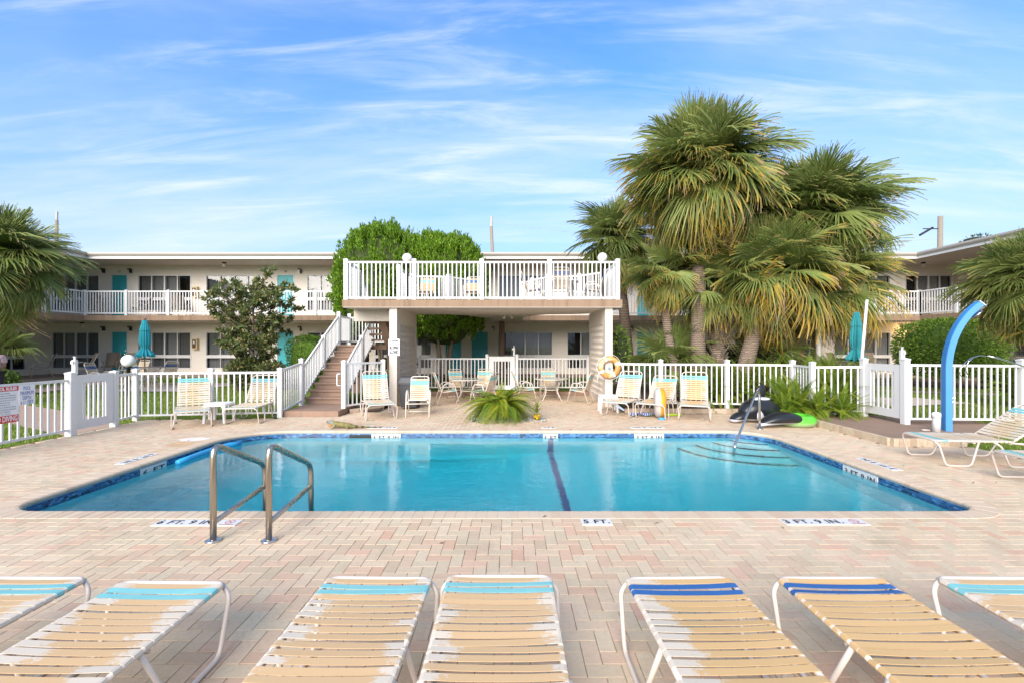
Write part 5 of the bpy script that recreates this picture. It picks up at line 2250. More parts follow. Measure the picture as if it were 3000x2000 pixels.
# ------------------------------------------------------------------ ladder rails, pool handrail
for x, lab in ((-2.685, 'left of the pair of stainless pool ladder rails'), (-2.185, 'right of the pair of stainless pool ladder rails')):
    e = empty('ladder_rail', (x, 4.09, 0), R(2), lab, 'pool rail')
    MB().tube(bend([(0, 0, 0), (0, 0, 0.87), (0.02, 0.88, 0.46), (0.02, 0.90, -0.9)], 0.13, 8), 0.0275, 14).build('hand_tube', M['steel'], e, True)
    MB().tube([(0.005, 0.015, 0.17), (0.02, 0.885, 0.225)], 0.024, 12).build('cross_tube', M['steel'], e, True)
    MB().lathe([(0.052, 0.002), (0.068, 0.004), (0.066, 0.014), (0.045, 0.02), (0.026, 0.02)], 22).build('base_flange', M['chrome'], e, True)
e = empty('entry_handrail', (5.20, 9.55, 0), 0, 'stainless handrail slanting into the pool over the entry steps', 'pool rail')
MB().tube(bend([(0, 0, 0), (-0.02, -0.02, 0.78), (-0.16, -0.16, 0.79), (-1.08, -1.12, -0.11), (-1.12, -1.16, -0.75)], 0.11, 6), 0.0245, 12).build('hand_tube', M['chrome'], e, True)
MB().lathe([(0.052, 0.002), (0.068, 0.004), (0.066, 0.014), (0.045, 0.02), (0.026, 0.02)], 20).build('base_flange', M['chrome'], e, True)


# ------------------------------------------------------------------ depth markers and signs
def nodive(parent, m, s, mat):
    mb = MB()
    mb.torus(0.42 * s, 0.035 * s, 20, 4)
    mb.bar((-0.3 * s, 0.3 * s, 0), (0.3 * s, -0.3 * s, 0), 0.06 * s, 0.012)
    mb.bar((-0.2 * s, -0.12 * s, 0), (0.12 * s, 0.12 * s, 0), 0.05 * s, 0.01)
    mb.v = [(x, y, z * 0.06) for x, y, z in mb.v]
    inst('no_diving_symbol', mb.mesh('no_diving_symbol', mat), parent, None, m)


def deck_marker(text, x, y, rz, w, label, symbol=False, h=0.15):
    e = empty('depth_marker', (x, y, 0.0065), rz, label, 'depth marker', None)
    MB().bb(-w / 2, w / 2, -h / 2, h / 2, -0.012, 0.0).build('plate', M['marker'], e)
    tw = w * (0.70 if symbol else 0.86)
    xo = -w * 0.13 if symbol else 0.0
    me = text_mesh(text, 0.135, M['ink_black'], 0.0006, 0.003, 1.1)
    bx = max(v.co.x for v in me.vertices) - min(v.co.x for v in me.vertices)
    inst('lettering', me, e, None, Matrix.Translation((xo, -0.0, 0.0015)) @ Matrix.Diagonal((tw / bx, 0.92, 1, 1)))
    if symbol:
        nodive(e, Matrix.Translation((w * 0.38, 0.015, 0.0015)), 0.10, M['ink_red'])
        inst('lettering', text_mesh('NO DIVING', 0.026, M['ink_red'], 0.0005), e, None, Matrix.Translation((w * 0.38, -0.055, 0.0015)))
    return e


M['marker'] = simple('marker_enamel', (0.64, 0.63, 0.61), 0.5, var=0.10, scale=20)
deck_marker('6 FT. 9 IN.', -3.11, 4.505, 0, 0.82, 'six foot nine depth marker with no diving symbol, by the ladder rails', True)
deck_marker('5 FT.', 0.84, 4.525, 0, 0.30, 'five foot depth marker on the near deck edge')
deck_marker('3 FT. 9 IN.', 3.10, 4.525, 0, 0.82, 'three foot nine depth marker with no diving symbol on the near deck edge', True)
deck_marker('6 FT. 9 IN.', -2.75, 9.70, R(180), 0.62, 'six foot nine depth marker on the far deck edge, behind the iguana tail')
deck_marker('5 FT.', 0.77, 9.70, R(180), 0.30, 'five foot depth marker on the far deck edge before the cycad')
deck_marker('3 FT. 9 IN.', 2.88, 9.70, R(180), 0.72, 'three foot nine depth marker on the far deck edge before the loungers')
deck_marker('6 FT. 9 IN.', -5.80, 7.05, R(-90), 0.66, 'six foot nine depth marker on the left pool edge')
deck_marker('3 FT. 9 IN.', 5.42, 6.75, R(90), 0.72, 'three foot nine depth marker on the right pool edge')


def wall_marker(text, x, y, rz, w, label):
    e = empty('depth_plate', (x, y, -0.062), rz, label, 'depth marker')
    MB().bb(-w / 2, w / 2, -0.006, 0.003, -0.148, 0.0).build('plate', M['marker'], e)
    me = text_mesh(text, 0.125, M['ink_black'], 0.0008, 0.003, 1.15)
    bx = max(v.co.x for v in me.vertices) - min(v.co.x for v in me.vertices)
    inst('lettering', me, e, None, Matrix.Translation((0, -0.0075, -0.078)) @ Matrix.Rotation(R(90), 4, 'X') @ Matrix.Diagonal((w * 0.86 / bx, 0.86, 1, 1)))


wall_marker('6 FT 9 IN', X(1131, 9.34), PY1 + 0.008, 0, 0.60, 'half sunk depth plate on the far wall beside the skimmer mouth')
wall_marker('5 FT', X(1613, 9.34), PY1 + 0.008, 0, 0.30, 'half sunk depth plate on the far wall above the blue stripe')
wall_marker('3 FT 9 IN', X(1902, 9.34), PY1 + 0.008, 0, 0.61, 'half sunk depth plate on the far wall near the entry steps')
wall_marker('6 FT', PX0 - 0.008, 6.93, R(90), 0.50, 'half sunk depth plate on the left wall by the foam noodle')
wall_marker('3 FT 9 IN', PX1 + 0.008, 6.62, R(-90), 0.66, 'half sunk depth plate on the right pool wall')


def sign(name, label, loc, rz, w, h, mat=None):
    e = empty(name, loc, rz, label, 'sign')
    pts_ = bend([(-w / 2, 0, -h / 2), (w / 2, 0, -h / 2), (w / 2, 0, h / 2), (-w / 2, 0, h / 2)], 0.02, 3, True)
    mb = MB()
    K = len(pts_)
    mb.v = [(p.x, 0.0, p.z) for p in pts_] + [(p.x, 0.006, p.z) for p in pts_]
    mb.f = [tuple(range(K)), tuple(reversed(range(K, 2 * K)))] + [(i, K + i, K + (i + 1) % K, (i + 1) % K) for i in range(K)]
    mb.build('plate', mat or M['sign_white'], e)
    return e


def line(e, text, z, size, mat, width=None, x=0.0, bold=0.0, hs=1.0):
    me = text_mesh(text, size, mat, 0.0006, bold)
    bx = max(v.co.x for v in me.vertices) - min(v.co.x for v in me.vertices)
    k = (width / bx) if width else 1.0
    inst('lettering', me, e, None, Matrix.Translation((x, -0.0016, z)) @ Matrix.Rotation(R(90), 4, 'X') @ Matrix.Diagonal((k, hs, 1, 1)))


s_ = sign('warning_sign', 'white warning sign reading no diving allowed on the left column', (X(1152, 12.9), 12.985, at(1152, 1017, 12.95).z), 0, 0.315, 0.47)
line(s_, 'WARNING', 0.178, 0.06, M['ink_black'], 0.20, 0.028, 0.003)
tri = MB().poly([(-0.125, -0.0015, 0.158), (-0.075, -0.0015, 0.158), (-0.10, -0.0015, 0.20)])
tri.build('warning_triangle', M['ink_black'], s_)
line(s_, 'NO DIVING', -0.015, 0.10, M['ink_black'], 0.265, 0, 0.006, 1.3)
line(s_, 'ALLOWED', -0.145, 0.10, M['ink_black'], 0.24, 0, 0.006, 1.3)

# pool rules and depth signs on the left fence, facing the pool (+X)
def fence_sign_at(px):
    Y = -8.54 * FOC / (px - 1500.0)
    return Y


y_hi, y_lo = fence_sign_at(53), fence_sign_at(-24)
w_ = abs(y_hi - y_lo)
s_ = sign('rules_sign', 'red and white pool rules sign hung on the fence at the left edge', (-8.535, (y_hi + y_lo) / 2, 0.755), R(90), w_, 0.62)
MB().bb(-w_ / 2, w_ / 2, -0.002, -0.0005, 0.225, 0.305).build('red_band', M['red'], s_)
MB().bb(-w_ / 2, w_ / 2, -0.002, -0.0005, -0.308, -0.185).build('red_band', M['red'], s_)
line(s_, 'POOL RULES', 0.263, 0.075, M['sign_white'], w_ * 0.86, 0, 0.003)
line(s_, 'NO DIVING', -0.247, 0.115, M['sign_white'], w_ * 0.92, 0, 0.003, 1.1)
for i, tx in enumerate(['SHOWER BEFORE ENTERING', 'NO FOOD OR ANIMALS IN THE FENCED POOL', 'NO GLASS WITHIN FEET FROM UNFENCED POOL', 'NO BEVERAGES IN POOL OR ON DECK', 'POOL HOURS DAWN TO DUSK', 'MAXIMUM WATER TEMP IS 104 F', 'DO NOT USE POOL IF YOU ARE ILL WITH DIARRHEA', 'DO NOT SWALLOW THE WATER IT IS RECIRCULATED', 'BATHING LOAD IS 20 PERSONS', 'PRIOR TO SWIM']):
    line(s_, tx, 0.188 - i * 0.039, 0.026, M['ink_grey'], w_ * (0.86 if len(tx) > 30 else 0.62), -w_ * (0.03 if len(tx) > 30 else 0.14))
y_hi, y_lo = fence_sign_at(101), fence_sign_at(55)
w_ = abs(y_hi - y_lo)
s_ = sign('depth_sign', 'small white sign with blue letters giving the pool maximum depth', (-8.535, (y_hi + y_lo) / 2, 0.89), R(90), w_, 0.345)
for tx, z, ww, mt in (('POOL', 0.115, 0.46, 'ink_blue'), ('MAXIMUM', 0.03, 0.82, 'ink_blue'), ('DEPTH:', -0.055, 0.56, 'ink_blue'), ('6 11  FEET', -0.135, 0.80, 'ink_blue')):
    line(s_, tx, z, 0.095, M[mt], w_ * ww)
s_ = sign('notice_sign', 'small grey notice sign fixed on the right block wall', (2.655, 15.25, at(1738, 1003, 15.25).z), R(-90), 0.30, 0.40)
MB().bb(-.13, .13, -0.002, -.0005, -.18, .18).build('panel', M['ink_grey'], s_)
MB().bb(-.12, .12, -0.0035, -.0021, -.17, .17).build('panel', M['marker'], s_)
line(s_, 'NO', 0.07, 0.15, M['ink_black'], 0.16)
line(s_, 'LIFEGUARD', -0.05, 0.06, M['ink_black'], 0.21)
line(s_, 'ON DUTY', -0.11, 0.06, M['ink_black'], 0.18)

# electric box, bin
tag(MB().bb(X(1217, 15.9), X(1236, 15.9), 15.75, 15.9, at(0, 1040, 15.8).z, at(0, 1011, 15.8).z).build('electrical_box', M['frame_white']), 'grey electrical box on the end of the left block wall', 'box')
bn = empty('wheeled_bin', (-2.86, 12.75, 0), R(4), 'dark grey lidded wheeled bin standing behind the ivory armchair', 'bin')
M['bin'] = simple('bin_plastic', (0.055, 0.058, 0.062), 0.5, var=0.1)
bb_ = MB()
for z, a, b in ((0.05, 0.22, 0.24), (0.68, 0.275, 0.31)):
    bb_.v += [tuple(p) for p in bend([(-a, -b, z), (a, -b, z), (a, b, z), (-a, b, z)], 0.06, 3, True)]
K = len(bb_.v) // 2
bb_.f = [tuple(reversed(range(K))), tuple(range(K, 2 * K))] + [(i, (i + 1) % K, K + (i + 1) % K, K + i) for i in range(K)]
bb_.build('body', M['bin'], bn)
ld = MB()
for z, a, b in ((0.685, 0.30, 0.33), (0.74, 0.30, 0.33), (0.86, 0.25, 0.27), (0.885, 0.20, 0.22)):
    ld.v += [tuple(p) for p in bend([(-a, -b, z), (a, -b, z), (a, b, z), (-a, b, z)], 0.07, 3, True)]
ld.f = [tuple(reversed(range(K))), tuple(range(3 * K, 4 * K))] + [(l * K + i, l * K + (i + 1) % K, (l + 1) * K + (i + 1) % K, (l + 1) * K + i) for l in range(3) for i in range(K)]
ld.build('lid', M['bin'], bn)
for sx in (-1, 1):
    MB().lathe([(0.0001, -.02), (.09, -.02), (.09, .02), (.0001, .02)], 16, (sx * .22, .20, .09), Matrix.Rotation(R(90), 3, 'Y')).build('wheel', M['ink_black'], bn)

# ------------------------------------------------------------------ life ring
lr = empty('life_ring', (X(1786, 12.9), 12.93, 1.13), 0, 'weathered orange and white life ring hung on the right column', 'life ring')


def ring_mat():
    t = NT('faded_orange_vinyl')
    n = t.noise(3.2, 4, 0.6)
    c = t.colramp(n, [(0.36, (0.72, 0.64, 0.50)), (0.46, (0.68, 0.38, 0.13)), (0.54, (0.72, 0.20, 0.035)), (0.6, (0.70, 0.42, 0.18)), (0.68, (0.76, 0.70, 0.60))])
    t.bsdf(c, 0.6)
    return t.m


rx = Matrix.Rotation(R(90), 3, 'X')
MB().torus(0.245, 0.078, 44, 14, rx).build('ring', ring_mat(), lr, True)
for k in range(4):
    a = R(28 + 90 * k)
    pts_ = []
    c = Vector((0.245 * math.cos(a), 0, 0.245 * math.sin(a)))
    tg = Vector((-math.sin(a), 0, math.cos(a)))
    rad = Vector((math.cos(a), 0, math.sin(a)))
    mb = MB()
    for off in (-0.032, 0.032):
        for q in range(16):
            b = 2 * math.pi * q / 16
            mb.v.append(tuple(c + tg * off + (rad * math.cos(b) + Vector((0, 1, 0)) * math.sin(b)) * 0.0805))
    for q in range(16):
        r_ = (q + 1) % 16
        mb.f.append((q, r_, 16 + r_, 16 + q))
    mb.build('band', M['sign_white'], lr, True)
rp = []
for i in range(60):
    a = 2 * math.pi * i / 59
    rr = 0.335 + 0.03 * abs(math.sin(2 * a - R(56)))
    rp.append((rr * math.cos(a), -0.02, rr * math.sin(a) - 0.01))
MB().tube(rp, 0.006, 5).tube(bend([(0.33, -.02, .05), (0.42, -.03, -.10), (0.30, -.03, -.36), (0.16, -.03, -.42), (0.26, -.02, -.2)], .12, 5), .006, 5).tube(bend([(-0.31, -.02, -.12), (-0.33, -.03, -.28), (-0.36, -.03, -.40)], .1, 4), .006, 5).tube(bend([(0.36, -.02, .02), (0.45, -.03, -.16), (0.40, -.02, -.38), (0.34, -.02, -.30)], .1, 4), .006, 5).build('rope', M['resin'], lr, True)
mb = MB().tube([(0.0, 0.03, 0.16), (0.0, 0.02, 0.02)], .004, 5)
mb.build('cord', M['resin'], lr)
MB().ball((0, 0.0, -0.02), 0.035, 12, 8, 1.1).build('float', simple('float_blue', (0.16, 0.34, 0.58), 0.5), lr, True)

# ------------------------------------------------------------------ shower, pipe, hook
SHZ = 0.128
sh = empty('outdoor_shower', (8.33, 8.72, SHZ), R(-24), 'curved blue outdoor shower column on the brown platform', 'shower')


def shower_mat():
    t = NT('shower_blue')
    oc = t.coord()
    w = t.n('ShaderNodeTexNoise')
    w.inputs['Scale'].default_value = 3
    t.set(w.inputs['Vector'], t.mapping(oc, (1, 1, 0.3)))
    t.bsdf(t.mix(w.outputs[0], (0.035, 0.20, 0.52), (0.075, 0.30, 0.66)), 0.45)
    return t.m


M['shower'] = shower_mat()
path = [(0, 0, 0), (0, 0, 1.16)] + [(0.92 * (1 - math.cos(a)), 0, 1.16 + 1.42 * math.sin(a)) for a in np.linspace(0.06, 1.06, 14)]
path = [Vector(p) for p in path]
mb = MB()
prof_ = [(-0.115, -0.05), (-0.115, 0.05), (0.115, 0.05), (0.115, -0.05)]
# fluted section: across (local y) and depth
sec = []
for i in range(9):
    y = -0.10 + 0.2 * i / 8
    sec.append((y, 0.058 if i % 2 else 0.050))
sec += [(0.105, 0.045), (0.105, -0.05), (-0.105, -0.05), (-0.105, 0.045)]
K = len(sec)
for i, p in enumerate(path):
    t_ = (path[min(i + 1, len(path) - 1)] - path[max(i - 1, 0)]).normalized()
    nrm_ = Vector((-t_.z, 0, t_.x))           # outer face turns left and up
    for y, d in sec:
        mb.v.append(tuple(p + Vector((0, 1, 0)) * y + nrm_ * d))
for i in range(len(path) - 1):
    for a in range(K):
        b = (a + 1) % K
        mb.f.append((i * K + a, i * K + b, (i + 1) * K + b, (i + 1) * K + a))
mb.f.append(tuple(reversed(range(K))))
mb.f.append(tuple((len(path) - 1) * K + a for a in range(K)))
mb.build('column', M['shower'], sh)
tp = path[-1]
td = (path[-1] - path[-2]).normalized()
cp = MB().box(tp + td * 0.008, (0.012, 0.23, 0.125), td.to_track_quat('X', 'Z').to_matrix())
cp.build('end_cap', simple('cap_white', (0.7, 0.75, 0.8), 0.4), sh)
hd = path[-3] + Vector((td.z, 0, -td.x)) * 0.10
rt = Vector((td.z, 0, -td.x)).to_track_quat('-Z', 'Y').to_matrix()
MB().lathe([(0.015, 0.08), (0.02, 0.02), (0.10, 0.012), (0.115, 0.0), (0.11, -0.012), (0.0001, -0.014)], 22, hd, rt).build('shower_head', M['chrome'], sh, True)
MB().tube([(0.05, -0.02, 0.62), (0.11, -0.03, 0.62)], 0.014, 8).tube([(0.10, -0.06, 0.63), (0.10, 0.01, 0.61)], 0.008, 6).tube([(0.05, -0.02, 0.56), (0.08, -0.03, 0.55)], 0.02, 8).build('tap', M['chrome'], sh)
pp = empty('capped_pipe', (X(2743, 8.62), 8.62, SHZ), 0, 'short white capped pipe at the foot of the blue shower', 'pipe')
MB().lathe([(0.066, 0), (0.066, 0.27), (0.0665, 0.275)], 20).build('pipe', M['resin'], pp, True)
MB().lathe([(0.0715, 0.255), (0.0715, 0.33), (0.066, 0.35), (0.045, 0.362), (0.0001, 0.366)], 20).build('cap', M['resin'], pp, True)
MB().tube(bend([(-0.02, 0.10, 0.012), (-0.16, 0.14, 0.012), (-0.22, 0.06, 0.012), (-0.12, 0.02, 0.012), (-0.02, 0.09, 0.012)], .05, 5), 0.010, 8).build('hose', M['gutter'], pp, True)
hk = empty('rescue_hook', (10.3, 9.30, 1.40), 0, 'aluminium rescue hook pole with a looped end resting on the fence', 'rescue hook')
pts_ = [at(3080, 1090, 9.3), at(3000, 1073, 9.3), at(2930, 1050, 9.3), at(2895, 1042, 9.3)]
off = Vector((10.3, 9.30, 1.40))
MB().tube([p - off for p in pts_], 0.016, 8).build('pole', M['chrome'], hk, True)
lpz = [(2895, 1042), (2870, 1041), (2845, 1048), (2825, 1064), (2813, 1082), (2812, 1096), (2820, 1105), (2830, 1106), (2835, 1098), (2830, 1085), (2829, 1075), (2838, 1058), (2855, 1046)]
MB().tube([at(a, b, 9.3 + 0.03 * math.sin(i)) - off for i, (a, b) in enumerate(lpz)], 0.009, 7).build('loop', M['chrome'], hk, True)
# ------------------------------------------------------------------ pool toys
def ell(mb, c, rx_, ry_, rz_, nu=20, nv=12, rot=None):
    b = len(mb.v)
    for i in range(nv + 1):
        th_ = math.pi * i / nv
        for k in range(nu):
            a = 2 * math.pi * k / nu
            p = Vector((rx_ * math.sin(th_) * math.cos(a), ry_ * math.sin(th_) * math.sin(a), rz_ * math.cos(th_)))
            if rot is not None:
                p = rot @ p
            mb.v.append(tuple(p + Vector(c)))
    for i in range(nv):
        for k in range(nu):
            l = (k + 1) % nu
            mb.f.append((b + i * nu + k, b + (i + 1) * nu + k, b + (i + 1) * nu + l, b + i * nu + l))
    return mb


def two_tone(name, top, bottom, z, soft=0.01):
    t = NT(name)
    s = t.n('ShaderNodeSeparateXYZ')
    t.set(s.inputs[0], t.coord())
    n = t.noise(14, 3, 0.5)
    b = t.bump(n, 0.06, 0.02)
    t.bsdf(t.mix(t.ramp(s.outputs[2], z - soft, z + soft), bottom, top), 0.28, 0, b)
    return t.m


M['vinyl_black'] = two_tone('float_black_white', (0.014, 0.015, 0.018), (0.55, 0.56, 0.62), 0.09)
M['vinyl_white'] = simple('float_white', (0.58, 0.59, 0.65), 0.3)
wh = empty('inflatable_whale', (5.70, 10.45, 0), R(8), 'black and white inflatable whale lying beside the ferns', 'pool float')
body = MB()
pth = [(-0.52, -0.06, 0.12), (-0.44, -0.05, 0.19), (-0.30, -0.02, 0.25), (-0.10, 0.0, 0.29), (0.12, 0.03, 0.28), (0.34, 0.10, 0.23), (0.58, 0.20, 0.17), (0.80, 0.30, 0.11), (0.92, 0.35, 0.09)]
body.tube(pth, [0.03, 0.16, 0.235, 0.28, 0.275, 0.22, 0.15, 0.08, 0.02], 20)
body.build('body', M['vinyl_black'], wh, True)
df = MB()
for s, wv in ((-1, 1), (1, 1)):
    pass
ell(df, (0.06, 0.10, 0.62), 0.14, 0.055, 0.24, 16, 12, Matrix.Rotation(R(24), 3, 'Y'))
df.build('dorsal_fin', simple('float_black', (0.014, 0.015, 0.018), 0.3), wh, True)
fl_ = MB()
ell(fl_, (-0.56, -0.06, 0.15), 0.24, 0.17, 0.10, 20, 12, Matrix.Rotation(R(-24), 3, 'Y'))
fl_.build('side_fin', M['vinyl_black'], wh, True)
tf_ = MB()
npts = 17
pp_ = []
rr_ = []
for i in range(npts):
    t = i / (npts - 1)
    pp_.append((-0.60 + 1.22 * t, -0.74 + 0.02 * math.sin(t * 3), 0.055 + 0.15 * math.sin(math.pi * t) ** 0.9))
    rr_.append(max(0.008, 0.135 * math.sin(math.pi * min(1, t * 0.94 + 0.03)) ** 0.75))
tf_.tube(pp_, rr_, 18)
b0 = 0
tf_.v = [(x, -0.74 + (y + 0.74) * 1.7, max(0.004, z)) for x, y, z in tf_.v]
tf_.build('tail_fluke', two_tone('fluke_black_white', (0.014, 0.015, 0.018), (0.55, 0.56, 0.62), 0.115), wh, True)
ep = MB()
ell(ep, (-0.16, -0.235, 0.17), 0.12, 0.04, 0.15, 14, 10, Matrix.Rotation(R(18), 3, 'Z'))
ep.build('eye_patch', M['vinyl_white'], wh, True)
sp__ = MB()
ell(sp__, (-0.02, -0.05, 0.53), 0.23, 0.10, 0.045, 16, 8)
sp__.build('saddle_patch', M['vinyl_white'], wh, True)
hdl = MB().tube(bend([(-0.36, -0.12, 0.44), (-0.40, -0.12, 0.52), (-0.30, -0.12, 0.56), (-0.26, -0.12, 0.50)], .04), .018, 8)
hdl.build('handle', M['black'], wh, True)


def clear_vinyl(name, c):
    t = NT(name)
    t.bsdf(c, 0.2, 0, None, 0.5, Transmission_Weight=0.25)
    return t.m


o = MB().torus(0.27, 0.125, 44, 16, None, (0, 0, 0.122)).build('swim_ring', two_tone('green_ring', (0.10, 0.52, 0.035), (0.30, 0.42, 0.20), 0.10, 0.05), None, True)
o.location = (6.22, 9.98, 0)
tag(o, 'bright green inflatable swim ring beside the whale and platform', 'swim ring')
yr = empty('swim_ring', (3.58, 11.02, 0), R(-14), 'orange and clear swim ring standing on edge between two loungers', 'swim ring')


def orange_ring():
    t = NT('orange_clear_ring')
    s = t.n('ShaderNodeSeparateXYZ')
    t.set(s.inputs[0], t.coord())
    t.bsdf(t.mix(t.ramp(s.outputs[0], -0.01, 0.01), (0.50, 0.48, 0.46), (0.72, 0.32, 0.02)), 0.25)
    return t.m


MB().torus(0.235, 0.135, 44, 16, Matrix.Rotation(R(90), 3, 'Y'), (0, 0, 0.37)).build('tube', orange_ring(), yr, True)
tag(MB().tube(bend([(3.32, 11.32, 0.035), (3.7, 11.30, 0.035), (4.2, 11.28, 0.035)], .1), 0.032, 12).build('foam_noodle', simple('lime_foam', (0.36, 0.50, 0.03), 0.7), None, True), 'lime green foam noodle on the deck behind the swim ring', 'foam noodle')
tag(MB().tube(bend([(-5.30, 7.22, -0.105), (-5.34, 7.8, -0.105), (-5.30, 8.35, -0.10), (-5.15, 8.62, -0.095)], .3, 6), 0.048, 14).build('foam_noodle', simple('blue_foam', (0.03, 0.33, 0.62), 0.5), None, True), 'bright blue foam noodle floating along the left pool wall', 'foam noodle')
tw_ = MB()
nx_, ny_ = 16, 8
for j in range(ny_):
    for i in range(nx_):
        u, v = i / (nx_ - 1), j / (ny_ - 1)
        tw_.v.append((-0.35 + 0.7 * u + 0.03 * math.sin(9 * v), -0.12 + 0.24 * v, 0.012 + 0.085 * abs(math.sin(6.3 * u + 2 * v)) * (0.5 + 0.5 * math.sin(3 * v + u * 5) ** 2)))
for j in range(ny_ - 1):
    for i in range(nx_ - 1):
        a = j * nx_ + i
        tw_.f.append((a, a + 1, a + nx_ + 1, a + nx_))


def towel_mat():
    t = NT('patterned_towel')
    w = t.n('ShaderNodeTexWave')
    w.inputs['Scale'].default_value = 7
    w.inputs['Distortion'].default_value = 6
    t.set(w.inputs['Vector'], t.coord())
    t.bsdf(t.mix(t.ramp(w.outputs['Fac'], 0.55, 0.62), (0.015, 0.05, 0.26), (0.5, 0.55, 0.62)), 0.9)
    return t.m


o = tw_.build('beach_towel', towel_mat(), None, True)
o.location = (3.28, 11.28, 0)
tag(o, 'crumpled blue and white towel under the loungers', 'towel')
o = MB().lathe([(0.0001, 0.0), (0.075, 0.0), (0.082, 0.012), (0.075, 0.045), (0.06, 0.05), (0.0001, 0.05)], 18, sx=1.2, sy=0.7).build('toy_lid', simple('toy_blue', (0.03, 0.30, 0.66), 0.4), None, True)
o.location = (X(1940, 10.75), 10.75, 0)
tag(o, 'small bright blue plastic toy on the pavers before the loungers', 'toy')


# ------------------------------------------------------------------ skinned bodies
def skinned(name, verts, edges, radii, mat, parent, root=0, sub=2):
    me = bpy.data.meshes.new(name)
    me.from_pydata(verts, edges, [])
    o = bpy.data.objects.new(name, me)
    col.objects.link(o)
    sk_ = o.modifiers.new('skin', 'SKIN')
    sk_.use_smooth_shade = True
    sb_ = o.modifiers.new('sub', 'SUBSURF')
    sb_.levels = sb_.render_levels = sub
    lay = me.skin_vertices[0] if me.skin_vertices else None
    if lay is None:
        bpy.context.view_layer.objects.active = o
        bpy.ops.mesh.customdata_skin_add()
        lay = me.skin_vertices[0]
    for i, r in enumerate(radii):
        lay.data[i].radius = r if isinstance(r, tuple) else (r, r)
        lay.data[i].use_root = (i == root)
    dg = bpy.context.evaluated_depsgraph_get()
    m2 = bpy.data.meshes.new_from_object(o.evaluated_get(dg))
    bpy.data.objects.remove(o)
    m2.materials.clear()
    m2.materials.append(mat)
    m2.polygons.foreach_set('use_smooth', [True] * len(m2.polygons))
    return inst(name, m2, parent)


def iguana_mat():
    t = NT('iguana_skin')
    s = t.n('ShaderNodeSeparateXYZ')
    t.set(s.inputs[0], t.coord())
    n = t.noise(30, 4, 0.6)
    base = t.mix(t.ramp(n, 0.35, 0.65), (0.13, 0.13, 0.035), (0.26, 0.20, 0.07))
    head = t.ramp(s.outputs[0], -0.30, -0.36)
    c = t.mix(head, base, (0.20, 0.21, 0.19))
    w = t.math('SINE', t.math('MULTIPLY', s.outputs[0], 52.0))
    band = t.math('MULTIPLY', t.ramp(w, 0.1, 0.45), t.ramp(s.outputs[0], 0.02, 0.10))
    c = t.mix(band, c, (0.035, 0.022, 0.014))
    t.bsdf(c, 0.7, 0, t.bump(n, 0.4, 0.01))
    return t.m


ig = empty('iguana', (X(1024, 9.62), 9.62, 0.004), R(4), 'brown green iguana with banded tail lying on the far pool edge', 'iguana')
V_ = [(-0.20, 0, .085), (-0.30, 0, .095), (-0.37, 0, .13), (-0.43, 0, .145), (-0.485, 0, .125),      # body, neck, head, snout
      (-0.08, 0, .07), (0.02, 0, .05), (0.14, 0, .035), (0.30, 0.01, .024), (0.46, 0.03, .016), (0.60, 0.06, .010), (0.70, 0.10, .007),
      (-0.29, -.065, .06), (-0.31, -.10, .03), (-0.34, -.12, .008), (-0.29, .065, .06), (-0.33, .10, .03), (-0.36, .12, .008),
      (-0.04, -.07, .05), (0.0, -.115, .045), (-0.02, -.13, .008), (-0.04, .07, .05), (0.01, .115, .045), (-0.01, .13, .008)]
E_ = [(0, 1), (1, 2), (2, 3), (3, 4), (0, 5), (5, 6), (6, 7), (7, 8), (8, 9), (9, 10), (10, 11), (1, 12), (12, 13), (13, 14), (1, 15), (15, 16), (16, 17), (6, 18), (18, 19), (19, 20), (6, 21), (21, 22), (22, 23)]
Rr = [.062, .055, .042, .040, .018, .060, .045, .030, .022, .015, .009, .004, .024, .017, .011, .024, .017, .011, .026, .018, .011, .026, .018, .011]
skinned('body', V_, E_, Rr, iguana_mat(), ig)
cr = MB()
for i in range(20):
    t = i / 19
    x = -0.40 + 0.62 * t
    z = 0.155 - 0.085 * t if t > 0.15 else 0.17
    h = 0.045 * (1 - 0.8 * t)
    cr.v += [(x - .011, -.004, z), (x + .011, -.004, z), (x, .006, z), (x + .008, 0, z + h)]
    b = i * 4
    cr.f += [(b, b + 1, b + 3), (b + 1, b + 2, b + 3), (b + 2, b, b + 3)]
cr.build('crest', simple('crest_rust', (0.26, 0.15, 0.08), 0.8), ig)
dl = MB()
ell(dl, (-0.40, 0, .085), .05, .008, .055, 12, 8)
dl.build('dewlap', simple('dewlap_orange', (0.36, 0.20, 0.06), 0.7), ig, True)
ey = MB().ball((-0.44, -.036, .155), .010, 8, 6).ball((-0.44, .036, .155), .010, 8, 6)
ey.build('eye', M['ink_black'], ig, True)

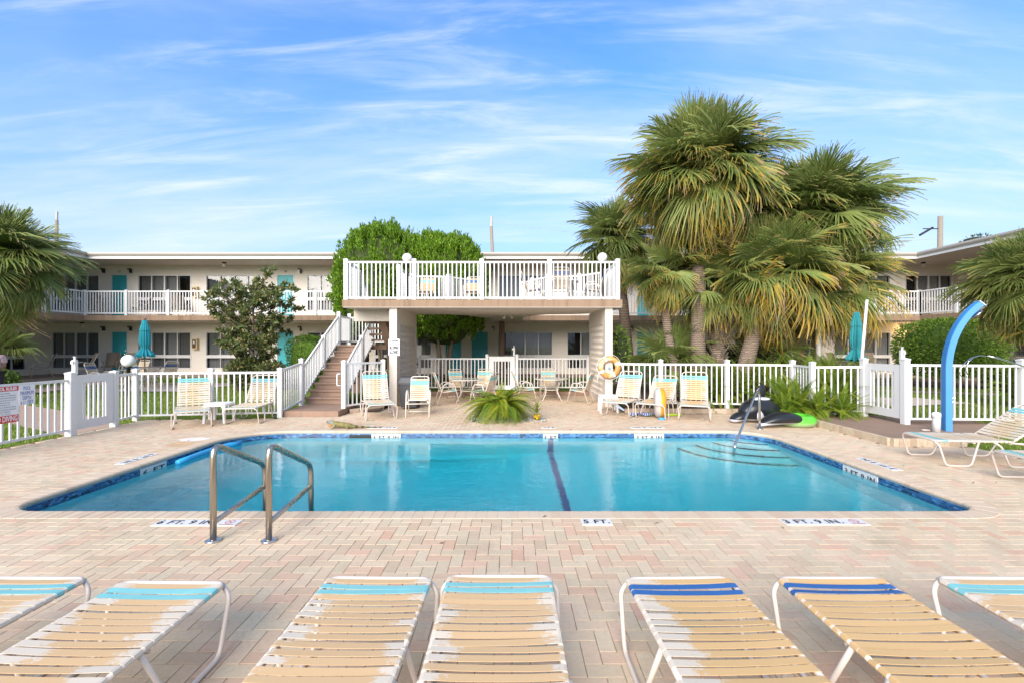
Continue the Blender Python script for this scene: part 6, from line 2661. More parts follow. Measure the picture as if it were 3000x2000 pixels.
# person at the far left, only a sleeve and forearm reach into the frame
pe = empty('person', (X(-14, 13.0), 13.0, gz(-14, 13)), R(12), 'person in a pale pink shirt and dark shorts at the left edge of the lawn', 'person')
skin = simple('skin', (0.30, 0.17, 0.11), 0.6, var=0.05)
V_ = [(0, 0, .95), (0, 0, 1.12), (0, 0.0, 1.32), (0, .01, 1.45), (0, .0, 1.53), (0, -.01, 1.60), (0, -.01, 1.68),
      (.09, 0, .92), (.10, -.01, .50), (.10, .01, .09), (.10, -.10, .03), (-.09, 0, .92), (-.10, -.01, .50), (-.10, .01, .09), (-.10, -.10, .03),
      (.17, .0, 1.38), (.22, .01, 1.12), (.17, -.16, 1.04), (.14, -.25, 1.03), (-.17, .0, 1.38), (-.22, .01, 1.12), (-.18, -.16, 1.02), (-.16, -.25, 1.0)]
E_ = [(0, 1), (1, 2), (2, 3), (3, 4), (4, 5), (5, 6), (0, 7), (7, 8), (8, 9), (9, 10), (0, 11), (11, 12), (12, 13), (13, 14), (2, 15), (15, 16), (16, 17), (17, 18), (2, 19), (19, 20), (20, 21), (21, 22)]
Rr = [(.15, .10), (.135, .09), (.15, .10), .055, .06, .088, .075, .085, .058, .04, .035, .085, .058, .04, .035, .055, .042, .033, .022, .055, .042, .033, .022]
skinned('body', V_, E_, Rr, skin, pe)
V_ = [(0, 0, .93), (0, 0, 1.14), (0, 0, 1.34), (0, .01, 1.42), (.18, 0, 1.38), (.215, .01, 1.18), (-.18, 0, 1.38), (-.215, .01, 1.18)]
E_ = [(0, 1), (1, 2), (2, 3), (2, 4), (4, 5), (2, 6), (6, 7)]
skinned('shirt', V_, E_, [(.175, .125), (.16, .112), (.17, .12), .07, .078, .075, .078, .075], simple('pink_cotton', (0.72, 0.50, 0.54), 0.9), pe)
V_ = [(0, 0, .97), (.09, 0, .90), (.105, -.01, .52), (-.09, 0, .90), (-.105, -.01, .52)]
skinned('shorts', V_, [(0, 1), (1, 2), (0, 3), (3, 4)], [(.16, .12), .11, .095, .11, .095], simple('dark_cotton', (0.03, 0.03, 0.035), 0.9), pe)
hm = MB()
ell(hm, (0, .015, 1.675), .10, .108, .098, 16, 10)
hm.v = [v if v[1] > -0.03 or v[2] > 1.70 else (v[0], v[1] + .05, v[2]) for v in hm.v]
hm.build('hair', M['ink_black'], pe, True)
fc = MB().ball((.033, -.088, 1.635), .011, 8, 6).ball((-.033, -.088, 1.635), .011, 8, 6)
fc.build('eye', M['ink_black'], pe, True)
ns = MB()
ell(ns, (0, -.098, 1.61), .014, .02, .026, 8, 6)
ns.build('nose', skin, pe, True)
mt_ = MB()
ell(mt_, (0, -.088, 1.572), .028, .012, .009, 10, 6)
mt_.build('mouth', simple('lips', (0.28, 0.11, 0.09), 0.6), pe, True)
for sx, bx in ((1, (.14, -.25, 1.03)), (-1, (-.16, -.25, 1.0))):
    bx = Vector(bx)
    hv, he, hr_ = [tuple(bx + Vector((0, .03, 0))), tuple(bx + Vector((0, -.04, 0)))], [(0, 1)], [.030, .032]
    for k, (dx, l) in enumerate(((-.03, .07), (-.01, .085), (.012, .08), (.032, .062))):
        b = len(hv)
        hv += [tuple(bx + Vector((dx, -.075, .0))), tuple(bx + Vector((dx, -.075 - l * .6, -.015))), tuple(bx + Vector((dx, -.075 - l * .8, -.05)))]
        he += [(1, b), (b, b + 1), (b + 1, b + 2)]
        hr_ += [.010, .009, .008]
    b = len(hv)
    hv += [tuple(bx + Vector((-sx * .045, -.03, -.01))), tuple(bx + Vector((-sx * .06, -.075, -.02)))]
    he += [(0, b), (b, b + 1)]
    hr_ += [.012, .010]
    skinned('hand', hv, he, hr_, skin, pe, 0, 1)

# ------------------------------------------------------------------ vegetation
def leaf_cloud(name, pts, dirs, length, width, mat, parent, jitter=0.5, fold=0.25, up=0.0):
    """One joined part of many small folded leaves (4 triangles each)."""
    n = len(pts)
    d = dirs + rng.normal(0, jitter, (n, 3))
    d[:, 2] += up
    d /= np.linalg.norm(d, axis=1)[:, None] + 1e-9
    r = rng.normal(0, 1, (n, 3))
    s = np.cross(d, r)
    s /= np.linalg.norm(s, axis=1)[:, None] + 1e-9
    nm = np.cross(s, d)
    L = (length * rng.uniform(0.65, 1.25, n))[:, None]
    W = (width * rng.uniform(0.75, 1.2, n))[:, None]
    base = pts
    mid = pts + d * L * 0.5
    tip = pts + d * L + nm * L * rng.uniform(-0.2, 0.1, n)[:, None]
    a = mid + s * W * 0.5 + nm * W * fold
    b = mid - s * W * 0.5 + nm * W * fold
    V = np.stack([base, a, tip, b], 1).reshape(-1, 3)
    i = np.arange(n) * 4
    F = np.concatenate([np.stack([i, i + 1, i + 2], 1), np.stack([i, i + 2, i + 3], 1)])
    o = inst(name, npmesh(name, V, F, mat), parent)
    o['kind'] = 'stuff'
    return o


def rand_dirs(n):
    d = rng.normal(0, 1, (n, 3))
    return d / np.linalg.norm(d, axis=1)[:, None]


# --- two arborvitae behind the sun deck
def lumpy(d, seed):
    return 1 + 0.03 * np.sin(d[:, 0] * 7 + seed) * np.sin(d[:, 2] * 6 + seed * 2) + 0.04 * np.sin(d[:, 1] * 11 + d[:, 2] * 9 + seed) + 0.02 * np.sin(d[:, 0] * 23 + d[:, 2] * 17)


def thuja(label, x, y, zc_, rxy, rz_, seed, z_cut=1.0):
    e = empty('arborvitae', (x, y, 0.2), 0, label, 'tree')
    nt_ = 1500
    d = rand_dirs(nt_)
    d[:, 2] = np.where(d[:, 2] < -0.75, -d[:, 2], d[:, 2])
    q = 1.0 / ((np.abs(d) ** 2.25).sum(1) ** (1 / 2.25))
    rad = q * lumpy(d, seed) * rng.uniform(0.90, 1.0, nt_)
    c = d * rad[:, None] * np.array([rxy, rxy, rz_])
    c[:, 2] += zc_ - 0.2
    # each plume: sprays along a short upright axis that leans outwards
    P_, D_ = [], []
    for k in range(26):
        u = rng.uniform(0, 1, nt_)
        ax = np.array([0, 0, 1.0]) * 0.9 + d * 0.35
        p = c + ax * (u * 0.30 - 0.12)[:, None] + rng.normal(0, 0.055, (nt_, 3)) * (1.1 - 0.8 * u)[:, None]
        P_.append(p)
        D_.append(ax)
    leaf_cloud('crown', np.concatenate(P_), np.concatenate(D_), 0.12, 0.045, M['thuja'], e, 0.25, 0.1)
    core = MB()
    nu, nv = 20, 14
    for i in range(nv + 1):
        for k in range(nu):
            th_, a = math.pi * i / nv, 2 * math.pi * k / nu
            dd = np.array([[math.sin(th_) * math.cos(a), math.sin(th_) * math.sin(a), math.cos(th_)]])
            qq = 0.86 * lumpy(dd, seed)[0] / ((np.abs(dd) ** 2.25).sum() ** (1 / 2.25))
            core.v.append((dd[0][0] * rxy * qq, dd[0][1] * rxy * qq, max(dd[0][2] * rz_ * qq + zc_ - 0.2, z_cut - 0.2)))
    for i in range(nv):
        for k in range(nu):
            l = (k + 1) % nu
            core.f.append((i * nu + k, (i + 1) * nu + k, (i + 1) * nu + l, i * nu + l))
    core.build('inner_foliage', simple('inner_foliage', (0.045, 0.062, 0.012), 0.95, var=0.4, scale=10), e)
    for k in range(4):
        a = k * 1.6 + seed
        MB().tube([(0.12 * math.cos(a), 0.12 * math.sin(a), 0), (0.25 * math.cos(a), 0.25 * math.sin(a), 1.0), (0.7 * math.cos(a), 0.7 * math.sin(a), zc_ - 0.2)], [0.075, 0.06, 0.03], 8).build('trunk', M['bark'], e, True)
    return e


thuja('rounded bright green arborvitae with the taller crown, behind the sun deck', X(1130, 18.0), 18.0, 3.95, 1.95, 2.36, 1.3)
thuja('rounded bright green arborvitae with the lower crown, nearer the bridge', X(1302, 17.9), 17.9, 3.75, 1.66, 2.22, 4.2)


# --- magnolia on the lawn
def magnolia():
    x, y = X(742, 16.2), 16.2
    z0 = gz(x, y)
    e = empty('magnolia_tree', (x, y, z0), 0, 'dark leaved magnolia tree standing on the lawn before the building', 'tree')
    rn = random.Random(3)
    tips = []
    trunk = MB()
    trunk.tube([(0.02, 0, 0), (0.0, 0, 0.6), (-0.03, .02, 1.4), (0.0, 0, 2.4), (0.02, 0, 3.3)], [0.085, 0.07, 0.055, 0.035, 0.012], 9)
    trunk.build('trunk', M['bark'], e, True)
    br = MB()
    for i in range(40):
        h = 0.55 + 2.8 * (i / 39) ** 0.9
        a = i * 2.399 + rn.uniform(-.3, .3)
        reach = (1.55 * math.sin(math.pi * min(1, (h - 0.1) / 4.3)) ** 0.8) * rn.uniform(0.6, 1.12)
        if h < 1.6 and math.cos(a) < -0.4:
            reach *= 1.08
        lift = rn.uniform(0.25, 0.75) * reach
        p0 = Vector((0, 0, h))
        p1 = p0 + Vector((math.cos(a) * reach * .5, math.sin(a) * reach * .5, lift * .35))
        p2 = p0 + Vector((math.cos(a) * reach, math.sin(a) * reach, lift))
        br.tube([p0, p1, p2], [0.028, 0.017, 0.006], 6)
        for k in range(7):
            t = rn.uniform(0.35, 1.0)
            q = p0.lerp(p2, t)
            v = Vector((rn.gauss(0, 1), rn.gauss(0, 1), rn.gauss(0.5, .7))).normalized() * rn.uniform(.12, .38)
            br.tube([q, q + v], [0.008, 0.003], 4)
            tips.append((q + v, v.normalized()))
        tips.append((p2, (p2 - p1).normalized()))
    br.build('branch', M['bark'], e, True)['kind'] = 'stuff'
    P_, D_ = [], []
    for q, v in tips:
        for k in range(rn.randint(20, 36)):
            P_.append(np.array(q - v * rn.uniform(0, .16)) + np.array([rn.gauss(0, .03) for _ in range(3)]))
            D_.append(np.array(v) * 0.6 + np.array([rn.gauss(0, .7), rn.gauss(0, .7), rn.gauss(.15, .6)]))
    leaf_cloud('crown', np.array(P_), np.array(D_), 0.165, 0.07, M['magnolia'], e, 0.2, 0.2)


magnolia()


def bush(label, x, y, z, rx_, ry_, rz_, n, leaf, mat, cat='shrub', core=(0.02, 0.03, 0.008), stems=4, name='shrub', flat=0.0, squash=2.0):
    e = empty(name, (x, y, gz(x, y)), 0, label, cat)
    d = rand_dirs(n)
    ph = random.uniform(0, 6)
    rad = (1 + 0.07 * np.sin(d[:, 0] * 6 + ph) * np.sin(d[:, 2] * 5 + ph) + 0.05 * np.sin(d[:, 1] * 9 + d[:, 0] * 8)) * np.where(rng.random(n) < 0.7, rng.uniform(0.92, 1.04, n), rng.uniform(0.65, 0.95, n))
    q = np.abs(d) ** squash
    q = 1.0 / (q.sum(1) ** (1.0 / squash))
    p = d * q[:, None] * rad[:, None] * np.array([rx_, ry_, rz_])
    p[:, 2] += z
    leaf_cloud('foliage', p, d, leaf, leaf * 0.5, mat, e, 0.7, 0.2, 0.25)
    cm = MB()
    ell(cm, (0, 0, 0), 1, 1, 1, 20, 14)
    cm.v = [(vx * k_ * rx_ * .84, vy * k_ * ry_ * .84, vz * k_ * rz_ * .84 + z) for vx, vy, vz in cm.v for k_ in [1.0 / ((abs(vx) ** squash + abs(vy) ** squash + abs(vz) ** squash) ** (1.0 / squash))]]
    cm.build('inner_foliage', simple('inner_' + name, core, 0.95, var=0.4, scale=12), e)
    for k in range(stems):
        a = k * 6.28 / max(1, stems)
        MB().tube([(0.06 * math.cos(a), 0.06 * math.sin(a), 0), (rx_ * .4 * math.cos(a), ry_ * .4 * math.sin(a), z)], [0.03, 0.02], 6).build('stem', M['bark'], e, True)
    return e


bush('big rounded green shrub behind the blue shower', X(2778, 15.6), 15.6, 1.42, 1.45, 1.2, 0.95, 11000, 0.10, M['bush'], 'shrub', (0.06, 0.11, 0.015), squash=2.4)
bush('low leafy shrub in the mulch bed beyond the right fence', X(2940, 15.5), 15.5, 0.45, 0.6, 0.5, 0.45, 1500, 0.10, M['bush'])
bush('bright green clipped hedge beside the stairs', X(905, 16.9), 16.9, 0.95, 0.62, 0.55, 0.88, 9000, 0.065, M['hedge'], 'hedge', (0.08, 0.15, 0.015), stems=2, name='clipped_hedge', squash=5)
bush('variegated pale leaved shrub under the stairs', -3.95, 13.6, 0.52, 0.42, 0.8, 0.42, 2200, 0.075, M['variegated'], name='variegated_shrub')
bush('dark green low shrub beyond the stair landing', -4.4, 17.6, 0.65, 0.7, 0.5, 0.5, 1500, 0.08, M['hedge'])
bush('low green shrub at the foot of the magnolia', X(700, 15.9), 15.9, 0.65, 0.42, 0.35, 0.42, 1000, 0.11, M['magnolia'], core=(0.015, 0.02, 0.008))
bush('broad leaved shrub right of the magnolia foot', X(795, 15.9), 15.9, 0.6, 0.46, 0.4, 0.42, 1000, 0.13, M['magnolia'], core=(0.015, 0.02, 0.008))
bush('yellow green shrub at the left edge below the fan leaves', X(8, 14.4), 14.4, 0.42, 0.42, 0.4, 0.42, 1200, 0.09, M['hedge'])
bush('slim young shrub between the life ring column and a palm trunk', X(1820, 13.9), 13.9, 1.45, 0.24, 0.24, 0.75, 420, 0.11, M['bush'], stems=3, name='young_shrub', core=(0.02, 0.03, 0.008))
bush('broad dark green shrub behind the palm trunks', X(2080, 15.8), 15.8, 0.9, 2.0, 0.6, 0.75, 4000, 0.10, M['bush'])
bush('small tree top peeking over the right wing roof', X(2865, 40), 40, 10.6, 1.3, 0.9, 0.35, 90, 0.30, M['magnolia'], 'tree', stems=1, name='far_tree', core=(0.03, 0.04, 0.015))


# --- fan palm fronds
def fan_mesh(seed, n=38, spread=118, droop=0.35, petiole=0.55, sag=0.12, width=0.052, ragged=0.0):
    rn = random.Random(seed)
    V, F, Tt = [], [], []

    def sagz(r):
        return -sag * r * r
    # petiole
    for i in range(5):
        y = petiole * i / 4
        w = 0.020 - 0.010 * i / 4
        for sx in (-1, 1):
            V.append((sx * w, y, sagz(y) + 0.0))
            Tt.append(0.0)
        V.append((0, y, sagz(y) - 0.018))
        Tt.append(0.0)
    for i in range(4):
        b = i * 3
        F += [(b, b + 1, b + 4), (b, b + 4, b + 3), (b + 1, b + 2, b + 5), (b + 1, b + 5, b + 4), (b + 2, b, b + 3), (b + 2, b + 3, b + 5)]
    for k in range(n):
        u = (k + 0.5) / n * 2 - 1
        a = R(spread) * u + rn.gauss(0, 0.02)
        L = (0.62 - 0.13 * abs(u) ** 1.5) * rn.uniform(0.9, 1.08)
        costa = 0.20 * (1 - abs(u)) ** 1.3            # the midrib carries the inner segments outwards
        hy = petiole + costa
        dv = (math.sin(a), math.cos(a))
        dr = droop * rn.uniform(0.55, 1.5)
        kink = rn.uniform(0.58, 0.82)
        side = rn.gauss(0, 0.06)
        if ragged and rn.random() < ragged:
            L *= rn.uniform(0.5, 0.8)
        steps = (0.0, 0.22, 0.45, kink + 0.06, 0.86, 1.0)
        ws = (0.012, width * 0.72, width, width * 0.72, width * 0.36, 0.003)
        b = len(V)
        for t, w in zip(steps, ws):
            r = L * t
            bendz = 0.0
            out = r
            if t > kink * 0.75:
                q = (t - kink * 0.75)
                bendz = -dr * L * q ** 1.25 * 1.7
                out = r - dr * L * 0.65 * q ** 1.6
            x = dv[0] * out + dv[1] * side * t * t * L
            y = hy + dv[1] * out - dv[0] * side * t * t * L
            z = 0.10 * abs(math.sin(a)) * min(1, t * 2) * L + sagz(hy + max(0, dv[1]) * out) + bendz
            px_, py_ = dv[1] * w / 2, -dv[0] * w / 2
            V.append((x + px_, y + py_, z - 0.006))
            V.append((x - px_, y - py_, z + (0.012 if k % 2 else -0.004)))
            Tt += [t, t]
        for i in range(len(steps) - 1):
            c = b + 2 * i
            F += [(c, c + 1, c + 3), (c, c + 3, c + 2)]
    me = npmesh('frond', V, F, M['frond'], False)
    at_ = me.attributes.new('t', 'FLOAT', 'POINT')
    at_.data.foreach_set('value', Tt[:len(me.vertices)])
    return me


FAN = {
    'young': [fan_mesh(s, 64, 112, 0.05, 0.50, -0.02, 0.016) for s in (1, 2, 3)],
    'mid': [fan_mesh(s, 68, 125, 0.34, 0.50, 0.14, 0.0165) for s in (4, 5, 6, 7, 14)],
    'old': [fan_mesh(s, 62, 120, 0.78, 0.48, 0.22, 0.016, 0.25) for s in (8, 9, 10, 11, 15)],
    'dead': [fan_mesh(s, 34, 95, 1.3, 0.45, 0.75, 0.013, 0.4) for s in (12, 13)],
}


def frame_dir(d, upv):
    d = d.normalized()
    x_ = d.cross(upv)
    if x_.length < 1e-3:
        x_ = Vector((1, 0, 0))
    x_.normalize()
    z_ = x_.cross(d)
    return Matrix((x_, d, z_)).transposed()


def palm(label, base, top, trunk_r, size, n=48, age=0.35, dead=4, seed=0, boots=False, bulge=0.0, low=-62, group='fan palms', curve=0.0, name='fan_palm', squash=1.0):
    rn = random.Random(seed)
    base, top = Vector(base), Vector(top)
    e = empty(name, base, 0, label, 'palm tree', group)
    v = top - base
    pts_, rs = [], []
    for i in range(12):
        t = i / 11
        p = v * t + Vector((curve * math.sin(math.pi * t), 0, 0))
        pts_.append(p)
        rs.append(trunk_r * (1.22 - 0.30 * t + (0.10 if t > 0.9 else 0)) * (1 + 0.03 * rn.uniform(-1, 1)))
    tr = MB().tube(pts_, rs, 16).build('trunk', M['trunk'], e, True)
    if boots:
        bt = MB().bar((0, 0, 0), (0.0, 0.10, 0.24), 0.10, 0.03).mesh('leaf_base', M['bark'])
        for i in range(70):
            t = 0.12 + 0.86 * i / 70
            a = i * 2.399
            p = v * t
            q = Matrix.Translation(p + Vector((math.cos(a), math.sin(a), 0)) * trunk_r * 1.0) @ Matrix.Rotation(a - math.pi / 2, 4, 'Z') @ Matrix.Rotation(R(-8), 4, 'X')
            inst('leaf_base', bt, tr, None, q)
    # crown: the spear leaf, with every frond set on it
    crown = MB().tube([v - v.normalized() * 0.1, v + Vector((0, 0, size * 0.35))], [trunk_r * 0.8, 0.01], 8).build('crown', M['trunk'], e, True)
    for i in range(n):
        t = i / (n - 1)
        el = 84 - (84 - low) * t ** 0.95 + rn.gauss(0, 9)
        az = i * 2.39996 + rn.gauss(0, 0.15)
        d = Vector((math.cos(R(el)) * math.cos(az), math.cos(R(el)) * math.sin(az), math.sin(R(el)) * squash))
        kind = 'young' if t < 0.26 else ('mid' if t < 0.66 else 'old')
        me = rn.choice(FAN[kind])
        m = frame_dir(d, Vector((rn.gauss(0, .12), rn.gauss(0, .12), 1))).to_4x4()
        s = size * rn.uniform(0.84, 1.08) * (0.80 if kind == 'young' else 1.0)
        o = inst('frond', me, crown, None, Matrix.Translation(v + Vector((0, 0, 0.08 * (1 - t)))) @ m @ Matrix.Rotation(rn.gauss(0, .25), 4, 'Y') @ Matrix.Scale(s, 4))
        o.color = (max(0, min(1, age * (0.15 + 1.3 * t) + rn.gauss(0, .08))), 0.0, 0, 1)
    for i in range(dead):
        az = rn.uniform(0, 6.28)
        el = rn.uniform(-84, -60)
        d = Vector((math.cos(R(el)) * math.cos(az), math.cos(R(el)) * math.sin(az), math.sin(R(el))))
        m = frame_dir(d, Vector((0, 0, 1))).to_4x4()
        o = inst('frond', rn.choice(FAN['dead']), crown, None, Matrix.Translation(v) @ m @ Matrix.Scale(size * rn.uniform(.7, .95), 4))
        o.color = (1, 0.9, 0, 1)
    return e


def palm_px(label, bpx, Yb, tpx, tpy, Yt, r, sizepx, **k):
    b = Vector((X(bpx, Yb), Yb, gz(X(bpx, Yb), Yb)))
    t = at(tpx, tpy, Yt)
    return palm(label, b, t, r, sizepx / FOC * Yt / 1.25, **k)


palm_px('slim palm standing behind the right end of the sun deck', 1850, 16.3, 1808, 705, 16.3, 0.165, 150, n=90, age=0.22, dead=8, seed=21, low=-72)
palm_px('palm with a thin curved trunk just right of the slim deck palm', 2003, 13.4, 1945, 800, 13.6, 0.125, 128, n=54, age=0.5, dead=5, seed=22, low=-78, curve=-0.15)
palm_px('tallest palm with straight trunk and orange tipped fronds', 2043, 13.2, 2050, 510, 13.4, 0.185, 248, n=180, age=0.46, dead=18, seed=23, low=-80, squash=1.0)
palm_px('short palm with leaf base stubs on its trunk, between straight and leaning trunks', 2100, 13.6, 2105, 850, 13.6, 0.185, 165, n=56, age=0.3, dead=4, seed=24, boots=True, low=-45)
palm_px('palm whose thick trunk leans to the right, low golden crown', 2152, 12.9, 2255, 805, 13.0, 0.19, 205, n=84, age=0.52, dead=5, seed=25, low=-55)
palm_px('tall right palm with the wide crown over the leaning palm', 2335, 13.9, 2385, 640, 13.9, 0.17, 228, n=150, age=0.30, dead=12, seed=26, low=-72)
palm_px('palm with golden drooping fronds just over the fern bed', 2368, 13.6, 2420, 830, 13.5, 0.13, 200, n=78, age=0.54, dead=3, seed=27, low=-52)
palm_px('grey green palm filling the gap between the two tallest crowns', 2235, 14.8, 2240, 685, 14.8, 0.15, 235, n=120, age=0.25, dead=8, seed=31, low=-72)
palm_px('big palm at the left edge with light green fronds', -120, 12.4, -10, 762, 12.4, 0.2, 200, n=150, age=0.22, dead=14, seed=28, low=-72)
palm_px('palm at the right edge with yellow green fronds', 3045, 11.4, 3022, 825, 11.4, 0.17, 188, n=130, age=0.30, dead=10, seed=29, low=-72)
palm_px('low bright fan palm at the left edge beside the person', 12, 15.4, 8, 1040, 15.4, 0.07, 95, n=18, age=0.12, dead=0, seed=30, low=5)
palm_px('dark green low palmetto behind the life ring loungers', 1975, 13.9, 1968, 1075, 13.9, 0.09, 150, n=30, age=0.1, dead=1, seed=32, low=-5)
palm_px('dark green low palmetto at the foot of the leaning trunk', 2262, 13.9, 2258, 1060, 13.9, 0.08, 130, n=22, age=0.15, dead=1, seed=33, low=0)


# --- pinnate leaves: cycad and ferns
def pinnate_mesh(seed, pairs=26, L=1.0, w=0.16, arch=0.45, mat=None, vee=0.35, leaf_w=0.022):
    rn = random.Random(seed)
    V, F = [], []
    P0 = None

    def pos(t):
        return Vector((0, L * (t - 0.10 * arch * t * t), arch * L * (0.55 * t - 0.95 * t * t)))
    for i in range(9):
        p = pos(i / 8)
        ww = 0.007 * (1 - 0.7 * i / 8) * L
        V += [(p.x - ww, p.y, p.z), (p.x + ww, p.y, p.z)]
    for i in range(8):
        b = 2 * i
        F += [(b, b + 1, b + 3), (b, b + 3, b + 2)]
    for i in range(pairs):
        t = 0.10 + 0.88 * i / (pairs - 1)
        p = pos(t)
        tg = (pos(min(1, t + .02)) - pos(t - .02)).normalized()
        l = w * L * (math.sin(math.pi * min(1, 0.18 + t * 0.80)) ** 0.6) * rn.uniform(.88, 1.08)
        for sx in (-1, 1):
            d = (Vector((sx, 0, 0)) * 0.85 + tg * 0.5 + Vector((0, 0, vee))).normalized()
            sd_ = tg * leaf_w * L
            b = len(V)
            q = p + d * l
            q.z -= 0.18 * l
            mid = p + d * l * 0.5
            V += [tuple(p), tuple(mid + sd_ * .5), tuple(q), tuple(mid - sd_ * .5)]
            F += [(b, b + 1, b + 2), (b, b + 2, b + 3)]
    return npmesh('frond', V, F, mat)


CYC = [pinnate_mesh(s, 50, 1.0, 0.12, a, M['cycad'], 0.18, 0.013) for s, a in ((1, 0.8), (2, 1.1), (3, 1.35), (7, 1.5))]
FRN = [pinnate_mesh(s, 38, 1.0, 0.085, a, M['fern'], 0.05, 0.020) for s, a in ((4, 0.5), (5, 0.8), (6, 1.05))]


def rosette(name, label, cat, loc, meshes, n, size, lo, hi, group=None, seed=0, jit=0.2):
    rn = random.Random(seed)
    e = empty(name, loc, 0, label, cat, group)
    for i in range(n):
        t = i / max(1, n - 1)
        el = hi + (lo - hi) * t + rn.gauss(0, 5)
        az = i * 2.39996 + rn.gauss(0, jit)
        d = Vector((math.cos(R(el)) * math.cos(az), math.cos(R(el)) * math.sin(az), math.sin(R(el))))
        m = frame_dir(d, Vector((0, 0, 1))).to_4x4()
        k = min(len(meshes) - 1, int(t * len(meshes)))
        inst('frond', meshes[k], e, None, Matrix.Translation((rn.gauss(0, .03), rn.gauss(0, .03), 0.05)) @ m @ Matrix.Rotation(rn.gauss(0, .2), 4, 'Y') @ Matrix.Scale(size * rn.uniform(.82, 1.1), 4))
    return e


cy = rosette('cycad', 'feathery green cycad growing in the pebble square before the patio', 'plant', (X(1462, 10.85), 10.85, 0.12), CYC, 150, 1.0, -4, 54, seed=4)
MB().lathe([(0.0001, -.12), (0.13, -.12), (0.15, 0.0), (0.11, 0.10), (0.0001, 0.14)], 14).build('caudex', M['bark'], cy, True)
rosette('bromeliad', 'small yellow green spiky bromeliad in a painted pot', 'plant', (X(1573, 10.75), 10.75, 0.13), [pinnate_mesh(9, 2, 1.0, 0.02, 0.3, M['bromeliad'], 0, 0.04)], 1, 0.01, 60, 80, seed=5)
br_ = [o for o in col.objects if o.name.startswith('bromeliad')][0]
for c in list(br_.children):
    bpy.data.objects.remove(c)
bl_ = MB()
for i in range(7):
    t = i / 6
    w = 0.035 * (1 - t) ** 0.7 + 0.002
    y, z = t, 0.42 * t - 0.55 * t * t
    bl_.v += [(-w, y, z + .008), (0, y, z), (w, y, z + .008)]
for i in range(6):
    b = i * 3
    bl_.f += [(b, b + 1, b + 4, b + 3), (b + 1, b + 2, b + 5, b + 4)]
blade = bl_.mesh('leaf', M['bromeliad'], True)
rn_ = random.Random(8)
for i in range(26):
    el = 82 - 66 * i / 25
    az = i * 2.4
    d = Vector((math.cos(R(el)) * math.cos(az), math.cos(R(el)) * math.sin(az), math.sin(R(el))))
    inst('leaf', blade, br_, None, Matrix.Translation((0, 0, .03)) @ frame_dir(d, Vector((0, 0, 1))).to_4x4() @ Matrix.Scale(rn_.uniform(.28, .44), 4))


def pot_mat():
    t = NT('painted_pot')
    v = t.n('ShaderNodeTexVoronoi', feature='DISTANCE_TO_EDGE')
    v.inputs['Scale'].default_value = 14
    t.set(v.inputs['Vector'], t.coord())
    t.bsdf(t.mix(t.ramp(v.outputs[0], 0.03, 0.06), (0.04, 0.02, 0.01), (0.70, 0.42, 0.02)), 0.3)
    return t.m


MB().lathe([(0.05, -.13), (.075, -.10), (.085, -.04), (.075, 0.0), (.068, 0.0), (0.06, -.02), (0.0001, -.02)], 18).build('pot', pot_mat(), br_, True)

# pebbles in the square around the cycad
pb = MB().bb(PLANTER[0], PLANTER[1], PLANTER[2], PLANTER[3], -0.12, -0.02)
struct('pebble_bed', pb, M['mulch'])
nP = 1500
px_ = rng.uniform(PLANTER[0] + .03, PLANTER[1] - .03, nP)
py_ = rng.uniform(PLANTER[2] + .03, PLANTER[3] - .03, nP)
oct_v = np.array([(1, 0, 0), (-1, 0, 0), (0, 1, 0), (0, -1, 0), (0, 0, 1), (0, 0, -1)], float)
oct_f = np.array([(0, 2, 4), (2, 1, 4), (1, 3, 4), (3, 0, 4), (2, 0, 5), (1, 2, 5), (3, 1, 5), (0, 3, 5)])
Vp, Fp = [], []
for i in range(nP):
    s = rng.uniform(0.008, 0.024)
    a = rng.uniform(0, 6.28)
    q = oct_v * np.array([s * 1.3, s, s * 0.6])
    c_, s_2 = math.cos(a), math.sin(a)
    q = np.stack([q[:, 0] * c_ - q[:, 1] * s_2 + px_[i], q[:, 0] * s_2 + q[:, 1] * c_ + py_[i], q[:, 2] - 0.010], 1)
    Vp.append(q)
    Fp.append(oct_f + 6 * i)


def pebble_mat():
    t = NT('pebbles')
    t.bsdf(t.colramp(t.island(), [(0, (0.66, 0.64, 0.6)), (0.45, (0.5, 0.47, 0.43)), (0.7, (0.2, 0.16, 0.13)), (1, (0.7, 0.69, 0.66))]), 0.7)
    return t.m


o = inst('pebbles', npmesh('pebbles', np.concatenate(Vp), np.concatenate(Fp), pebble_mat()))
tag(o, 'white and brown pebbles around the cycad', 'pebbles', None, 'stuff')

# ferns
fern_at = [(2110, 12.7, 1.15, 'between the first two fence posts of the fern bed'), (2180, 12.6, 1.2, 'behind the whale dorsal fin'), (2255, 12.4, 1.25, 'right of the whale, behind the pickets'), (2292, 11.1, 0.95, 'in front of the fence, beside the whale body'),
           (2340, 10.85, 0.95, 'before the inner corner of the fence, above the green ring'), (2395, 10.5, 0.85, 'at the fence corner post, above the green ring'), (2450, 11.2, 1.25, 'behind the pickets near the right gate'), (2330, 12.6, 1.4, 'in the back row, left of the grey metal post'),
           (2430, 12.7, 1.4, 'in the back row, right of the grey metal post'), (2465, 10.4, 0.72, 'low and hanging over the platform edge'), (2040, 12.7, 0.95, 'at the foot of the straight palm trunk'), (2500, 12.3, 1.15, 'under the closed dark umbrella'), (2300, 10.7, 0.6, 'low behind the whale fluke'), (2375, 11.9, 1.3, 'behind the short fence bay at the corner')]
for i, (px, Y, s, w) in enumerate(fern_at):
    x = X(px, Y)
    rosette('sword_fern', 'yellow green sword fern ' + w, 'fern', (x, Y, 0.06 if Y < 11.4 else gz(x, Y) + 0.08), FRN, 56, s * 1.12, 4, 84, 'ferns around the corner of the fence', 40 + i, 0.3)
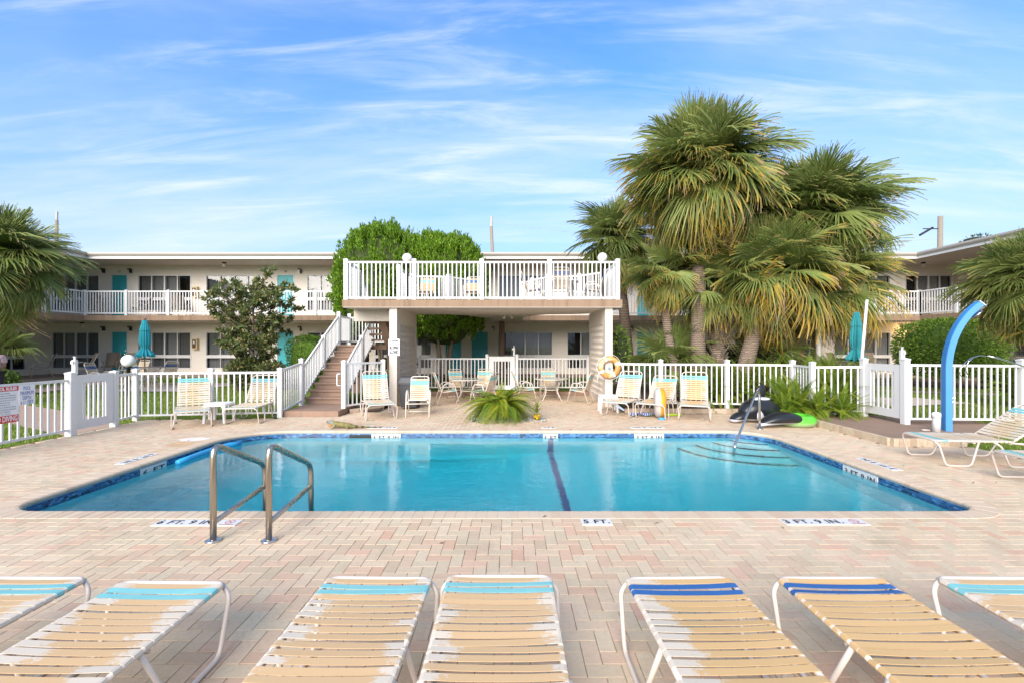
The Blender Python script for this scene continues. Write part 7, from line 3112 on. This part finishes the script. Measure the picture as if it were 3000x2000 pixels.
rosette('cycad', 'dark leaved cycad clump at the right edge below the palm', 'plant', (X(2985, 12.0), 12.0, gz(11, 12)), CYC, 26, 1.5, 15, 78, seed=61)
bl2 = MB()
for i in range(6):
    t = i / 5
    w = 0.05 * math.sin(math.pi * (0.1 + 0.88 * t))
    bl2.v += [(-w, t, 0.3 * t - .4 * t * t), (w, t, 0.3 * t - .4 * t * t)]
for i in range(5):
    bl2.f.append((2 * i, 2 * i + 1, 2 * i + 3, 2 * i + 2))
cl = bl2.mesh('leaf', M['burgundy'])
ce = empty('cordyline', (X(2240, 11.75), 11.75, 0.12), 0, 'burgundy leaved cordyline behind the whale', 'plant')
for i in range(14):
    el, az = rn_.uniform(15, 75), i * 2.4
    d = Vector((math.cos(R(el)) * math.cos(az), math.cos(R(el)) * math.sin(az), math.sin(R(el))))
    inst('leaf', cl, ce, None, Matrix.Translation((0, 0, .35)) @ frame_dir(d, Vector((0, 0, 1))).to_4x4() @ Matrix.Scale(rn_.uniform(.3, .5), 4))
MB().tube([(0, 0, 0), (0, 0, .38)], .02, 6).build('stem', M['bark'], ce)

# ------------------------------------------------------------------ grass blades
PATHS = [[(-8.62, 8.85), (-10.6, 9.9), (-12.6, 11.0), (-15.5, 12.3), (-24, 13.2), (-24, 14.6), (-15.3, 13.6), (-12.4, 12.3), (-10.2, 11.2), (-8.62, 9.9)],
         [(-17.3, 13.6), (-17.3, 20.2), (-15.9, 20.2), (-15.9, 13.4)], [(-16, 17.5), (-5.9, 17.5), (-5.9, 18.1), (-16, 18.1)], [(-13.6, 15.6), (-11.4, 15.6), (-10.6, 17.35), (-14.6, 17.35)],
         [(8.4, 15.6), (12.0, 15.2), (16.5, 13.6), (20, 11.6), (20.6, 12.3), (17, 14.2), (12.2, 15.8), (8.4, 16.2)], [(9.6, 11.8), (12.6, 12.4), (12.0, 13.5), (9.4, 13.6)], [(9.5, 17.4), (20, 15.6), (20, 19.6), (9.5, 19.6)], [(-3.4, 17.6), (9.0, 17.6), (9.0, 18.3), (-3.4, 18.3)]]
regions = [(-20, -8.62, 5.6, 10.9, 380), (-20, -5.75, 10.9, 20.3, 230), (7.97, 9.2, 5.8, 7.9, 500), (8.0, 10.6, 7.9, 9.4, 420), (8.2, 18.6, 9.5, 20.2, 220), (-3.3, 8.3, 16.7, 20.2, 150)]
GV = []
for (x0, x1, y0_, y1_, dens) in regions:
    n = int((x1 - x0) * (y1_ - y0_) * dens)
    gx, gy = rng.uniform(x0, x1, n), rng.uniform(y0_, y1_, n)
    keep = np.ones(n, bool)
    vis = np.abs(gx / gy) < 1.22
    for i in np.nonzero(vis)[0]:
        pass
    keep &= vis
    gx, gy = gx[keep], gy[keep]
    m_ = np.array([not any(in_poly(a, b, p) for p in PATHS) and not (6.6 < a < 9.9 and 7.9 < b < 10.7 and in_poly(a, b, [(6.66, 7.98), (7.85, 7.98), (9.9, 8.9), (9.9, 9.8), (8.2, 10.7), (6.66, 10.7)])) for a, b in zip(gx, gy)])
    gx, gy = gx[m_], gy[m_]
    n = len(gx)
    z = np.array([gz(a, b) for a, b in zip(gx, gy)]) if x1 < 20 else 0
    if x0 == -3.3:
        z = 0.165 + (gy - 15.86) / 4.14 * 0.155
    h = rng.uniform(0.03, 0.085, n)
    a = rng.uniform(0, 6.283, n)
    w = rng.uniform(0.006, 0.013, n)
    lx, ly = rng.normal(0, 0.025, n), rng.normal(0, 0.025, n)
    q = np.stack([np.stack([gx - np.cos(a) * w, gy - np.sin(a) * w, z], 1), np.stack([gx + np.cos(a) * w, gy + np.sin(a) * w, z], 1), np.stack([gx + lx, gy + ly, z + h], 1)], 1)
    GV.append(q.reshape(-1, 3))
GV = np.concatenate(GV)
o = inst('grass', npmesh('grass', GV, np.arange(len(GV)).reshape(-1, 3), M['grass']))
tag(o, 'short green lawn grass around the pool fence', 'grass', None, 'stuff')

# fallen leaves on the deck
lv = np.stack([rng.uniform(-8.3, 7.6, 90), rng.uniform(4.0, 11.0, 90), np.full(90, 0.012)], 1)
lv = np.array([p for p in lv if in_poly(p[0], p[1], DECK_POLY) and not inside_pool(p[0], p[1], 0.03)])
lc = leaf_cloud('fallen_leaves', lv, np.tile(np.array([[1.0, 0.3, 0.0]]), (len(lv), 1)), 0.07, 0.025, simple('dry_leaf', (0.16, 0.10, 0.045), 0.9, var=0.4), None, 0.6, 0.1)
vz = lc.data
for v in vz.vertices:
    v.co.z = 0.006 + 0.3 * abs(v.co.z - 0.012)
tag(lc, 'scattered dry leaves on the pavers', 'leaves', None, 'stuff')
